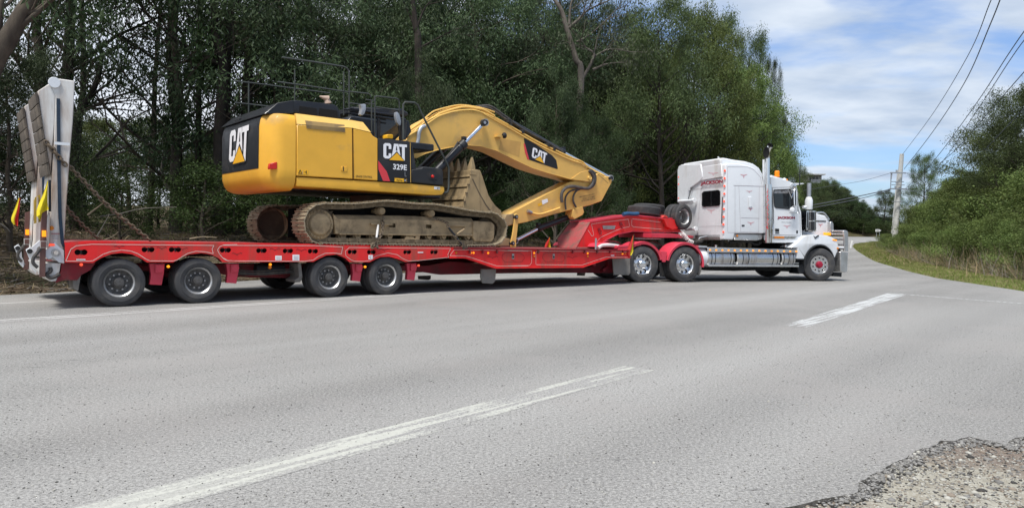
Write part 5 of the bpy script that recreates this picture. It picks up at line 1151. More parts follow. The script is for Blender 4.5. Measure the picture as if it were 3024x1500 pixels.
# the upper part of the doors leans in
B = MB(); lo = ep([(657,630),(1114,662),(1266,698)], .10, C2); up = ep([(648,543),(1035,592),(1103,598),(1200,615)], .25, C2)
lo = [(a, .10, b) for a, b in lo]; up = [(a, .25, b) for a, b in up]
B.add(lo + up, [(0,1,5,4,3),(1,2,6,5)]); B.add([up[0], up[1], up[2], up[3], (up[0][0], 1.2, up[0][2]), (up[3][0], 1.2, up[3][2])], [(0,1,2,3,5,4)])
B.add([lo[0], up[0], (up[0][0],1.2,up[0][2]), (lo[0][0],1.2,lo[0][2])], [(0,1,2,3)]); B.add([lo[2], up[3], (up[3][0],1.2,up[3][2]), (lo[2][0],1.2,lo[2][2])], [(0,1,2,3)])
B.build('door_shoulder', M['yellow2'], hood)
B = MB(); q0 = e3(700,700,1.2,C2); a = e3(660,600,.3,C2); b = e3(1320,1050,.3,C2); B.box((a.x, .3, b.z), (b.x-.2, 2.9, a.z-.15)); B.build('inner_body', M['black'], hood)
stripe([(1118,664),(1121,1082)], w=.012, d=.094, c=C2, name='door_seam', mat=M['decal_black'], parent=hood)
# brown grille film over the vent, lying on the leaning shoulder and the door
B = MB(); f = [e3(x, y, d, C2) for x, y, d in ((724,601,.140),(1048,637,.138),(1052,666,.095),(733,636,.095),(736,666,.094),(1052,698,.094))]
B.add([p + Vector((0,-.004,0)) for p in f], [(0,1,2,3),(3,2,5,4)]); B.build('vent_film', M['tan'], hood, smooth=0)
ebuild([(1022,978),(1070,980),(1070,1018),(1022,1014)], .088, .0995, 'door_latch', M['yellow'], bev=.003, parent=hood)
stripe([(1040,982),(1040,1012)], w=.02, d=.084, c=C2, name='latch_slot', mat=M['decal_black'], parent=hood)
def esticker(px, mat, d=.096, name='sticker', parent=None, th=.003):
    B = MB(); B.prism(ep(px, d, C2), d, d+th); return B.build(name, mat, parent or exc, smooth=0)
esticker([(665,1003),(750,1008),(750,1046),(665,1041)], M['yellow_logo'])
stripe([(672,1034),(685,1008),(700,1036)], w=.012, d=.092, c=C2, name='warning_triangle', mat=M['decal_black'], parent=exc, closed=True)
stripe([(722,1025),(735,1026),(735,1014),(738,1038)], w=.012, d=.092, c=C2, name='warning_figure', mat=M['decal_black'], parent=exc)
stripe([(706,1010),(706,1040)], w=.006, d=.092, c=C2, name='warning_divider', mat=M['shadowgrey'], parent=exc)
def etext(t, x0, y0, x1, y1, mat, d=.096, skew=0, **k):
    return words(exc, t, e3(x0,y1,d,C2), e3(x1,y1+skew,d,C2), e3(x0,y0,d,C2), OUT, mat, lift=0, **k)
etext('GRADE CONTROL', 1140, 1049, 1276, 1066, M['decal_black'], skew=8, shear=.25, offset=.01)
# counterweight
def plan(ins, n=8, s_r=-2.53, s0=-1.965, d0=.10, d1=3.10, a=.36, b=.52):
    P = [(s0, d0+ins)]
    for i in range(n+1):
        t = math.pi/2*i/n; P.append((s_r+a - (a-ins)*math.sin(t), d0+b - (b-ins)*math.cos(t)))
    for i in range(n+1):
        t = math.pi/2*(1-i/n); P.append((s_r+a - (a-ins)*math.sin(t), d1-b + (b-ins)*math.cos(t)))
    P.append((s0, d1-ins)); return P
prof = [(2.09,.30),(2.10,.22),(2.15,.10),(2.24,.035),(2.36,.0),(2.5,-.005),(3.30,.0),(3.42,.02),(3.50,.055),(3.545,.11),(3.555,.16)]
B = MB(); rings = [plan(i) for z, i in prof]; n = len(rings[0]); vs = []; 
for (z, i), r in zip(prof, rings): vs += [(x, y, z) for x, y in r]
fs = []
for k in range(len(prof)-1):
    for j in range(n-1): fs.append((k*n+j, k*n+j+1, (k+1)*n+j+1, (k+1)*n+j))
    fs.append((k*n+n-1, k*n, (k+1)*n, (k+1)*n+n-1))
fs += [tuple(range(n-1, -1, -1)), tuple(range((len(prof)-1)*n, len(prof)*n))]
B.add(vs, fs); cw = B.build('counterweight', M['yellow'], exc, smooth=50)
# black panel on its back, following the curve
def cw_strip(ins, js, zs):
    out = []
    for z, i in zs:
        P = plan(i-ins); out.append([(P[j][0], P[j][1], z) for j in js])
    return out
js = list(range(8, 15)); zs = [(2.50,-.005),(2.9,-.003),(3.30,.0),(3.42,.02),(3.50,.055),(3.545,.11)]
rows = cw_strip(.006, js, zs); B = MB(); vs = [p for r in rows for p in r]; m_ = len(js)
B.add(vs, [(k*m_+j, k*m_+j+1, (k+1)*m_+j+1, (k+1)*m_+j) for k in range(len(rows)-1) for j in range(m_-1)]); B.build('logo_panel', M['black'], exc, smooth=50)
SR = -2.548
def r3(x, y): return TR.S(C2[0][0]+x/C2[1], C2[0][1]+y/C2[1], SR)
wordmark(exc, r3(100, 968), r3(252, 930), r3(112, 690), (-1, 0, 0))
B = MB(); q = [e3(x, y, .10, C2) for x, y in ((442,990),(448,955),(508,940),(508,998),(446,1000))]
# red reflector on the rounded corner: short outline pushed out from the surface
cr = TR.D(C2[0][0]+475/C2[1], C2[0][1]+972/C2[1], .23)
B.prism([(p.x-.02, p.z) for p in q], .125, .21); B.build('reflector', M['redrefl'], exc, bevel=.006)
# lower side rail
ebuild([(652,1062),(1595,1118),(1868,1143),(1872,1185),(1850,1210),(1800,1214),(655,1140)], .12, .9, 'side_sill', M['yellow'], bev=.03, seg=2)
B = MB(); B.box((-1.95, .9, 2.12), (1.9, 2.9, 2.34)); B.build('upper_frame', M['black'], exc, bevel=.02)
ebuild([(1785,1142),(1832,1146),(1832,1168),(1785,1164)], .114, .1195, 'sticker', M['decal_white'], bev=0)
etext('BTP', 1808, 1150, 1830, 1164, M['decal_black'], d=.110)
# black logo panel on the side, toolbox in front
ebuild([(1327,745),(1400,752),(1560,768),(1590,775),(1592,1112),(1327,1097)], .085, 1.2, 'side_panel', M['blackmatt'], bev=.02, seg=2)
ebuild([(1592,772),(1612,830),(1634,975),(1634,1000),(1594,1000)], .11, 1.2, 'panel_flank', M['black'], bev=.01)
stripe([(1588,785),(1592,1108)], w=.012, d=.078, c=C2, name='panel_edge', mat=M['yellow2'], parent=exc)
wordmark(exc, e3(1367,922,.083,C2), e3(1560,934,.083,C2), e3(1367,785,.083,C2), OUT)
etext('329E', 1447, 956, 1560, 1002, M['decal_white'], d=.079, skew=9, offset=.025)
etext('L', 1543, 1020, 1558, 1060, M['steel'], d=.079, skew=1, offset=.0)
esticker([(1326,930),(1395,1020),(1423,1100),(1365,1096),(1327,1000)], M['decal_red'], d=.080)
esticker([(1460,1072),(1560,1080),(1560,1108),(1460,1102)], M['yellow_logo'], d=.080); esticker([(1536,1079),(1558,1080.5),(1558,1106),(1536,1104)], M['decal_black'], d=.076)
etext('WesTrac', 1474, 1082, 1524, 1097, M['decal_black'], d=.076, skew=3, offset=.02); etext('CAT', 1539, 1086, 1556, 1097, M['decal_white'], d=.072, skew=1, offset=.03)
ebuild([(1597,1000),(1680,992),(1690,978),(1830,992),(1860,1010),(1862,1135),(1598,1110)], .10, .75, 'toolbox', M['blackmatt'], bev=.02)
ebuild([(1742,1035),(1808,1040),(1808,1086),(1742,1082)], .09, .0995, 'marker_housing', M['black'], bev=.004)
lamp(TR, C2[0][0]+1772/C2[1], C2[0][1]+1060/C2[1], .078, .035, M['redrefl'], exc, 'marker_lamp')
# black hood on top
ebuild([(628,440),(660,434),(960,466),(992,482),(1012,530),(1022,590),(900,578),(640,540),(625,536)], .30, 1.9, 'hood_cover', M['black'], bev=.03, seg=2)
for a, b in ((680,822),(842,990)): ebuild([(a,480+(a-680)*.11),(b,486+(b-680)*.11),(b+(6 if a>800 else 0),548+(b-680)*.11),(a,532+(a-680)*.11)], .29, .2995, 'hood_mesh', M['void'], bev=.004)
B = MB(); P = TR.P([(820,304),(868,296),(868,336),(780,337)], .3); B.prism(P, .3, 2.9); B.build('rear_cowl', M['black'], exc, bevel=.01)
B = MB(); a = TR.S(C2[0][0]+190/C2[1], C2[0][1]+595/C2[1], -2.3); b = TR.S(C2[0][0]+630/C2[1], C2[0][1]+480/C2[1], -2.2)
B.prism([(-2.38,3.53),(-2.0,3.56),(-1.95,3.82),(-2.1,3.80)], .45, 2.8); B.build('rear_cowl', M['black'], exc, bevel=.02)
B = MB(); q = TR.S(C2[0][0]+195/C2[1], C2[0][1]+605/C2[1], -2.4); B.box((q.x-.08, q.y-.12, q.z-.06), (q.x+.04, q.y+.12, q.z+.05)); B.build('rear_camera', M['blackmatt'], exc, bevel=.015)
B = MB(); q = e3(905, 460, 1.4, C2); B.cyl(q + Vector((0,0,-.25)), q + Vector((0,0,-.02)), .06, 14); B.build('exhaust_pipe', M['steel'], exc)
B = MB(); q1 = e3(843,403,1.3,C2); q2 = e3(912,462,1.3,C2); q3 = e3(902,412,1.3,C2); B.cyl(q2, q2.lerp(q3,.7), .08, 14, r2=.055); B.cyl(q3 + Vector((.03,0,-.03)), q1, .075, 12, r2=.012); B.build('exhaust_outlet', M['pinkish'], exc, bevel=.004)
# cab on the far side ---------------------------------------------------------
cab = sub('cab', exc)
c0, c1 = 2.0, 3.0
q = [TR.D(x, y, c0) for x, y in ((1036,410),(1036,318),(1190,322),(1202,345),(1200,412))]
P = [(p.x, p.z) for p in q]
B = MB()
x0, x1 = P[0][0], P[3][0]; zb, ztp = 2.35, P[1][1]; zr = P[2][1]
B.box((x0, c0, zb), (x1, c1, 3.3)); B.build('cab_base', M['black'], cab, bevel=.02)
B = MB(); B.prism([(x0-.03, ztp-.12), (x0, ztp+.02), (x1-.15, zr), (x1+.04, zr-.08), (x1+.03, zr-.16)], c0-.02, c1+.02); B.build('cab_roof', M['black'], cab, bevel=.03)
B = MB()
for xx, w_ in ((x0, .12), (x1-.14, .12), ((x0+x1)/2-.05, .07)):
    for yy in (c0, c1-.08): B.box((xx, yy, 3.3), (xx+w_, yy+.08, ztp-.08))
B.box((x0, c0, 3.3), (x0+.09, c1, 3.62)); B.build('cab_pillar', M['black'], cab, bevel=.01)
B = MB(); B.box((x0+.05, c0+.03, 3.3), (x1-.05, c0+.04, ztp-.1)); B.build('side_glass', M['glass'], cab)
B = MB(); B.box((x1-.03, c0+.09, 3.0), (x1-.02, c1-.09, ztp-.1)); B.build('windscreen', M['glass'], cab)
B = MB(); B.box((x0+.3, c0+.25, 3.0), (x0+.75, c1-.25, 3.35)); B.box((x0+.3, c0+.25, 3.35), (x0+.42, c1-.25, 3.85)); B.build('seat', M['blackmatt'], cab, bevel=.04)
# machine deck clutter between panel and cab
B = MB(); a = e3(1320,745,1.0,C2); B.box((.2, .4, 3.15), (1.38, 1.95, 3.3)); B.build('upper_deck', M['black'], exc, bevel=.02)
ebuild([(1040,640),(1100,560),(1300,590),(1305,742),(1120,745)], 1.3, 1.9, 'tank_cover', M['black'], bev=.03)
ebuild([(1397,725),(1400,715),(1445,716),(1450,728),(1447,752),(1397,748)], .8, 1.0, 'fuel_cap', M['yellow_logo'], bev=.01)
for pts in ([(1040,510),(1200,520),(1500,570)], [(1050,540),(1250,560),(1500,600)], [(1090,500),(1300,540),(1480,555)]):
    B = MB(); B.tube([e3(x, y, 1.7, C2) for x, y in pts], .022, 6); B.build('grab_rail', M['black'], exc)
# handrails ---------------------------------------------------------------
def rail(px, d, r=.017, c=C2, mat='railgrey', name='handrail', sm=0):
    P = [e3(x, y, d, c) for x, y in px]
    if sm: P = smooth_path(P, sm)
    B = MB(); B.tube(P, r, 7); return B.build(name, M[mat], exc)
rail([(535,84),(800,122),(1040,160),(1068,172),(1082,190),(1086,230),(1086,600)], 1.9, .02)
rail([(145,278),(300,295),(930,378)], 2.85); rail([(500,285),(760,320),(1085,370)], 1.9); rail([(150,455),(480,492)], 2.85)
rail([(262,278),(262,590)], 2.85); rail([(640,180),(640,440)], 1.9, .014); rail([(1042,200),(1042,560)], 1.9, .016)
rail([(1092,365),(1245,382),(1258,392),(1266,410)], 1.5); rail([(1090,460),(1200,472)], 1.5)
rail([(1300,410),(1310,402),(1470,420),(1490,430),(1497,450),(1499,600)], .9); rail([(1300,490),(1500,520)], .9); rail([(1298,400),(1296,700)], .9); rail([(1270,440),(1272,700)], .9)
rail([(1532,760),(1530,470),(1545,450),(1625,455),(1650,475),(1680,540),(1895,965),(1905,990),(1903,1150),(1895,1185),(1865,1195)], .15, .022)
rail([(1222,430),(1300,440)], .9, .012); rail([(1222,460),(1300,468)], .9, .012)
B = MB(); B.prism(ep([(590,100),(655,110),(655,440),(600,440)], 1.9, C2), 1.9, 1.905)
# mirrors
def blob(px, d0, d1, name, mat, c=C9, bev=.02): return ebuild(px, d0, d1, name, mat, c=c, bev=bev, seg=2)
blob([(600,490),(700,475),(722,500),(718,600),(690,680),(640,725),(600,700),(625,600),(620,540)], .6, .72, 'wing_mirror', M['galv'])
blob([(1345,650),(1380,645),(1410,680),(1440,760),(1455,850),(1450,920),(1425,935),(1370,870),(1345,740)], .5, .6, 'wing_mirror', M['galv'])
ebuild([(1520,575),(1558,590),(1556,760),(1520,760)], .55, .7, 'front_post', M['black'])
ebuild([(1530,610),(1575,600),(1600,690),(1560,750)], .9, 1.2, 'valve_block', M['black'])
# boom -----------------------------------------------------------------
BD0, BD1 = 1.30, 1.92
boom = sub('boom', exc)
bo = [(20,480),(0,420),(40,370),(130,275),(200,215),(290,168),(400,140),(520,132),(640,143),(720,172),(830,235),(960,318),(1100,395),(1230,455),(1350,510),(1420,540),(1480,590),(1510,640),(1490,680),(1380,677),(1350,665),(1180,620),(1040,575),(900,510),(760,440),(640,405),(540,398),(430,410),(300,435),(200,465),(125,500)]
B = MB(); B.prism(ep(bo, BD0, CX2), BD0, BD1); B.build('boom_box', M['yellow_boom'], boom, bevel=.012)
B = MB(); o = ep(bo, BD0, CX2); lower = [o[i] for i in range(19, len(o))] + [o[0]]
# edge beads along the box corners
for rng_, nm in (((2, 19), 'weld_bead'), ((20, 31), 'weld_bead')):
    B = MB(); B.tube([(o[i][0], BD0-.004, o[i][1]) for i in range(*rng_)], .012, 5); B.build(nm, M['yellow2'], boom)
B = MB(); B.prism(ep([(1380,670),(1352,660),(1420,610),(1490,590),(1515,640),(1492,684)], BD0-.02, CX2), BD0-.02, BD0-.0005); B.prism(ep([(1380,670),(1352,660),(1420,610),(1490,590),(1515,640),(1492,684)], BD0, CX2), BD1+.0005, BD1+.02); B.build('boom_nose_plate', M['yellow_boom'], boom, bevel=.006)
q = e3(1490, 653, BD0-.03, CX2); B = MB(); B.cyl(q - Vector((0,.03,0)), q + Vector((0,BD1-BD0+.1,0)), .05, 18); B.build('boom_nose_pin', M['yellow2'], boom, bevel=.005)
ebuild([(978,342),(1010,350),(1200,478),(1232,515),(1244,580),(1238,585),(1020,512),(1000,470),(985,410)], BD0-.004, BD0-.001, 'logo_panel', M['decal_black'], c=CX2, bev=0, parent=boom)
ebuild([(975,385),(985,385),(1000,440),(1020,512),(1005,508),(985,450)], BD0-.007, BD0-.005, 'red_flash', M['decal_red'], c=CX2, bev=0, parent=boom)
wordmark(boom, e3(1036,498,BD0-.007,CX2), e3(1148,546,BD0-.007,CX2), e3(1048,412,BD0-.007,CX2), OUT)
ebuild([(800,345),(955,372),(940,488),(780,430)], BD0-.003, BD0-.001, 'faded_decal_patch', simple('faded_patch', (.52,.30,.085), .5), c=CX2, bev=0, parent=boom)
# boom cylinder pair: pin, rod, barrel
def ram(p_rod, p_mid, p_end, d, rr, rb, parent, side=''):
    a, m, e = (Vector(v) for v in (p_rod, p_mid, p_end)); u = (e-a).normalized()
    g = sub('hydraulic_ram', parent)
    B = MB(); B.cyl(a, m + u*.1, rr, 16); B.build('rod', M['rod'], g)
    B = MB(); B.cyl(m, e, rb, 20); B.cyl(m - u*.02, m + u*.14, rb*1.18, 20); B.box((m.x-.05, m.y-.05, m.z+rb), (m.x+.05, m.y+.05, m.z+rb+.07)); B.build('barrel', M['black'], g, bevel=.004)
    B = MB(); B.cyl(a - Vector((0,.06,0)), a + Vector((0,.06,0)), rr*1.75, 20); B.build('rod_eye', M['steel'], g)
    B = MB(); B.cyl(a - Vector((0,.075,0)), a + Vector((0,.075,0)), rr*1.1, 16); B.build('pin', M['black'], g)
    return g
for dd in (BD0-.12, BD1+.12):
    off = Vector((0, dd-(BD0-.12), 0)); f = lambda x, y: e3(x, y, BD0-.12, CX2) + off
    ram(f(668,220), f(505,385), f(290,600), dd, .052, .10, exc)
B = MB(); f = lambda x, y: e3(x, y, BD0-.22, CX2); B.tube(smooth_path([f(460,370), f(420,430), f(380,480), f(340,530)]), .018, 6); B.build('ram_hose', M['rubber2'], exc)
q = e3(668,220,BD0-.22,CX2); B = MB(); B.cyl(q, q + Vector((0,.08,0)), .082, 20); B.mat(1).cyl(q - Vector((0,.02,0)), q - Vector((0,.001,0)), .045, 12); B.build('pin_cap', [M['blackmatt'], M['galv']], exc, bevel=.006)
# pipework along the back of the boom
pipes = [([(0,450),(256,715),(500,540),(720,350),(860,285),(1240,200),(1530,225),(1720,265),(1917,330)], 0.02, .020),
         ([(250,770),(420,660),(760,440),(920,345),(1310,235),(1590,262),(1720,290),(1917,400)], -.03, .030),
         ([(250,800),(520,640),(780,460),(900,395),(1150,320),(1400,290),(1600,310),(1900,430)], -.06, .024),
         ([(255,740),(480,590),(650,470),(830,350),(1240,215),(1500,240)], .06, .020)]
for px, dy_, r in pipes:
    P = [e3(x, y, BD0+.06+dy_, CB) for x, y in px[(1 if px[0][0] == 0 else 0):]]
    B = MB(); B.tube(smooth_path(P, 5), r, 8); B.build('oil_pipe', M['yellow2'], boom)
for px, dd, r, m_ in (([(640,132),(720,165),(830,225),(960,300),(1100,378),(1230,440),(1350,495),(1430,525),(1470,560),(1500,585)], BD0+.05, .026, 'yellow2'), ([(660,150),(820,240),(960,322),(1100,400),(1230,462),(1350,516),(1440,545),(1475,575)], BD0-.012, .016, 'yellow2'),
                  ([(620,95),(690,88),(740,105),(800,150),(850,185),(900,225),(1000,290),(1150,370),(1250,430),(1285,455)], BD0+.2, .035, 'rubber2'),
                  ([(640,105),(700,105),(760,140),(830,190),(880,225)], BD0+.12, .028, 'rubber2'), ([(600,95),(660,92),(760,130),(850,200)], BD0+.3, .03, 'rubber2')):
    B = MB(); B.tube(smooth_path([e3(x, y, dd, CX2) for x, y in px], 5), r, 8); B.build('oil_pipe' if m_ == 'yellow2' else 'hydraulic_hose', M[m_], boom)
for x, y in ((968,290),(1170,395),(1215,425),(860,205)): 
    q = e3(x, y, BD0+.02, CX2); B = MB(); B.box((q.x-.03, BD0, q.z-.05), (q.x+.05, BD0+.3, q.z+.05)); B.build('pipe_clamp', M['blackmatt'], boom, bevel=.01)
# stick ram on top of the boom
f = lambda x, y, d=1.6: e3(x, y, d, CX2)
ram(f(1655,655), f(1285,455), f(880,225), 1.6, .05, .085, exc)
# grey hose at the boom foot, work lamp
B = MB(); B.tube(smooth_path([e3(x, y, BD0-.05, CB) for x, y in ((610,590),(540,625),(495,720),(480,850),(440,980),(395,1050))], 5), .045, 9); B.build('hydraulic_hose', M['galv'], exc)
B = MB(); q = e3(810,322,BD0-.14,CX2); B.lathe([(0,0),(.05,0),(.075,.03),(.075,.07),(.06,.09),(0,.09)], q, (1,-.2,.15), 14); B.mat(1).box((q.x-.16, q.y, q.z-.04), (q.x+.02, BD0-.001, q.z+.0)); B.build('work_lamp', [M['blackmatt'], M['yellow2']], boom)
# stick ----------------------------------------------------------------
SD0, SD1 = 1.36, 1.84
stick = sub('stick', exc)
so_ = [(835,965),(900,915),(1000,862),(1180,766),(1345,684),(1400,680),(1500,690),(1530,640),(1560,618),(1610,645),(1640,640),(1665,650),(1668,690),(1640,740),(1590,835),(1500,868),(1440,882),(1350,905),(1230,935),(1000,1000),(850,1032),(840,1000)]
B = MB(); B.prism(ep(so_, SD0, CX2), SD0, SD1); B.build('stick_box', M['yellow_boom'], stick, bevel=.012)
ebuild([(1365,902),(1440,875),(1452,925),(1440,945),(1375,980),(1360,960)], SD0-.02, SD0+.3, 'ram_guard', M['yellow2'], c=CX2, parent=stick)
stripe([(1560,625),(1600,660),(1640,695)], w=.015, d=SD0-.003, c=CX2, name='weld_line', mat=M['tan'], parent=stick)
q = f(1655,657,SD0-.03); B = MB(); B.cyl(q, q + Vector((0,.6,0)), .045, 14); B.build('stick_pin', M['black'], stick)
hz = ((1660,500),10.65)
for px, d, r in (([(850,40),(920,120),(975,220),(990,330),(960,450),(900,540),(820,600),(700,600),(560,580),(400,545),(250,545),(120,590),(20,690),(-20,800),(-20,950),(0,1040)], SD0-.10, .045),
                 ([(900,30),(980,100),(1030,200),(1040,330),(1000,470),(920,560),(820,610)], SD0-.06, .042),
                 ([(700,620),(560,620),(420,640),(280,680),(180,760),(110,880),(95,1050),(120,1270)], SD0-.06, .025),
                 ([(560,630),(470,670),(390,760),(350,880),(350,1000),(390,1100),(440,1190)], SD0-.05, .027)):
    B = MB(); B.tube(smooth_path([e3(x, y, d, hz) for x, y in px], 5), r, 9); B.build('hydraulic_hose', M['rubber2'], stick)
B = MB(); B.tube(smooth_path([f(x,y,SD0-.04) for x, y in ((1020,920),(1060,935),(1110,938),(1180,918),(1245,895),(1260,888))], 4), .028, 8); B.build('oil_pipe', M['yellow2'], stick)
B = MB(); q = f(1020,920,SD0-.05); B.cyl(q - Vector((.06,0,-.02)), q + Vector((.08,0,-.02)), .045, 8); B.build('pipe_union', M['steel'], stick)
ebuild([(1118,830),(1162,817),(1168,842),(1124,864)], SD0-.005, SD0-.002, 'sticker', M['decal_white'], c=CX2, bev=0, parent=stick)
ebuild([(1086,858),(1116,848),(1120,866),(1092,878)], SD0-.005, SD0-.002, 'sticker', M['yellow_logo'], c=CX2, bev=0, parent=stick)
for i, (t, x0, y0, x1, y1) in enumerate((('NEVER ABANDON QUICK HITCH', 1415,812,1532,788), ('WITHOUT ATTACHMENT', 1438,826,1536,805), ('IN THE RAISED POSITION', 1432,842,1538,822))):
    A = f(x0,y0,SD0-.003); Bq = f(x1,y1,SD0-.003); T = f(x0,y0-13,SD0-.003); words(stick, t, A, Bq, T, OUT, M['tan'], lift=0)
# bucket ram, links, bucket
ram(f(905,1150), f(1090,1050), f(1370,945), 1.6, .045, .082, exc)
for dd in (SD0-.10, SD1+.05):
    B = MB(); q = ep([(905,940),(925,935),(937,950),(935,1000),(917,1150),(917,1195),(905,1202),(880,1198),(875,1160),(890,1100),(905,990)], SD0-.10, CX2); B.prism(q, dd, dd+.05); B.build('bucket_link', M['yellow2'], exc, bevel=.008)
for x, y in ((922,960),(895,1167)):
    q = f(x, y, SD0-.14); B = MB(); B.cyl(q, q + Vector((0,.66,0)), .055, 16); B.mat(1).cyl(q-Vector((0,.01,0)), q-Vector((0,.0005,0)), .03, 12); B.build('link_pin', [M['blackmatt'], M['steel']], exc, bevel=.005)
ebuild([(840,940),(905,935),(915,1010),(850,1032),(820,990)], SD0-.04, SD1+.04, 'quick_hitch', M['bucket'], c=CX2)
ebuild([(760,1150),(800,1120),(860,1130),(905,1160),(890,1190),(820,1185),(740,1192)], SD0-.02, SD1+.02, 'bucket_ear', M['bucket'], c=CX2)
bucket = sub('bucket', exc)
K0, K1 = .80, 2.22
bp = [(1393,503),(1400,500),(1418,503),(1426,524),(1443,577),(1452,592),(1465,610),(1480,622),(1483,640),(1462,665),(1400,680),(1372,660),(1366,618),(1374,580),(1388,530)]
B = MB(); B.prism(ep(bp, K0), K0, K0+.04); B.prism(ep(bp, K0), K1-.04, K1); B.build('side_plate', M['bucket'], bucket, bevel=.008)
B = MB(); o = ep([(1395,505),(1388,530),(1374,580),(1366,618),(1372,660),(1400,678),(1440,672)], K0); P = [Vector((a, 0, b)) for a, b in o]
for a, b in zip(P[:-1], P[1:]):
    u = (b-a).normalized(); n_ = Vector((u.z, 0, -u.x))*.03
    B.add([a+Vector((0,K0+.041,0)), b+Vector((0,K0+.041,0)), b+Vector((0,K1-.041,0)), a+Vector((0,K1-.041,0)), a-n_+Vector((0,K0+.041,0)), b-n_+Vector((0,K0+.041,0)), b-n_+Vector((0,K1-.041,0)), a-n_+Vector((0,K1-.041,0))], [(0,1,2,3),(7,6,5,4),(0,4,5,1),(1,5,6,2),(2,6,7,3),(3,7,4,0)])
B.build('shell', M['bucket'], bucket)
sp_ = smooth_path(P, 4); 
for i in range(2, 20, 3):
    a, b = sp_[i], sp_[i+1]; u = (b-a).normalized(); n_ = Vector((-u.z, 0, u.x)); n_ = n_ if n_.x < 0 else -n_
    B = MB(); mid = (a+b)/2 + n_*.015; B.bar(Vector((mid.x, K0+.02, mid.z)), Vector((mid.x, K1-.02, mid.z)), .09, .03, up=tuple(u)); B.build('wear_strip', M['bucket'], bucket, bevel=.006)
B = MB(); a = P[0]; B.box((a.x-.06, K0-.01, a.z-.10), (a.x+.12, K1+.01, a.z+.02)); B.build('cutting_lip', M['bucket'], bucket, bevel=.01)
for i in range(5):
    y = K0 + .04 + (K1-K0-.22)*i/4; a = P[0] + Vector((.05, 0, 0))
    B = MB(); B.add([(a.x-.07,y,a.z-.02),(a.x+.07,y,a.z-.02),(a.x+.07,y+.15,a.z-.02),(a.x-.07,y+.15,a.z-.02),(a.x-.06,y+.0,a.z+.12),(a.x+.06,y+.0,a.z+.12),(a.x+.06,y+.15,a.z+.12),(a.x-.06,y+.15,a.z+.12),(a.x-.0,y+.05,a.z+.34),(a.x+.03,y+.05,a.z+.34),(a.x+.03,y+.10,a.z+.34),(a.x-.0,y+.10,a.z+.34)],
      [(0,3,2,1),(0,1,5,4),(1,2,6,5),(2,3,7,6),(3,0,4,7),(4,5,9,8),(5,6,10,9),(6,7,11,10),(7,4,8,11),(8,9,10,11)]); B.build('tooth', M['bucket'], bucket, bevel=.006)
stripe([(1440,522),(1440,560)], d=K0-.02, w=.001, parent=bucket) if False else None
stripe([(1396,530),(1415,570),(1435,605),(1450,625)], w=.03, d=K0-.004, name='weld_seam', mat=M['muddark'], parent=bucket)
for y in (545, 570, 595):
    q = TR.D(1383+(y-545)*-.25, y, K0-.02); B = MB(); B.box((q.x-.02, K0-.02, q.z-.012), (q.x+.05, K0-.0005, q.z+.012)); B.build('wear_block', M['muddark'], bucket)
# ================================================================== prime mover
TT = Frame(4.3, 20.9, 20)
truck = thing('prime_mover', 'white bonneted prime mover with sleeper cab and tall exhaust stack pulling the low loader', 'truck', M=TT.M)
C6 = ((1960, 420), 2.905); C7 = ((2000, 560), 6.39); CA = ((2220, 440), 6.39); CC = ((2200, 420), 3.0437); C5 = ((1500, 560), 3.994)
def k3(x, y, d, c=C6): return TT.D(c[0][0]+x/c[1], c[0][1]+y/c[1], d)
def kp(pts, d, c=C6): return TT.P(pts, d, *c)
def kb(pts, d0, d1, name, mat, c=C6, bev=.01, dref=None, parent=None, seg=1, holes=(), smooth=35):
    B = MB(); B.prism(kp(pts, d0 if dref is None else dref, c), min(d0, d1), max(d0, d1), holes); return B.build(name, mat, parent or truck, bevel=bev, seg=seg, smooth=smooth)
wheel_set('drive', .52, .30, .27, .17, True, M['chrome'], .15, -.0, M['chrome'], holes=10, hole_r=.034, nuts=10, nutr=.20)
wheel_set('steer', .52, .30, .29, .035, False, M['chrome'], .11, -.05, M['crimson'], holes=10, hole_r=.028, nuts=10, nutr=.155)
for x in (-.609, .794):
    add_wheel('drive', truck, x, 0, .52); add_wheel('drive', truck, x, 2.5, .52, flip=True)
    B = MB(); B.cyl((x, .3, .52), (x, 2.2, .52), .08); B.build('axle', M['blackmatt'], truck)
add_wheel('steer', truck, 5.715, .0, .52, steer=R(-16)); add_wheel('steer', truck, 5.65, 2.42, .52, flip=True, steer=R(-16))
B = MB(); B.cyl((5.7, .3, .5), (5.7, 2.2, .5), .06); B.build('axle', M['blackmatt'], truck)
# chassis
for dd in (.83, 1.6): B = MB(); B.box((-1.4, dd, .72), (6.6, dd+.09, .98)); B.build('chassis_rail', M['blackmatt'], truck)
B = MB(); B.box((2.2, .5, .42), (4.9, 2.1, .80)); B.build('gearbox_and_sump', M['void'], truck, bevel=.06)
B = MB(); B.box((4.6, .55, .8), (5.9, 1.95, 1.3)); B.build('engine', M['void'], truck, bevel=.05)
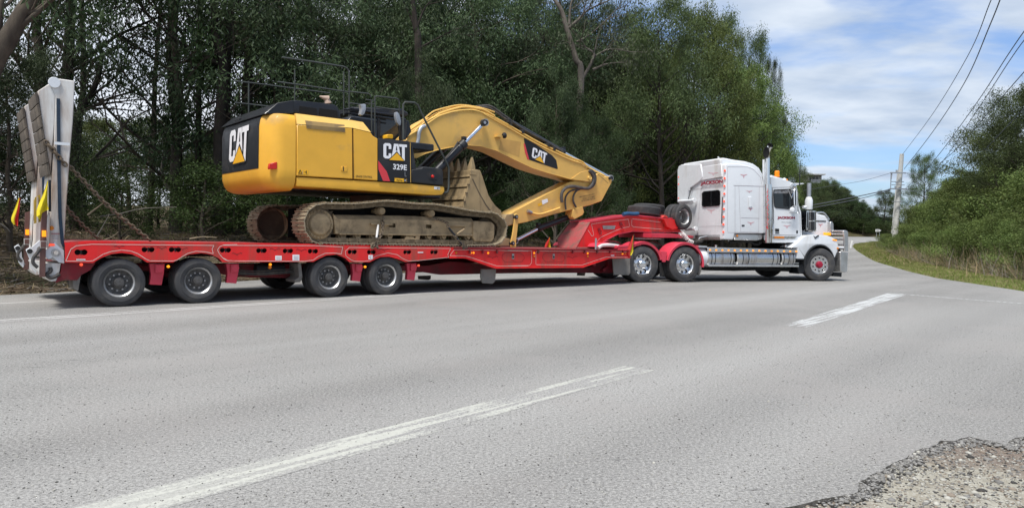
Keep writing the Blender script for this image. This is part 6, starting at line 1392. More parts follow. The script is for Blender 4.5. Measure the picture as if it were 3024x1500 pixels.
# mudguards over the drive wheels
def guard(cx, a0, a1, name='mudguard'):
    B = MB(); r0, r1 = .60, .625; n = 18; cz = .53
    sec = [(r0, -.02), (r1, -.03), (r1+.012, 0.0), (r1+.012, .6), (r0+.01, .6), (r0+.01, .02), (r0-.03, .0), (r0-.035, -.02)]
    vs = []; 
    for i in range(n+1):
        a = R(a0 + (a1-a0)*i/n)
        for r, y in sec: vs.append((cx + r*math.cos(a), y, cz + r*math.sin(a)))
    k = len(sec); fs = [(i*k+j, i*k+(j+1) % k, (i+1)*k+(j+1) % k, (i+1)*k+j) for i in range(n) for j in range(k)] + [tuple(range(k)), tuple(range(n*k+k-1, n*k-1, -1))]
    B.add(vs, fs); return B
for cx, a0, a1 in ((-.609, 12, 178), (.794, -8, 170)):
    guard(cx, a0, a1).build('mudguard', M['red_fade'], truck)
    B = guard(cx, a0, a1); B.v = [(x, 2.5-y, z) for x, y, z in B.v]; B.build('mudguard', M['red_fade'], truck)
kb([(1800,725),(1880,730),(1862,855),(1820,855)], .0, .03, 'mudguard_bracket', M['red_fade'], c=C5)
kb([(1790,865),(1868,860),(1862,985),(1845,1028),(1790,1020)], .35, .37, 'mud_flap', M['blackmatt'], c=C5)
kb([(2258,900),(2292,885),(2282,960),(2260,1010),(2240,1005)], .1, .55, 'mud_flap', M['greyflap'], c=C5)
B = MB(); q = TT.D(1785, 792, 2.2); u0 = TT.D(C5[0][0]+1150/C5[1], C5[0][1]+925/C5[1], 2.15); B.prism(kp([(1150,925),(1240,925),(1248,1000),(1225,1030),(1145,1028),(1135,990)], 1.95, C5), 1.95, 1.965); B.build('mud_flap', M['decal_white'], truck)
u = lambda x, y: TT.D(C5[0][0]+x/C5[1], C5[0][1]+y/C5[1], 1.945)
words(truck, 'W', u(1172,980), u(1228,982), u(1172,930), OUT, M['decal_black'], offset=.05); words(truck, 'WESTERN STAR', u(1148,1008), u(1238,1010), u(1148,990), OUT, M['decal_black'])
B = MB(); B.prism(kp([(818,950),(915,985),(905,1018),(815,1012)], 2.1, C5), 2.1, 2.115); B.build('mud_flap', M['greyflap'], truck)
u = lambda x, y: TT.D(C5[0][0]+x/C5[1], C5[0][1]+y/C5[1], 2.09)
words(truck, 'WESTERN STAR', u(822,1002), u(900,1004), u(822,990), OUT, M['decal_black'])
# sleeper -----------------------------------------------------------------
slp = sub('sleeper_cab', truck)
XB = TT.D(2139, 600, .08).x; SD_, SE = .08, 2.52
side = [(518,185),(640,183),(745,205),(805,235),(845,290),(864,370),(864,785),(612,785),(600,838),(518,832)]
top = [(600,160),(720,172),(780,190),(830,225),(862,290)]
P = kp(side, SD_); P[0] = (XB, P[0][1]); P[-1] = (XB, P[-1][1])
B = MB(); B.prism(P, SD_, SE); B.build('sleeper_body', M['white'], slp, bevel=.06, seg=3)
P = kp([(505,138),(520,134),(600,150),(700,163),(770,185),(820,220),(850,270),(862,310),(800,330),(518,300)], .30)
B = MB(); P[0] = (XB-.05, P[0][1]); P[-1] = (XB+.05, P[-1][1]); B.prism(P, .28, 2.3); B.build('sleeper_roof', M['white'], slp, bevel=.09, seg=3)
# back wall details live on x = XB
def bw(x, y, c=C6, e=0.): q = TT.S(c[0][0]+x/c[1], c[0][1]+y/c[1], XB-e); return q
def bprism(pts, e0, e1, name, mat, c=C6, bev=.006, parent=None):
    B = MB(); P = [bw(x, y, c, e0) for x, y in pts]; B.prism([(p.y, p.z) for p in P], XB-e0, XB-e1, mapf=lambda a, b, d: (d, a, b)); return B.build(name, mat, parent or slp, bevel=bev)
bprism([(128,240),(138,205),(165,193),(330,186),(345,300),(330,330),(225,405),(220,500),(128,520)], .0, .05, 'air_deflector', M['white'], bev=.02)
bprism([(345,210),(500,185),(508,300),(330,330)], .0, .03, 'wall_panel', M['white'], bev=.015)
bprism([(330,438),(345,422),(470,410),(487,420),(487,530),(475,547),(345,556),(330,545)], .005, .028, 'window_frame', M['black'], bev=.006)
bprism([(336,440),(348,428),(466,416),(481,424),(481,526),(470,540),(350,549),(336,540)], .029, .034, 'window_pane', M['glassdark'], bev=0)
bprism([(404,424),(410,423.5),(410,544),(404,544.5)], .035, .04, 'window_bar', M['black'], bev=0)
def bstripe(px, w=.008, mat='shadowgrey', c=C6, e=.012, name='panel_groove'):
    P = [bw(x, y, c, e) for x, y in px]; B = MB()
    for a, b in zip(P[:-1], P[1:]):
        u = (b-a).normalized(); n = Vector((0, -u.z, u.y))*w/2; B.quad(a-n, b-n, b+n, a+n)
    return B.build(name, M[mat], slp, smooth=0, flip=False)
bstripe([(320,400),(290,725),(510,717)]); bstripe([(220,408),(330,395),(517,378)], w=.012)
bstripe([(330,325),(500,303)])
words(slp, 'JACKSON', bw(319,379,e=.034), bw(512,362,e=.034), bw(319,342,e=.034), (-1,0,0), M['shadowgrey'], offset=.045, shear=.15, lift=0)
words(slp, 'JACKSON', bw(315,376,e=.038), bw(508,359,e=.038), bw(315,339,e=.038), (-1,0,0), M['crimson'], offset=.045, shear=.15, lift=0)
def scr(P3, w, mat, parent, name='painted_scroll', nrm='y'):
    B = MB()
    for a, b in zip(P3[:-1], P3[1:]):
        u = (b-a).normalized(); n = (Vector((-u.z, 0, u.x)) if nrm == 'y' else Vector((0, -u.z, u.y)))*w/2; B.quad(a-n, b-n, b+n, a+n)
    return B.build(name, M[mat], parent, smooth=0, flip=False)
def wings(cx, cy, w, h, f, nrm, parent):
    for s in (-1, 1):
        px = [(cx+s*w*.5, cy-h*.4), (cx+s*w*.34, cy-h*.42), (cx+s*w*.30, cy-h*.15), (cx+s*w*.22, cy-h*.4), (cx+s*w*.14, cy-h*.05), (cx+s*w*.08, cy-h*.35), (cx+s*w*.02, cy-h*.1), (cx+s*w*.07, cy+h*.15), (cx, cy+h*.55)]
        scr([f(x, y) for x, y in px], .010, 'decal_pink', parent, nrm=nrm)
wings(425,272,85,22, lambda x, y: bw(x,y,e=.034), 'x', slp); wings(407,592,70,34, lambda x, y: bw(x,y,e=.004), 'x', slp)
for a, b, r in ((( 130,508), (262,500), .05), ((190,750),(275,742), .05)):
    p, q = bw(*a, e=.12), bw(*b, e=.12); B = MB(); B.cyl(p, q, r, 10); B.cyl(q + Vector((0,-.02,0)), q + Vector((0,.05,0)), r*1.5, 10); B.build('grab_tube', M['white'], slp, bevel=.004)
B = MB(); P = [bw(x, y, e=.05) for x, y in ((245,385),(235,410),(225,450),(214,488),(245,492))]; B.tube(smooth_path(P), .012, 6); B.build('cable', M['rubber2'], slp)
bprism([(218,400),(232,398),(232,414),(218,416)], .0, .05, 'work_lamp', M['white'])
bprism([(302,797),(520,793),(520,838),(302,838)], -.15, .0, 'rear_skirt', M['steel'])
for y in (245,310,376,442,507,573,640,705,770):
    q = bw(524, y, e=.01); B = MB(); B.lathe([(0,-.02),(.02,-.018),(.032,0),(.032,.012)], (XB-.012, SD_+.0, q.z), (.7,.7,0), 10); B.build('marker_lamp', M['redlamp'], slp)
B = MB(); B.tube([(XB-.04, SD_+.05, bw(520,470).z), (XB-.04, SD_+.05, bw(520,700).z)], .014, 7); B.build('grab_handle', M['blackmatt'], slp)
for x, y in ((128,300),(127,480),(128,360)):
    q = bw(x, y, e=.05); B = MB(); B.box((q.x-.01, q.y-.02, q.z-.02), (q.x+.01, q.y+.015, q.z+.02)); B.build('marker_lamp', M['redlamp'], slp)
# side panel lines, locker doors, print
def kstripe(px, d=SD_-.004, w=.008, c=C6, mat='shadowgrey', name='panel_groove', parent=None): return stripe(px, w=w, d=d, c=c, name=name, mat=M[mat], parent=parent or slp, frame=TT)
kstripe([(548,215),(548,760),(552,775),(850,780)]); kstripe([(548,212),(720,212),(770,235),(830,300),(842,365)]); kstripe([(600,372),(855,380)], w=.014)
kstripe([(612,372),(612,785)]); kstripe([(645,375),(660,770),(815,775),(820,380)]); kstripe([(664,648),(820,654)], w=.011)
kb([(728,470),(755,468),(760,555),(735,558)], SD_-.035, SD_-.001, 'vent_cover', M['white'], parent=slp, bev=.008)
kb([(670,709),(695,709),(695,722),(670,722)], SD_-.01, SD_-.001, 'door_lock', M['blackmatt'], parent=slp, bev=.003)
for a in ((687,290,60,30),(735,425,50,14),(745,575,45,22),(748,697,60,26)): wings(*a, lambda x, y: k3(x, y, SD_-.005), 'y', slp)
kb([(600,788),(855,792),(845,835),(800,845),(610,838)], SD_+.05, .8, 'stainless_skirt', M['alu'], bev=.02, parent=slp)
B = MB(); q = k3(632, 803, SD_+.03); B.lathe([(0,-.02),(.03,-.01),(.035,.02)], q, (0,1,0), 12); B.build('side_lamp', M['amberoff'], slp)
B = MB(); B.prism(kp([(468,122),(475,125),(500,160),(498,190),(478,170)], .5), .5, .56); B.build('roof_fin', M['white'], slp, bevel=.01)
# exhaust stack ---------------------------------------------------------------
stk = sub('exhaust_stack', truck)
a, b = k3(888, 362, .0), k3(888, 140, .0); B = MB(); B.cyl(a, b, .075, 20); B.build('stack_pipe', M['chrome'], stk)
B = MB(); B.tube([b - Vector((0,0,.02)), b + Vector((0,0,.10)), b + Vector((0,-.02,.2)), b + Vector((-.02,-.08,.32)), b + Vector((-.03,-.16,.38))], [.075,.078,.085,.092,.095], 20, cap=False); B.build('stack_elbow', M['chrome'], stk)
e_ = k3(881, 90, -.16); B = MB(); B.lathe([(0, .02), (.092, .0), (.10, -.005), (.10, .02)], e_, (.1,1,.1), 24); B.v = [(x, y, e_.z + (z-e_.z)*1.7) for x, y, z in B.v]; B.build('stack_mouth', M['void'], stk)
a, b = k3(862, 362, .25), k3(862, 150, .25); B = MB(); B.cyl(a, b, .05, 14); B.build('stack_bracket', M['white'], stk)
a, b = k3(895, 862, .02), k3(890, 362, .02); B = MB(); B.lathe([(0,0),(.13,0),(.13,(b-a).length),(0,(b-a).length)], a, b-a, 24); B.build('heat_shield', M['chrome'], stk)
rr = random.Random(4); B = MB(); 
for i in range(40):
    t_ = i/40; y = 400 + 350*t_; x = 889 + 5*math.sin(i*1.3) + rr.random()*3; q = k3(x, y, -.118); r = .010+.014*rr.random(); B.lathe([(0,-.002),(r, 0),(0,.004)], q, (0,1,0), 7)
o = B.build('painted_flame', M['decal_red'], stk); o['kind'] = 'stuff'
# cab ---------------------------------------------------------------------
cabt = sub('driver_cab', truck)
CD, CE = .18, 2.34
cabp = [(918,300),(960,308),(1060,335),(1135,365),(1148,420),(1158,540),(1178,600),(1185,800),(1150,860),(925,862)]
winp = [(945,412),(1080,405),(1090,412),(1110,500),(1112,570),(1100,574),(962,562),(950,550),(942,450)]
H = kp(winp, CD)
B = MB(); B.prism(kp(cabp, CD), CD, CD+.06, [H]); B.build('door_side', M['white'], cabt)
B = MB(); B.prism(kp(cabp, CD), CE-.06, CE, [H]); B.build('far_door_side', M['white'], cabt)
B = MB(); c_ = kp([(1030,330),(1060,335),(1138,368),(1140,375),(925,385),(918,300)], CD); B.prism(c_, CD+.061, CE-.061); B.build('cab_roof', M['white'], cabt, bevel=.01)
B = MB(); B.prism(kp([(925,590),(1175,595),(1183,800),(1148,858),(925,860)], CD), CD+.061, CE-.061); B.build('cab_floor', M['black'], cabt)
B = MB(); g = kp([(1140,380),(1150,430),(1170,590),(1162,590),(1142,430),(1134,380)], CD); B.prism(g, CD+.0615, CE-.0615); B.build('windscreen', M['glass'], cabt)
B = MB(); B.prism(kp([(916,385),(930,385),(930,590),(916,590)], CD), CD+.0612, CE-.0612); B.build('cab_back', M['white'], cabt)
B = MB(); B.prism(H, CD+.02, CD+.028); B.build('side_window', M['glass'], cabt, smooth=0)
B = MB(); P = [(a, CD-.004, b) for a, b in H]; B.tube([Vector(p) for p in P + [P[0]]], .018, 6); B.build('window_seal', M['black'], cabt)
B = MB(); B.prism(kp([(945,412),(1080,405),(1088,425),(1060,440),(948,440)], CD), CD+.012, CD+.019); B.build('sun_blind', M['steel'], cabt, smooth=0)
kb([(1000,460),(1040,455),(1050,560),(1005,560)], .5, .8, 'seat', M['galv'], parent=cabt, bev=.03)
cs = lambda px, **k: kstripe(px, d=CD-.005, parent=cabt, **k)
cs([(932,395),(935,795),(1172,800),(1170,620),(1150,560)], w=.010, name='door_gap', mat='decal_black'); cs([(930,390),(1120,385)], w=.012, name='gutter', mat='steel')
u = lambda x, y, d=CD-.006: k3(x, y, d)
words(cabt, 'JACKSON', u(978,665,CD-.004), u(1128,667,CD-.004), u(978,639,CD-.004), OUT, M['shadowgrey'], offset=.045, lift=0)
words(cabt, 'JACKSON', u(975,662), u(1125,664), u(975,636), OUT, M['crimson'], offset=.045, lift=0)
words(cabt, 'Heavy Haulage', u(1010,693), u(1095,695), u(1010,680), OUT, M['steel'], shear=.3, offset=0, lift=0)
wings(1058,725,60,26, lambda x, y: k3(x, y, CD-.006), 'y', cabt)
kb([(958,742),(992,742),(992,768),(958,768)], CD-.02, CD-.001, 'door_handle', M['blackmatt'], parent=cabt, bev=.006); kb([(958,776),(992,776),(992,783),(958,783)], CD-.01, CD-.001, 'door_trim', M['blackmatt'], parent=cabt, bev=0)
kb([(1138,758),(1152,758),(1152,783),(1138,783)], CD-.006, CD-.001, 'engine_badge', M['blackmatt'], parent=cabt, bev=0)
kb([(930,805),(1172,810),(1170,830),(932,828)], CD-.012, CD-.001, 'sill_trim', M['chrome'], parent=cabt, bev=.003)
kb([(950,808),(1035,809),(1035,826),(950,825)], CD-.02, CD-.0125, 'sill_lamp', M['amberoff'], parent=cabt, bev=.003)
kb([(935,830),(1060,835),(1055,865),(940,862)], CD+.02, CD+.3, 'step_box', M['alu'], parent=cabt)
B = MB(); B.tube(smooth_path([k3(x, y, CD-.06) for x, y in ((930,385),(940,560),(942,700),(935,735),(928,742))], 4), .014, 7); B.build('grab_handle', M['chrome'], cabt)
# roof: visor, beacon, lamps, mirror
kb([(925,282),(945,290),(970,300),(1075,335),(1135,362),(1100,352),(918,320)], .5, 2.0, 'roof_cap', M['white'], parent=cabt, bev=.02)
q = k3(972, 292, .9); B = MB(); B.lathe([(0,0),(.085,0),(.085,.03),(.07,.04),(.075,.16),(.055,.19),(0,.19)], q - Vector((0,0,.02)), (0,0,1), 18); B.build('beacon', M['beacon'], cabt)
kb([(980,303),(1020,310),(1030,345),(990,340)], .3, .8, 'lamp_mount', M['white'], parent=cabt)
kb([(983,338),(1027,338),(1027,385),(983,383)], .22, .32, 'work_lamp', M['blackmatt'], parent=cabt)
kb([(997,342),(1012,342),(1012,378),(997,377)], .21, .219, 'work_lamp_reflector', M['alu'], parent=cabt, bev=0)
q = k3(1037, 322, .7); B = MB(); B.lathe([(0,-.1),(.04,-.09),(.06,0),(0,.1)], q, (1,0,.2), 12); B.build('air_horn', M['white'], cabt); q = k3(1052, 328, .7); B = MB(); B.lathe([(0,-.06),(.04,-.04),(.05,.02),(0,.06)], q, (1,0,0), 12); B.build('marker_lamp', M['amberoff'], cabt)
B = MB(); B.prism(kp([(1105,352),(1200,352),(1208,358),(1130,372),(1110,368)], .35), .35, 2.1); B.build('sun_visor', M['white'], cabt, bevel=.008)
mir = sub('wing_mirror', cabt)
B = MB(); B.tube([k3(x,y,.0) for x,y in ((1140,400),(1150,440),(1152,600),(1140,608),(1075,603))], .016, 7); B.tube([k3(x,y,.06) for x,y in ((1068,412),(1105,500),(1108,515))], .018, 7); B.tube([k3(x,y,.06) for x,y in ((1125,380),(1140,400))], .018, 7); B.build('mirror_arm', M['chrome'], mir)
kb([(1118,405),(1140,400),(1143,550),(1122,552)], -.06, .12, 'mirror_head', M['chrome'], parent=mir, bev=.02); kb([(1126,415),(1134,413),(1137,540),(1129,541)], -.065, -.0605, 'mirror_face', M['black'], parent=mir, bev=0)
q = k3(1105, 580, .0); B = MB(); B.lathe([(0,-.03),(.06,-.02),(.085,.01),(0,.03)], q, (.3,1,0), 16); B.build('spot_mirror', M['white'], mir)
q = k3(1110, 378, .1); B = MB(); B.lathe([(0,-.06),(.07,-.05),(.08,.05),(0,.08)], q, (1,.3,0), 14); B.build('convex_mirror', M['chrome'], mir)
B = MB(); a = k3(1165, 375, .3); b = k3(1173, 158, .3); B.tube([a, a.lerp(b, .5), b], [.018, .014, .008], 6); B.build('aerial', M['black'], cabt)
B = MB(); B.tube([k3(1126,370,1.2), k3(1126,322,1.2)], .008, 5); B.build('aerial', M['rubber2'], cabt)
# bonnet -----------------------------------------------------------------
bon = sub('bonnet', truck)
BD, BE = .62, 1.90
P = kp([(1150,590),(1200,600),(1310,612),(1385,628),(1402,650),(1412,680),(1418,790),(1400,830),(1180,830)], BD)
B = MB(); B.prism(P, BD, BE); B.build('bonnet_shell', M['white'], bon, bevel=.05, seg=3)
B = MB(); B.prism(kp([(1405,655),(1422,660),(1432,760),(1430,880),(1412,880),(1412,690)], BD), BD+.02, BE-.02); B.build('grille', M['chrome'], bon, bevel=.01)
B = MB(); P = [k3(x,y,BD+.2) for x,y in ((1310,606),(1370,606),(1400,640),(1418,665))]; B.tube(smooth_path(P,3), .03, 8); B.build('bonnet_rim', M['alu'], bon)
kb([(1306,671),(1394,673),(1394,683),(1306,682)], BD-.012, BD-.001, 'name_plate', M['decal_black'], parent=bon, bev=0)
words(bon, 'WESTERN STAR', k3(1310,681,BD-.014), k3(1391,682,BD-.014), k3(1310,674,BD-.014), OUT, M['steel'], lift=0)
wings(1345,712,42,24, lambda x, y: k3(x, y, BD-.006), 'y', bon)
kb([(1430,685),(1445,680),(1458,700),(1460,770),(1440,790),(1430,780)], .5, .8, 'headlamp_guard', M['alu'], parent=bon, bev=.01)
kb([(1402,775),(1438,777),(1437,800),(1404,798)], .32, .5, 'indicator_lamp', M['amberlit'], parent=bon, bev=.01)
# front wing
fen = sub('front_wing', truck)
wc = k3(1335, 1058, 0); 
def arcpx(r, a0, a1, n, cz=0.0, kx=1.0): return [(wc.x + r*kx*math.cos(R(a0+(a1-a0)*i/n)), wc.z+.06+cz + r*math.sin(R(a0+(a1-a0)*i/n))) for i in range(n+1)]
outer = kp([(1098,905),(1120,885),(1150,862),(1190,820),(1225,802),(1300,793),(1400,800),(1445,815),(1475,838),(1492,870),(1500,905),(1495,925)], .02)
inn = arcpx(.60, 12, 182, 16, kx=1.0)
B = MB(); B.prism(outer + inn[0:] + [kp([(1215,1000)], .02)[0], kp([(1145,1000)], .02)[0], kp([(1150,905)], .02)[0]], .02, .66); B.build('wing_shell', M['white'], fen, bevel=.03, seg=2)
B = MB(); ii = arcpx(.605, 8, 184, 18); oo = arcpx(.565, 8, 184, 18); B.prism(ii + oo[::-1], -.02, .6); B.build('wing_lip', M['blackmatt'], fen)
B = MB(); B.prism(arcpx(.56, 10, 180, 14), .50, .6); B.build('wheel_well', M['void'], fen)
kb([(1140,998),(1228,1000),(1226,1012),(1142,1010)], .0, .5, 'wing_step', M['blackmatt'], parent=fen)
kb([(1140,1012),(1215,1014),(1205,1120),(1160,1130),(1145,1060)], .15, .6, 'steering_guard', M['black'], parent=fen)
kb([(1450,830),(1488,838),(1486,848),(1452,842)], .005, .3, 'indicator_lamp', M['amberlit'], parent=fen, bev=.006)
q = k3(1495, 911, .0); B = MB(); B.lathe([(0,-.02),(.03,-.01),(.035,.02)], q, (0,1,0), 10); B.build('marker_lamp', M['amberoff'], fen)
kb([(1288,800),(1300,815),(1330,795),(1336,800),(1310,822),(1300,828)], -.0, .06, 'wing_mirror_bracket', M['blackmatt'], parent=fen, bev=.006)
# bull bar
bb = sub('bull_bar', truck)
X0 = k3(1515, 940, -.0)
kb([(1515,938),(1585,945),(1578,1112),(1562,1118),(1515,1112)], .0, 2.45, 'bumper', M['alu'], parent=bb, bev=.02)
kb([(1452,1120),(1530,1118),(1528,1155),(1455,1150)], .3, 2.2, 'under_bumper', M['blackmatt'], parent=bb)
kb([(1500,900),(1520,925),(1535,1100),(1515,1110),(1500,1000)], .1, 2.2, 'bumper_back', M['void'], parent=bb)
for yy in (.02, 2.37):
    B = MB(); B.prism(kp([(1540,760),(1575,758),(1585,775),(1586,938),(1552,936),(1550,800)], .02), yy, yy+.07); B.build('bar_upright', M['alu'], bb, bevel=.015)
for y in (765, 785, 835, 880, 915):
    q = k3(1572, y, .02); B = MB(); B.cyl((q.x, .095, q.z), (q.x, 2.365, q.z), .03, 12); B.build('cross_bar', M['alu'], bb)
for y in (763, 790):
    B = MB(); B.cyl(k3(1445, y, .5), k3(1560, y, .04), .03, 12); B.build('side_bar', M['alu'], bb)
B = MB(); B.cyl(k3(1495,903,.1), k3(1545,903,.06), .025, 10); B.build('side_bar', M['white'], bb)
# air cleaner
ac = sub('air_cleaner', truck)
a, b = k3(1258, 762, .32), k3(1258, 590, .32); B = MB(); L = (b-a).length; B.lathe([(0,-.05),(.06,-.03),(.16,0),(.16,L),(0,L)], a, b-a, 24); B.build('cleaner_can', M['black'], ac)
B = MB()
for z in (0, L*.97, L*.5): B.lathe([(.165,z-.02),(.17,z-.02),(.17,z+.02),(.165,z+.02)], a, b-a, 24, close=True)
for i in range(8):
    t_ = i/8*2*math.pi; B.bar(a + Vector((.168*math.cos(t_), .168*math.sin(t_), 0)), b + Vector((.168*math.cos(t_), .168*math.sin(t_), 0)), .014, .01, up=(math.cos(t_), math.sin(t_), 0))
B.build('cleaner_cage', M['chrome'], ac)
B = MB(); B.box((a.x-.26, a.y-.1, a.z+.02), (a.x-.17, a.y+.3, b.z)); B.mat(1).box((a.x-.24, a.y-.102, a.z+.1), (a.x-.19, a.y-.1005, b.z-.05)); B.build('cleaner_bracket', [M['chrome'], M['black']], ac, bevel=.01)
a2 = k3(1243, 578, .32); b2 = k3(1243, 470, .32); L2 = (b2-a2).length; B = MB(); B.lathe([(0,0),(.115,0),(.12,.02),(.12,L2*.72),(.085,L2*.95),(.07,L2),(0,L2)], a2, (0,0,1), 24); B.build('precleaner', M['white'], ac)
a3 = k3(1245, 466, .32); b3 = k3(1248, 352, .32); B = MB(); B.cyl(a3, b3, .065, 18); B.build('intake_pipe', M['galv'], ac)
B = MB(); B.cyl(k3(1196,558,.32), k3(1225,556,.32), .05, 12); B.build('intake_elbow', M['white'], ac, bevel=.005)
# tanks, light bar, steps
fin = lambda x, y: k3(x, y, .0)
P0, P1 = k3(388, 990, .35), k3(1142, 992, .35)
zc = .70; x0 = k3(388,990,.02).x; x1 = k3(1142,990,.02).x
for i, (a, b) in enumerate(((x0, k3(622,990,.02).x), (k3(640,990,.02).x, k3(1008,990,.02).x), (k3(1025,990,.02).x, x1))):
    g = sub('fuel_tank', truck); B = MB(); r = .29; B.lathe([(0,0),(r-.03,0),(r,.03),(r,b-a-.03),(r-.03,b-a),(0,b-a)], (a, .04+r, zc), (1,0,0), 32); B.build('tank_shell', M['tankmetal'], g)
    for t_ in (.12, .25, .82, .93) if i != 2 else (.1, .45, .8):
        B = MB(); B.lathe([(r+.001,0),(r+.006,0),(r+.006,.02),(r+.001,.02)], (a + (b-a)*t_, .04+r, zc), (1,0,0), 32, close=True); B.build('tank_strap', M['blackmatt'], g)
B = MB(); q = k3(345, 975, .3); B.lathe([(0,0),(.26,0),(.29,.03),(.29,.30),(0,.30)], (k3(385,975,.05).x-.30, .36, .72), (1,0,0), 28); B.build('air_tank', M['white'], truck)
bar = kp([(375,905),(1150,925),(1153,950),(380,945)], .03)
B = MB(); B.prism(bar, .03, .06); B.build('lamp_bar', M['alu'], truck, bevel=.004)
B = MB(); B.prism([(bar[0][0], bar[0][1]-.001),(bar[1][0], bar[1][1]-.001),(bar[1][0], bar[1][1]+.015),(bar[0][0], bar[0][1]+.015)], .061, .6); B.build('deck_plate', M['alu'], truck)
for i in range(15):
    x = 400 + (1140-400)*i/14; y = 925 + 12*i/14; q = k3(x, y, .018); B = MB(); B.lathe([(0,-.018),(.02,-.014),(.03,0),(.032,.011)], q, (0,1,0), 10); B.v = [(q.x+(a-q.x)*1.1, b, q.z+(c-q.z)*.75) for a, b, c in B.v]; B.build('side_lamp', M['amberlit'], truck)
for (y0, y1), dd in (((1028,1038),.10), ((1048,1066),.02)):
    kb([(384,y0),(1160,y0+4),(1162,y1+4),(384,y1)], dd, dd+.3, 'step_board', M['alu'], bev=.006)
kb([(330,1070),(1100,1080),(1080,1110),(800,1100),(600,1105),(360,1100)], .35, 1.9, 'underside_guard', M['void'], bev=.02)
kb([(300,885),(370,890),(372,905),(300,903)], .1, .6, 'deck_plate', M['alu'], bev=0)
for x in (448, 1045, 1068): 
    q = k3(x, 893, .3); B = MB(); B.cyl(q - Vector((0,0,.03)), q + Vector((0,0,.04)), .04, 12); B.build('filler_cap', M['chrome'], truck)
B = MB(); B.tube(smooth_path([k3(x,y,.7) for x,y in ((560,868),(700,850),(800,880),(850,840),(880,800))], 4), .04, 8); B.build('hose', M['rubber2'], truck)
B = MB(); B.tube(smooth_path([TT.D(2000+x/6.39,560+y/6.39,.9) for x,y in ((410,960),(430,910),(560,885),(700,885),(740,900))], 4), .022, 8); B.build('air_hose', M['galv'], truck)
# curly suzi lines between tractor and neck
def coil(pts, r, n, w, name, mat):
    C_ = smooth_path(pts, 12); P = []
    N = n*10
    for i in range(N+1):
        t_ = i/N*(len(C_)-1); k = min(int(t_), len(C_)-2); c = C_[k].lerp(C_[k+1], t_-k); tg = (C_[k+1]-C_[k]).normalized(); u_ = tg.orthogonal().normalized(); v_ = tg.cross(u_); a_ = i/10*2*math.pi
        P.append(c + (u_*math.cos(a_)+v_*math.sin(a_))*r)
    B = MB(); B.tube(P, w, 5); o = B.build(name, M[mat], None); return o
cp = [TT.M @ TT.D(2000+x/6.39, 560+y/6.39, .8) for x, y in ((80,830),(140,880),(200,960),(290,1000),(400,990),(470,950))]
tag(coil(cp[:4], .06, 11, .013, 'coiled_air_line', 'glove'), 'white coiled air line sagging between the red gooseneck and the white truck', 'hose')
tag(coil(cp[3:], .06, 9, .013, 'coiled_air_line', 'rubber2'), 'dark coiled air line above the polished tank end behind the sleeper cab', 'hose')
# ================================================================== things carried on the rig
def Wt(fr, p): return fr.M @ Vector(p)
# spare wheels
def spare(Mx, key, label, rim=True):
    d = W[key]; t = thing('spare_wheel', label, 'wheel', M=Mx, group='spare wheels carried on the gooseneck')
    inst('tyre', d['tyre'], t); 
    if rim: inst('rim', d['rim'], t); inst('wheel_disc', d['disc'], t)
    return t
sp0 = wheel_set('spare', .50, .30, .26, .15, False, M['chrome'], .12, .05, M['chrome'], holes=8, hole_r=.03)
q = TR.D(C5[0][0]+1600/C5[1], C5[0][1]+262/C5[1], 1.35)
tilt = Matrix.Rotation(R(5), 4, 'Y')
spare(TR.M @ Matrix.Translation(q + Vector((0,0,-.11))) @ tilt @ Matrix.Rotation(R(90), 4, 'X'), 'spare', 'spare tyre lying flat on top of the red gooseneck, blue cloth beside it', rim=False)
q = TR.D(C5[0][0]+1660/C5[1], C5[0][1]+215/C5[1], 1.9)
spare(TR.M @ Matrix.Translation(q + Vector((0,0,-.17))) @ tilt @ Matrix.Rotation(R(90), 4, 'X'), 'spare', 'spare tyre showing above and behind the flat tyre on the gooseneck', rim=False)
q = TR.D(C5[0][0]+2085/C5[1], C5[0][1]+322/C5[1], .75)
spare(TR.M @ Matrix.Translation(q), 'trailer', 'upright spare wheel with shiny rim at the gooseneck nose, nearest the road')
spare(TR.M @ Matrix.Translation(q + Vector((-.02,.27,.0))), 'trailer', 'upright spare wheel half hidden behind the shiny rimmed one at the gooseneck nose')
B = MB(); a = TR.D(C5[0][0]+1358/C5[1], C5[0][1]+292/C5[1], .9); b = TR.D(C5[0][0]+1535/C5[1], C5[0][1]+284/C5[1], .9)
B.tube(smooth_path([a, a.lerp(b,.3)+Vector((0,0,.015)), a.lerp(b,.7)+Vector((0,0,-.005)), b], 4), .055, 8); o = B.build('rolled_cloth', M['bluetarp']); o.matrix_world = TR.M; tag(o, 'rolled blue cloth tucked beside the flat spare tyre on the gooseneck', 'cloth')
# chains
def chain(pts, name_label, r=.011, link=.075, sag=0.0, mat='chain', cat='chain'):
    P = [Vector(p) for p in pts]; 
    C_ = smooth_path(P, 10) if len(P) > 2 else [P[0].lerp(P[1], i/20) - Vector((0,0,sag*4*(i/20)*(1-i/20))) for i in range(21)]
    L = [0]
    for a, b in zip(C_[:-1], C_[1:]): L.append(L[-1]+(b-a).length)
    B = MB(); n = int(L[-1]/(link*.72)); j = 0
    for i in range(n):
        s = L[-1]*i/n
        while L[j+1] < s: j += 1
        c = C_[j].lerp(C_[j+1], (s-L[j])/(L[j+1]-L[j])); t = (C_[j+1]-C_[j]).normalized(); u = t.orthogonal().normalized(); v = t.cross(u)
        if i % 2: u, v = v, u
        ring = [c + t*(link*.5*math.cos(a)) + u*(link*.32*math.sin(a)) for a in [k*2*math.pi/8 for k in range(9)]]
        B.tube(ring, r, 4, cap=False)
    o = B.build('lashing_chain', M[mat], smooth=60, flip=False); tag(o, name_label, cat, 'lashing chains'); return o
w_ = lambda x, y, d: TR.M @ TR.D(x, y, d)
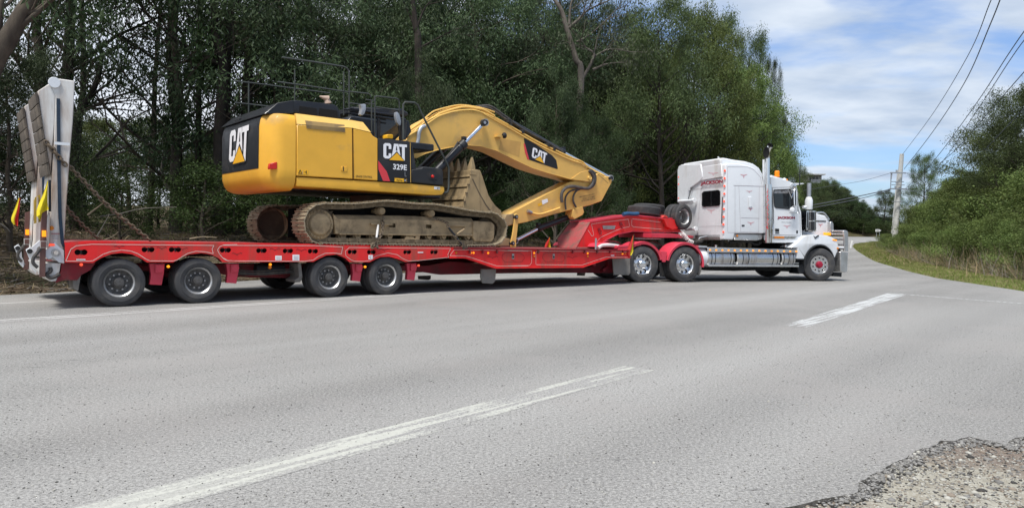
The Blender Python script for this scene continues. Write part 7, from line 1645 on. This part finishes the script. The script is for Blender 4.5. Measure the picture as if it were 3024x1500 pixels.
chain([w_(137,422,.06), w_(165,455,.07), w_(200,495,.08)], 'short rusty chain hanging down the face of the near white ramp', .014, .09)
chain([w_(137,422,.06), w_(225,512,.2), w_(310,600,.28), w_(380,660,.3), w_(448,714,.3)], 'long rusty chain running from the near white ramp down to the red deck', .016, .09)
chain([w_(196,612,2.3), w_(225,645,2.3), w_(262,682,2.35), w_(300,712,2.4)], 'rusty chain behind, running from the far white ramp down to the deck', .015, .09)
chain([w_(1128,655,.13), w_(1127,690,-.02), w_(1104,728,-.03), w_(1100,735,-.03)], 'rusty chain tied round the excavator track frame below the rear carrier roller', .012, .075)
chain([w_(1132,645,.13), w_(1132,675,.12)], 'short loose chain end with hook hanging on the muddy track frame', .012, .07)
chain([w_(1323,669,.1), w_(1345,700,-.0), w_(1368,728,-.03), w_(1371,735,-.03)], 'rusty chain slanting from the front of the track frame to the red deck', .014, .08)
chain([w_(1285,645,.14), w_(1305,652,.12), w_(1326,660,.1)], 'muddy chain lying over the top of the track frame behind the front step', .013, .08)
rr = random.Random(11); P = [w_(1106+rr.uniform(-9,9), 722+rr.uniform(-7,10), -.03-rr.random()*.03) for _ in range(14)]; chain(P, 'bunched up chain heap where the track chain meets the red deck edge', .012, .07)
P = [w_(1371+rr.uniform(-8,8), 728+rr.uniform(-5,6), -.02-rr.random()*.03) for _ in range(9)]; chain(P, 'small knot of chain on the deck edge below the front track chain', .012, .07)
def binder(a, b, label, mat='black'):
    B = MB(); B.tube([a, a.lerp(b,.5), b], [.02,.026,.02], 8); o = B.build('load_binder', M[mat]); tag(o, label, 'load binder'); return o
binder(w_(1112,702,-.05), w_(1117,665,.1), 'slim white handled load binder hooked upright into the rear track chain', 'glove')
binder(w_(1325,672,.05), w_(1364,722,-.04), 'dark load binder bar lying along the front track chain')
binder(w_(1349,692,.0), w_(1371,677,.02), 'short muddy lever sticking out sideways from the front load binder', 'mudmetal')
# flags
def flag(name, label, px0, d, mats, fr=TR, amp=.05, split=0, pole=None):
    """cloth hanging from its top corner: strips between a left and a right outline"""
    Lft, Rgt = px0; n = 10; m = 8; B = MB(); vs = []
    Lp = smooth_path([fr.D(x, y, d) for x, y in Lft], 6); Rp = smooth_path([fr.D(x, y, d) for x, y in Rgt], 6)
    gl = lambda P, t: P[0].lerp(P[-1], t) if len(P) < 2 else (lambda u: P[min(int(u), len(P)-2)].lerp(P[min(int(u), len(P)-2)+1], u-min(int(u), len(P)-2)))(t*(len(P)-1))
    for i in range(n+1):
        a, b = gl(Lp, i/n), gl(Rp, i/n)
        for j in range(m+1):
            p = a.lerp(b, j/m); p.y += amp*math.sin(j/m*7+i*.35)*(i/n)**.5; vs.append(p)
    N = len(vs); th = Vector((0, .006, 0))
    B.v = [tuple(p) for p in vs] + [tuple(p+th) for p in vs]
    for i in range(n):
        for j in range(m):
            a = i*(m+1)+j; f = (a, a+1, a+m+2, a+m+1); B.f.append(f); B.m.append(1 if j/m >= split and split else 0); B.f.append(tuple(q+N for q in reversed(f))); B.m.append(B.m[-1])
    o = B.build(name, mats, smooth=80, flip=False); o.matrix_world = fr.M; tag(o, label, 'flag', 'warning flags on the rig'); return o
flag('warning_flag', 'yellow cloth flag draped over the lamp post of the near ramp', ([(140,535),(125,580),(110,618),(108,640)], [(142,535),(142,570),(141,600),(142,619)]), -.04, [M['flag_yellow']], amp=.06)
flag('warning_flag', 'yellow cloth tail hanging below the draped flag on the near ramp', ([(110,618),(109,635),(116,648)], [(124,620),(124,632),(120,648)]), -.02, [M['flag_yellow']], amp=.02)
flag('warning_flag', 'yellow and red flag hanging at the far left ramp', ([(54,585),(42,620),(33,648),(40,663)], [(60,585),(58,620),(54,645),(52,668)]), 2.3, [M['flag_yellow'], M['flag_red']], amp=.03, split=.5)
flag('warning_flag', 'large red and yellow flag at the front corner of the red deck', ([(1869,695),(1858,725),(1853,742),(1858,758)], [(1871,695),(1871,725),(1870,742),(1862,754)]), -.02, [M['flag_red'], M['flag_yellow']], amp=.03, split=.55)
flag('warning_flag', 'small red and yellow flag on the far deck edge behind the bucket ram', ([(1623,700),(1613,718),(1608,732)], [(1624,700),(1625,718),(1626,732)]), 2.9, [M['flag_red'], M['flag_yellow']], amp=.02, split=.5)
B = MB(); a, b = TR.D(1872, 692, -.02), TR.D(1872, 765, -.02); B.cyl(a, b, .012, 8); o = B.build('flag_pole', M['black']); o.matrix_world = TR.M; tag(o, 'thin black pole holding the red and yellow flag at the deck corner', 'pole')
B = MB(); a, b = TR.D(147, 532, -.0), TR.D(146, 625, -.0); B.box((a.x-.018, -.02, b.z), (a.x+.018, .015, a.z)); o = B.build('flag_pole', M['blackmatt']); o.matrix_world = TR.M; tag(o, 'dark flat post beside the draped yellow flag on the near ramp', 'pole')
# labels of the plants: by landmark, then left / middle / right where several stand behind the same one
MARKS = [(60,'at the left picture edge'),(200,'behind the white ramps'),(330,'behind the long ramp chain'),(480,'behind the second trailer wheel'),(640,'between ramps and counterweight'),(780,'behind the counterweight'),(960,'behind the engine housing'),(1130,'behind the excavator handrails'),(1280,'behind the boom foot'),(1450,'behind the arch of the boom'),(1620,'behind the middle of the boom'),(1780,'behind the tip of the arm'),(1950,'behind the spare wheels'),(2100,'left of the sleeper cab'),(2260,'behind the sleeper cab'),(2380,'behind the truck bonnet'),(2500,'above the bull bar'),(2600,'beyond the road bend'),(2720,'near the power pole'),(2850,'midway along the right bank'),(2960,'right of midway on the bank'),(9999,'at the right picture edge')]
by = {}
for t_, look, px, y in REG:
    if t_['group'].startswith(('forest', 'right bank', 'trees beyond')):
        by.setdefault(look + ' ' + next(m for a, m in MARKS if px < a), []).append((px, y, t_))
ORD = ('leftmost', 'second left', 'third left', 'fourth left', 'fifth left', 'sixth left', 'seventh left', 'eighth left', 'ninth left', 'tenth left', 'eleventh left', 'twelfth left', 'thirteenth left', 'fourteenth left')
def name_row(L_, lab, pre):
    L_.sort(key=lambda q: q[0]); n = len(L_)
    for i, (px, y, t_) in enumerate(L_):
        w = '' if n == 1 else ('left', 'right')[i] if n == 2 else ('left', 'middle', 'right')[i] if n == 3 else ORD[min(i, 13)] if i < n-1 else 'rightmost'
        t_['label'] = ' '.join(q for q in (w, pre, lab) if q)
for lab, L_ in by.items():
    if len(L_) > 6:
        L_.sort(key=lambda q: q[1]); h = len(L_)//2; name_row(L_[:h], lab, 'nearer'); name_row(L_[h:], lab, 'farther')
    else: name_row(L_, lab, '')
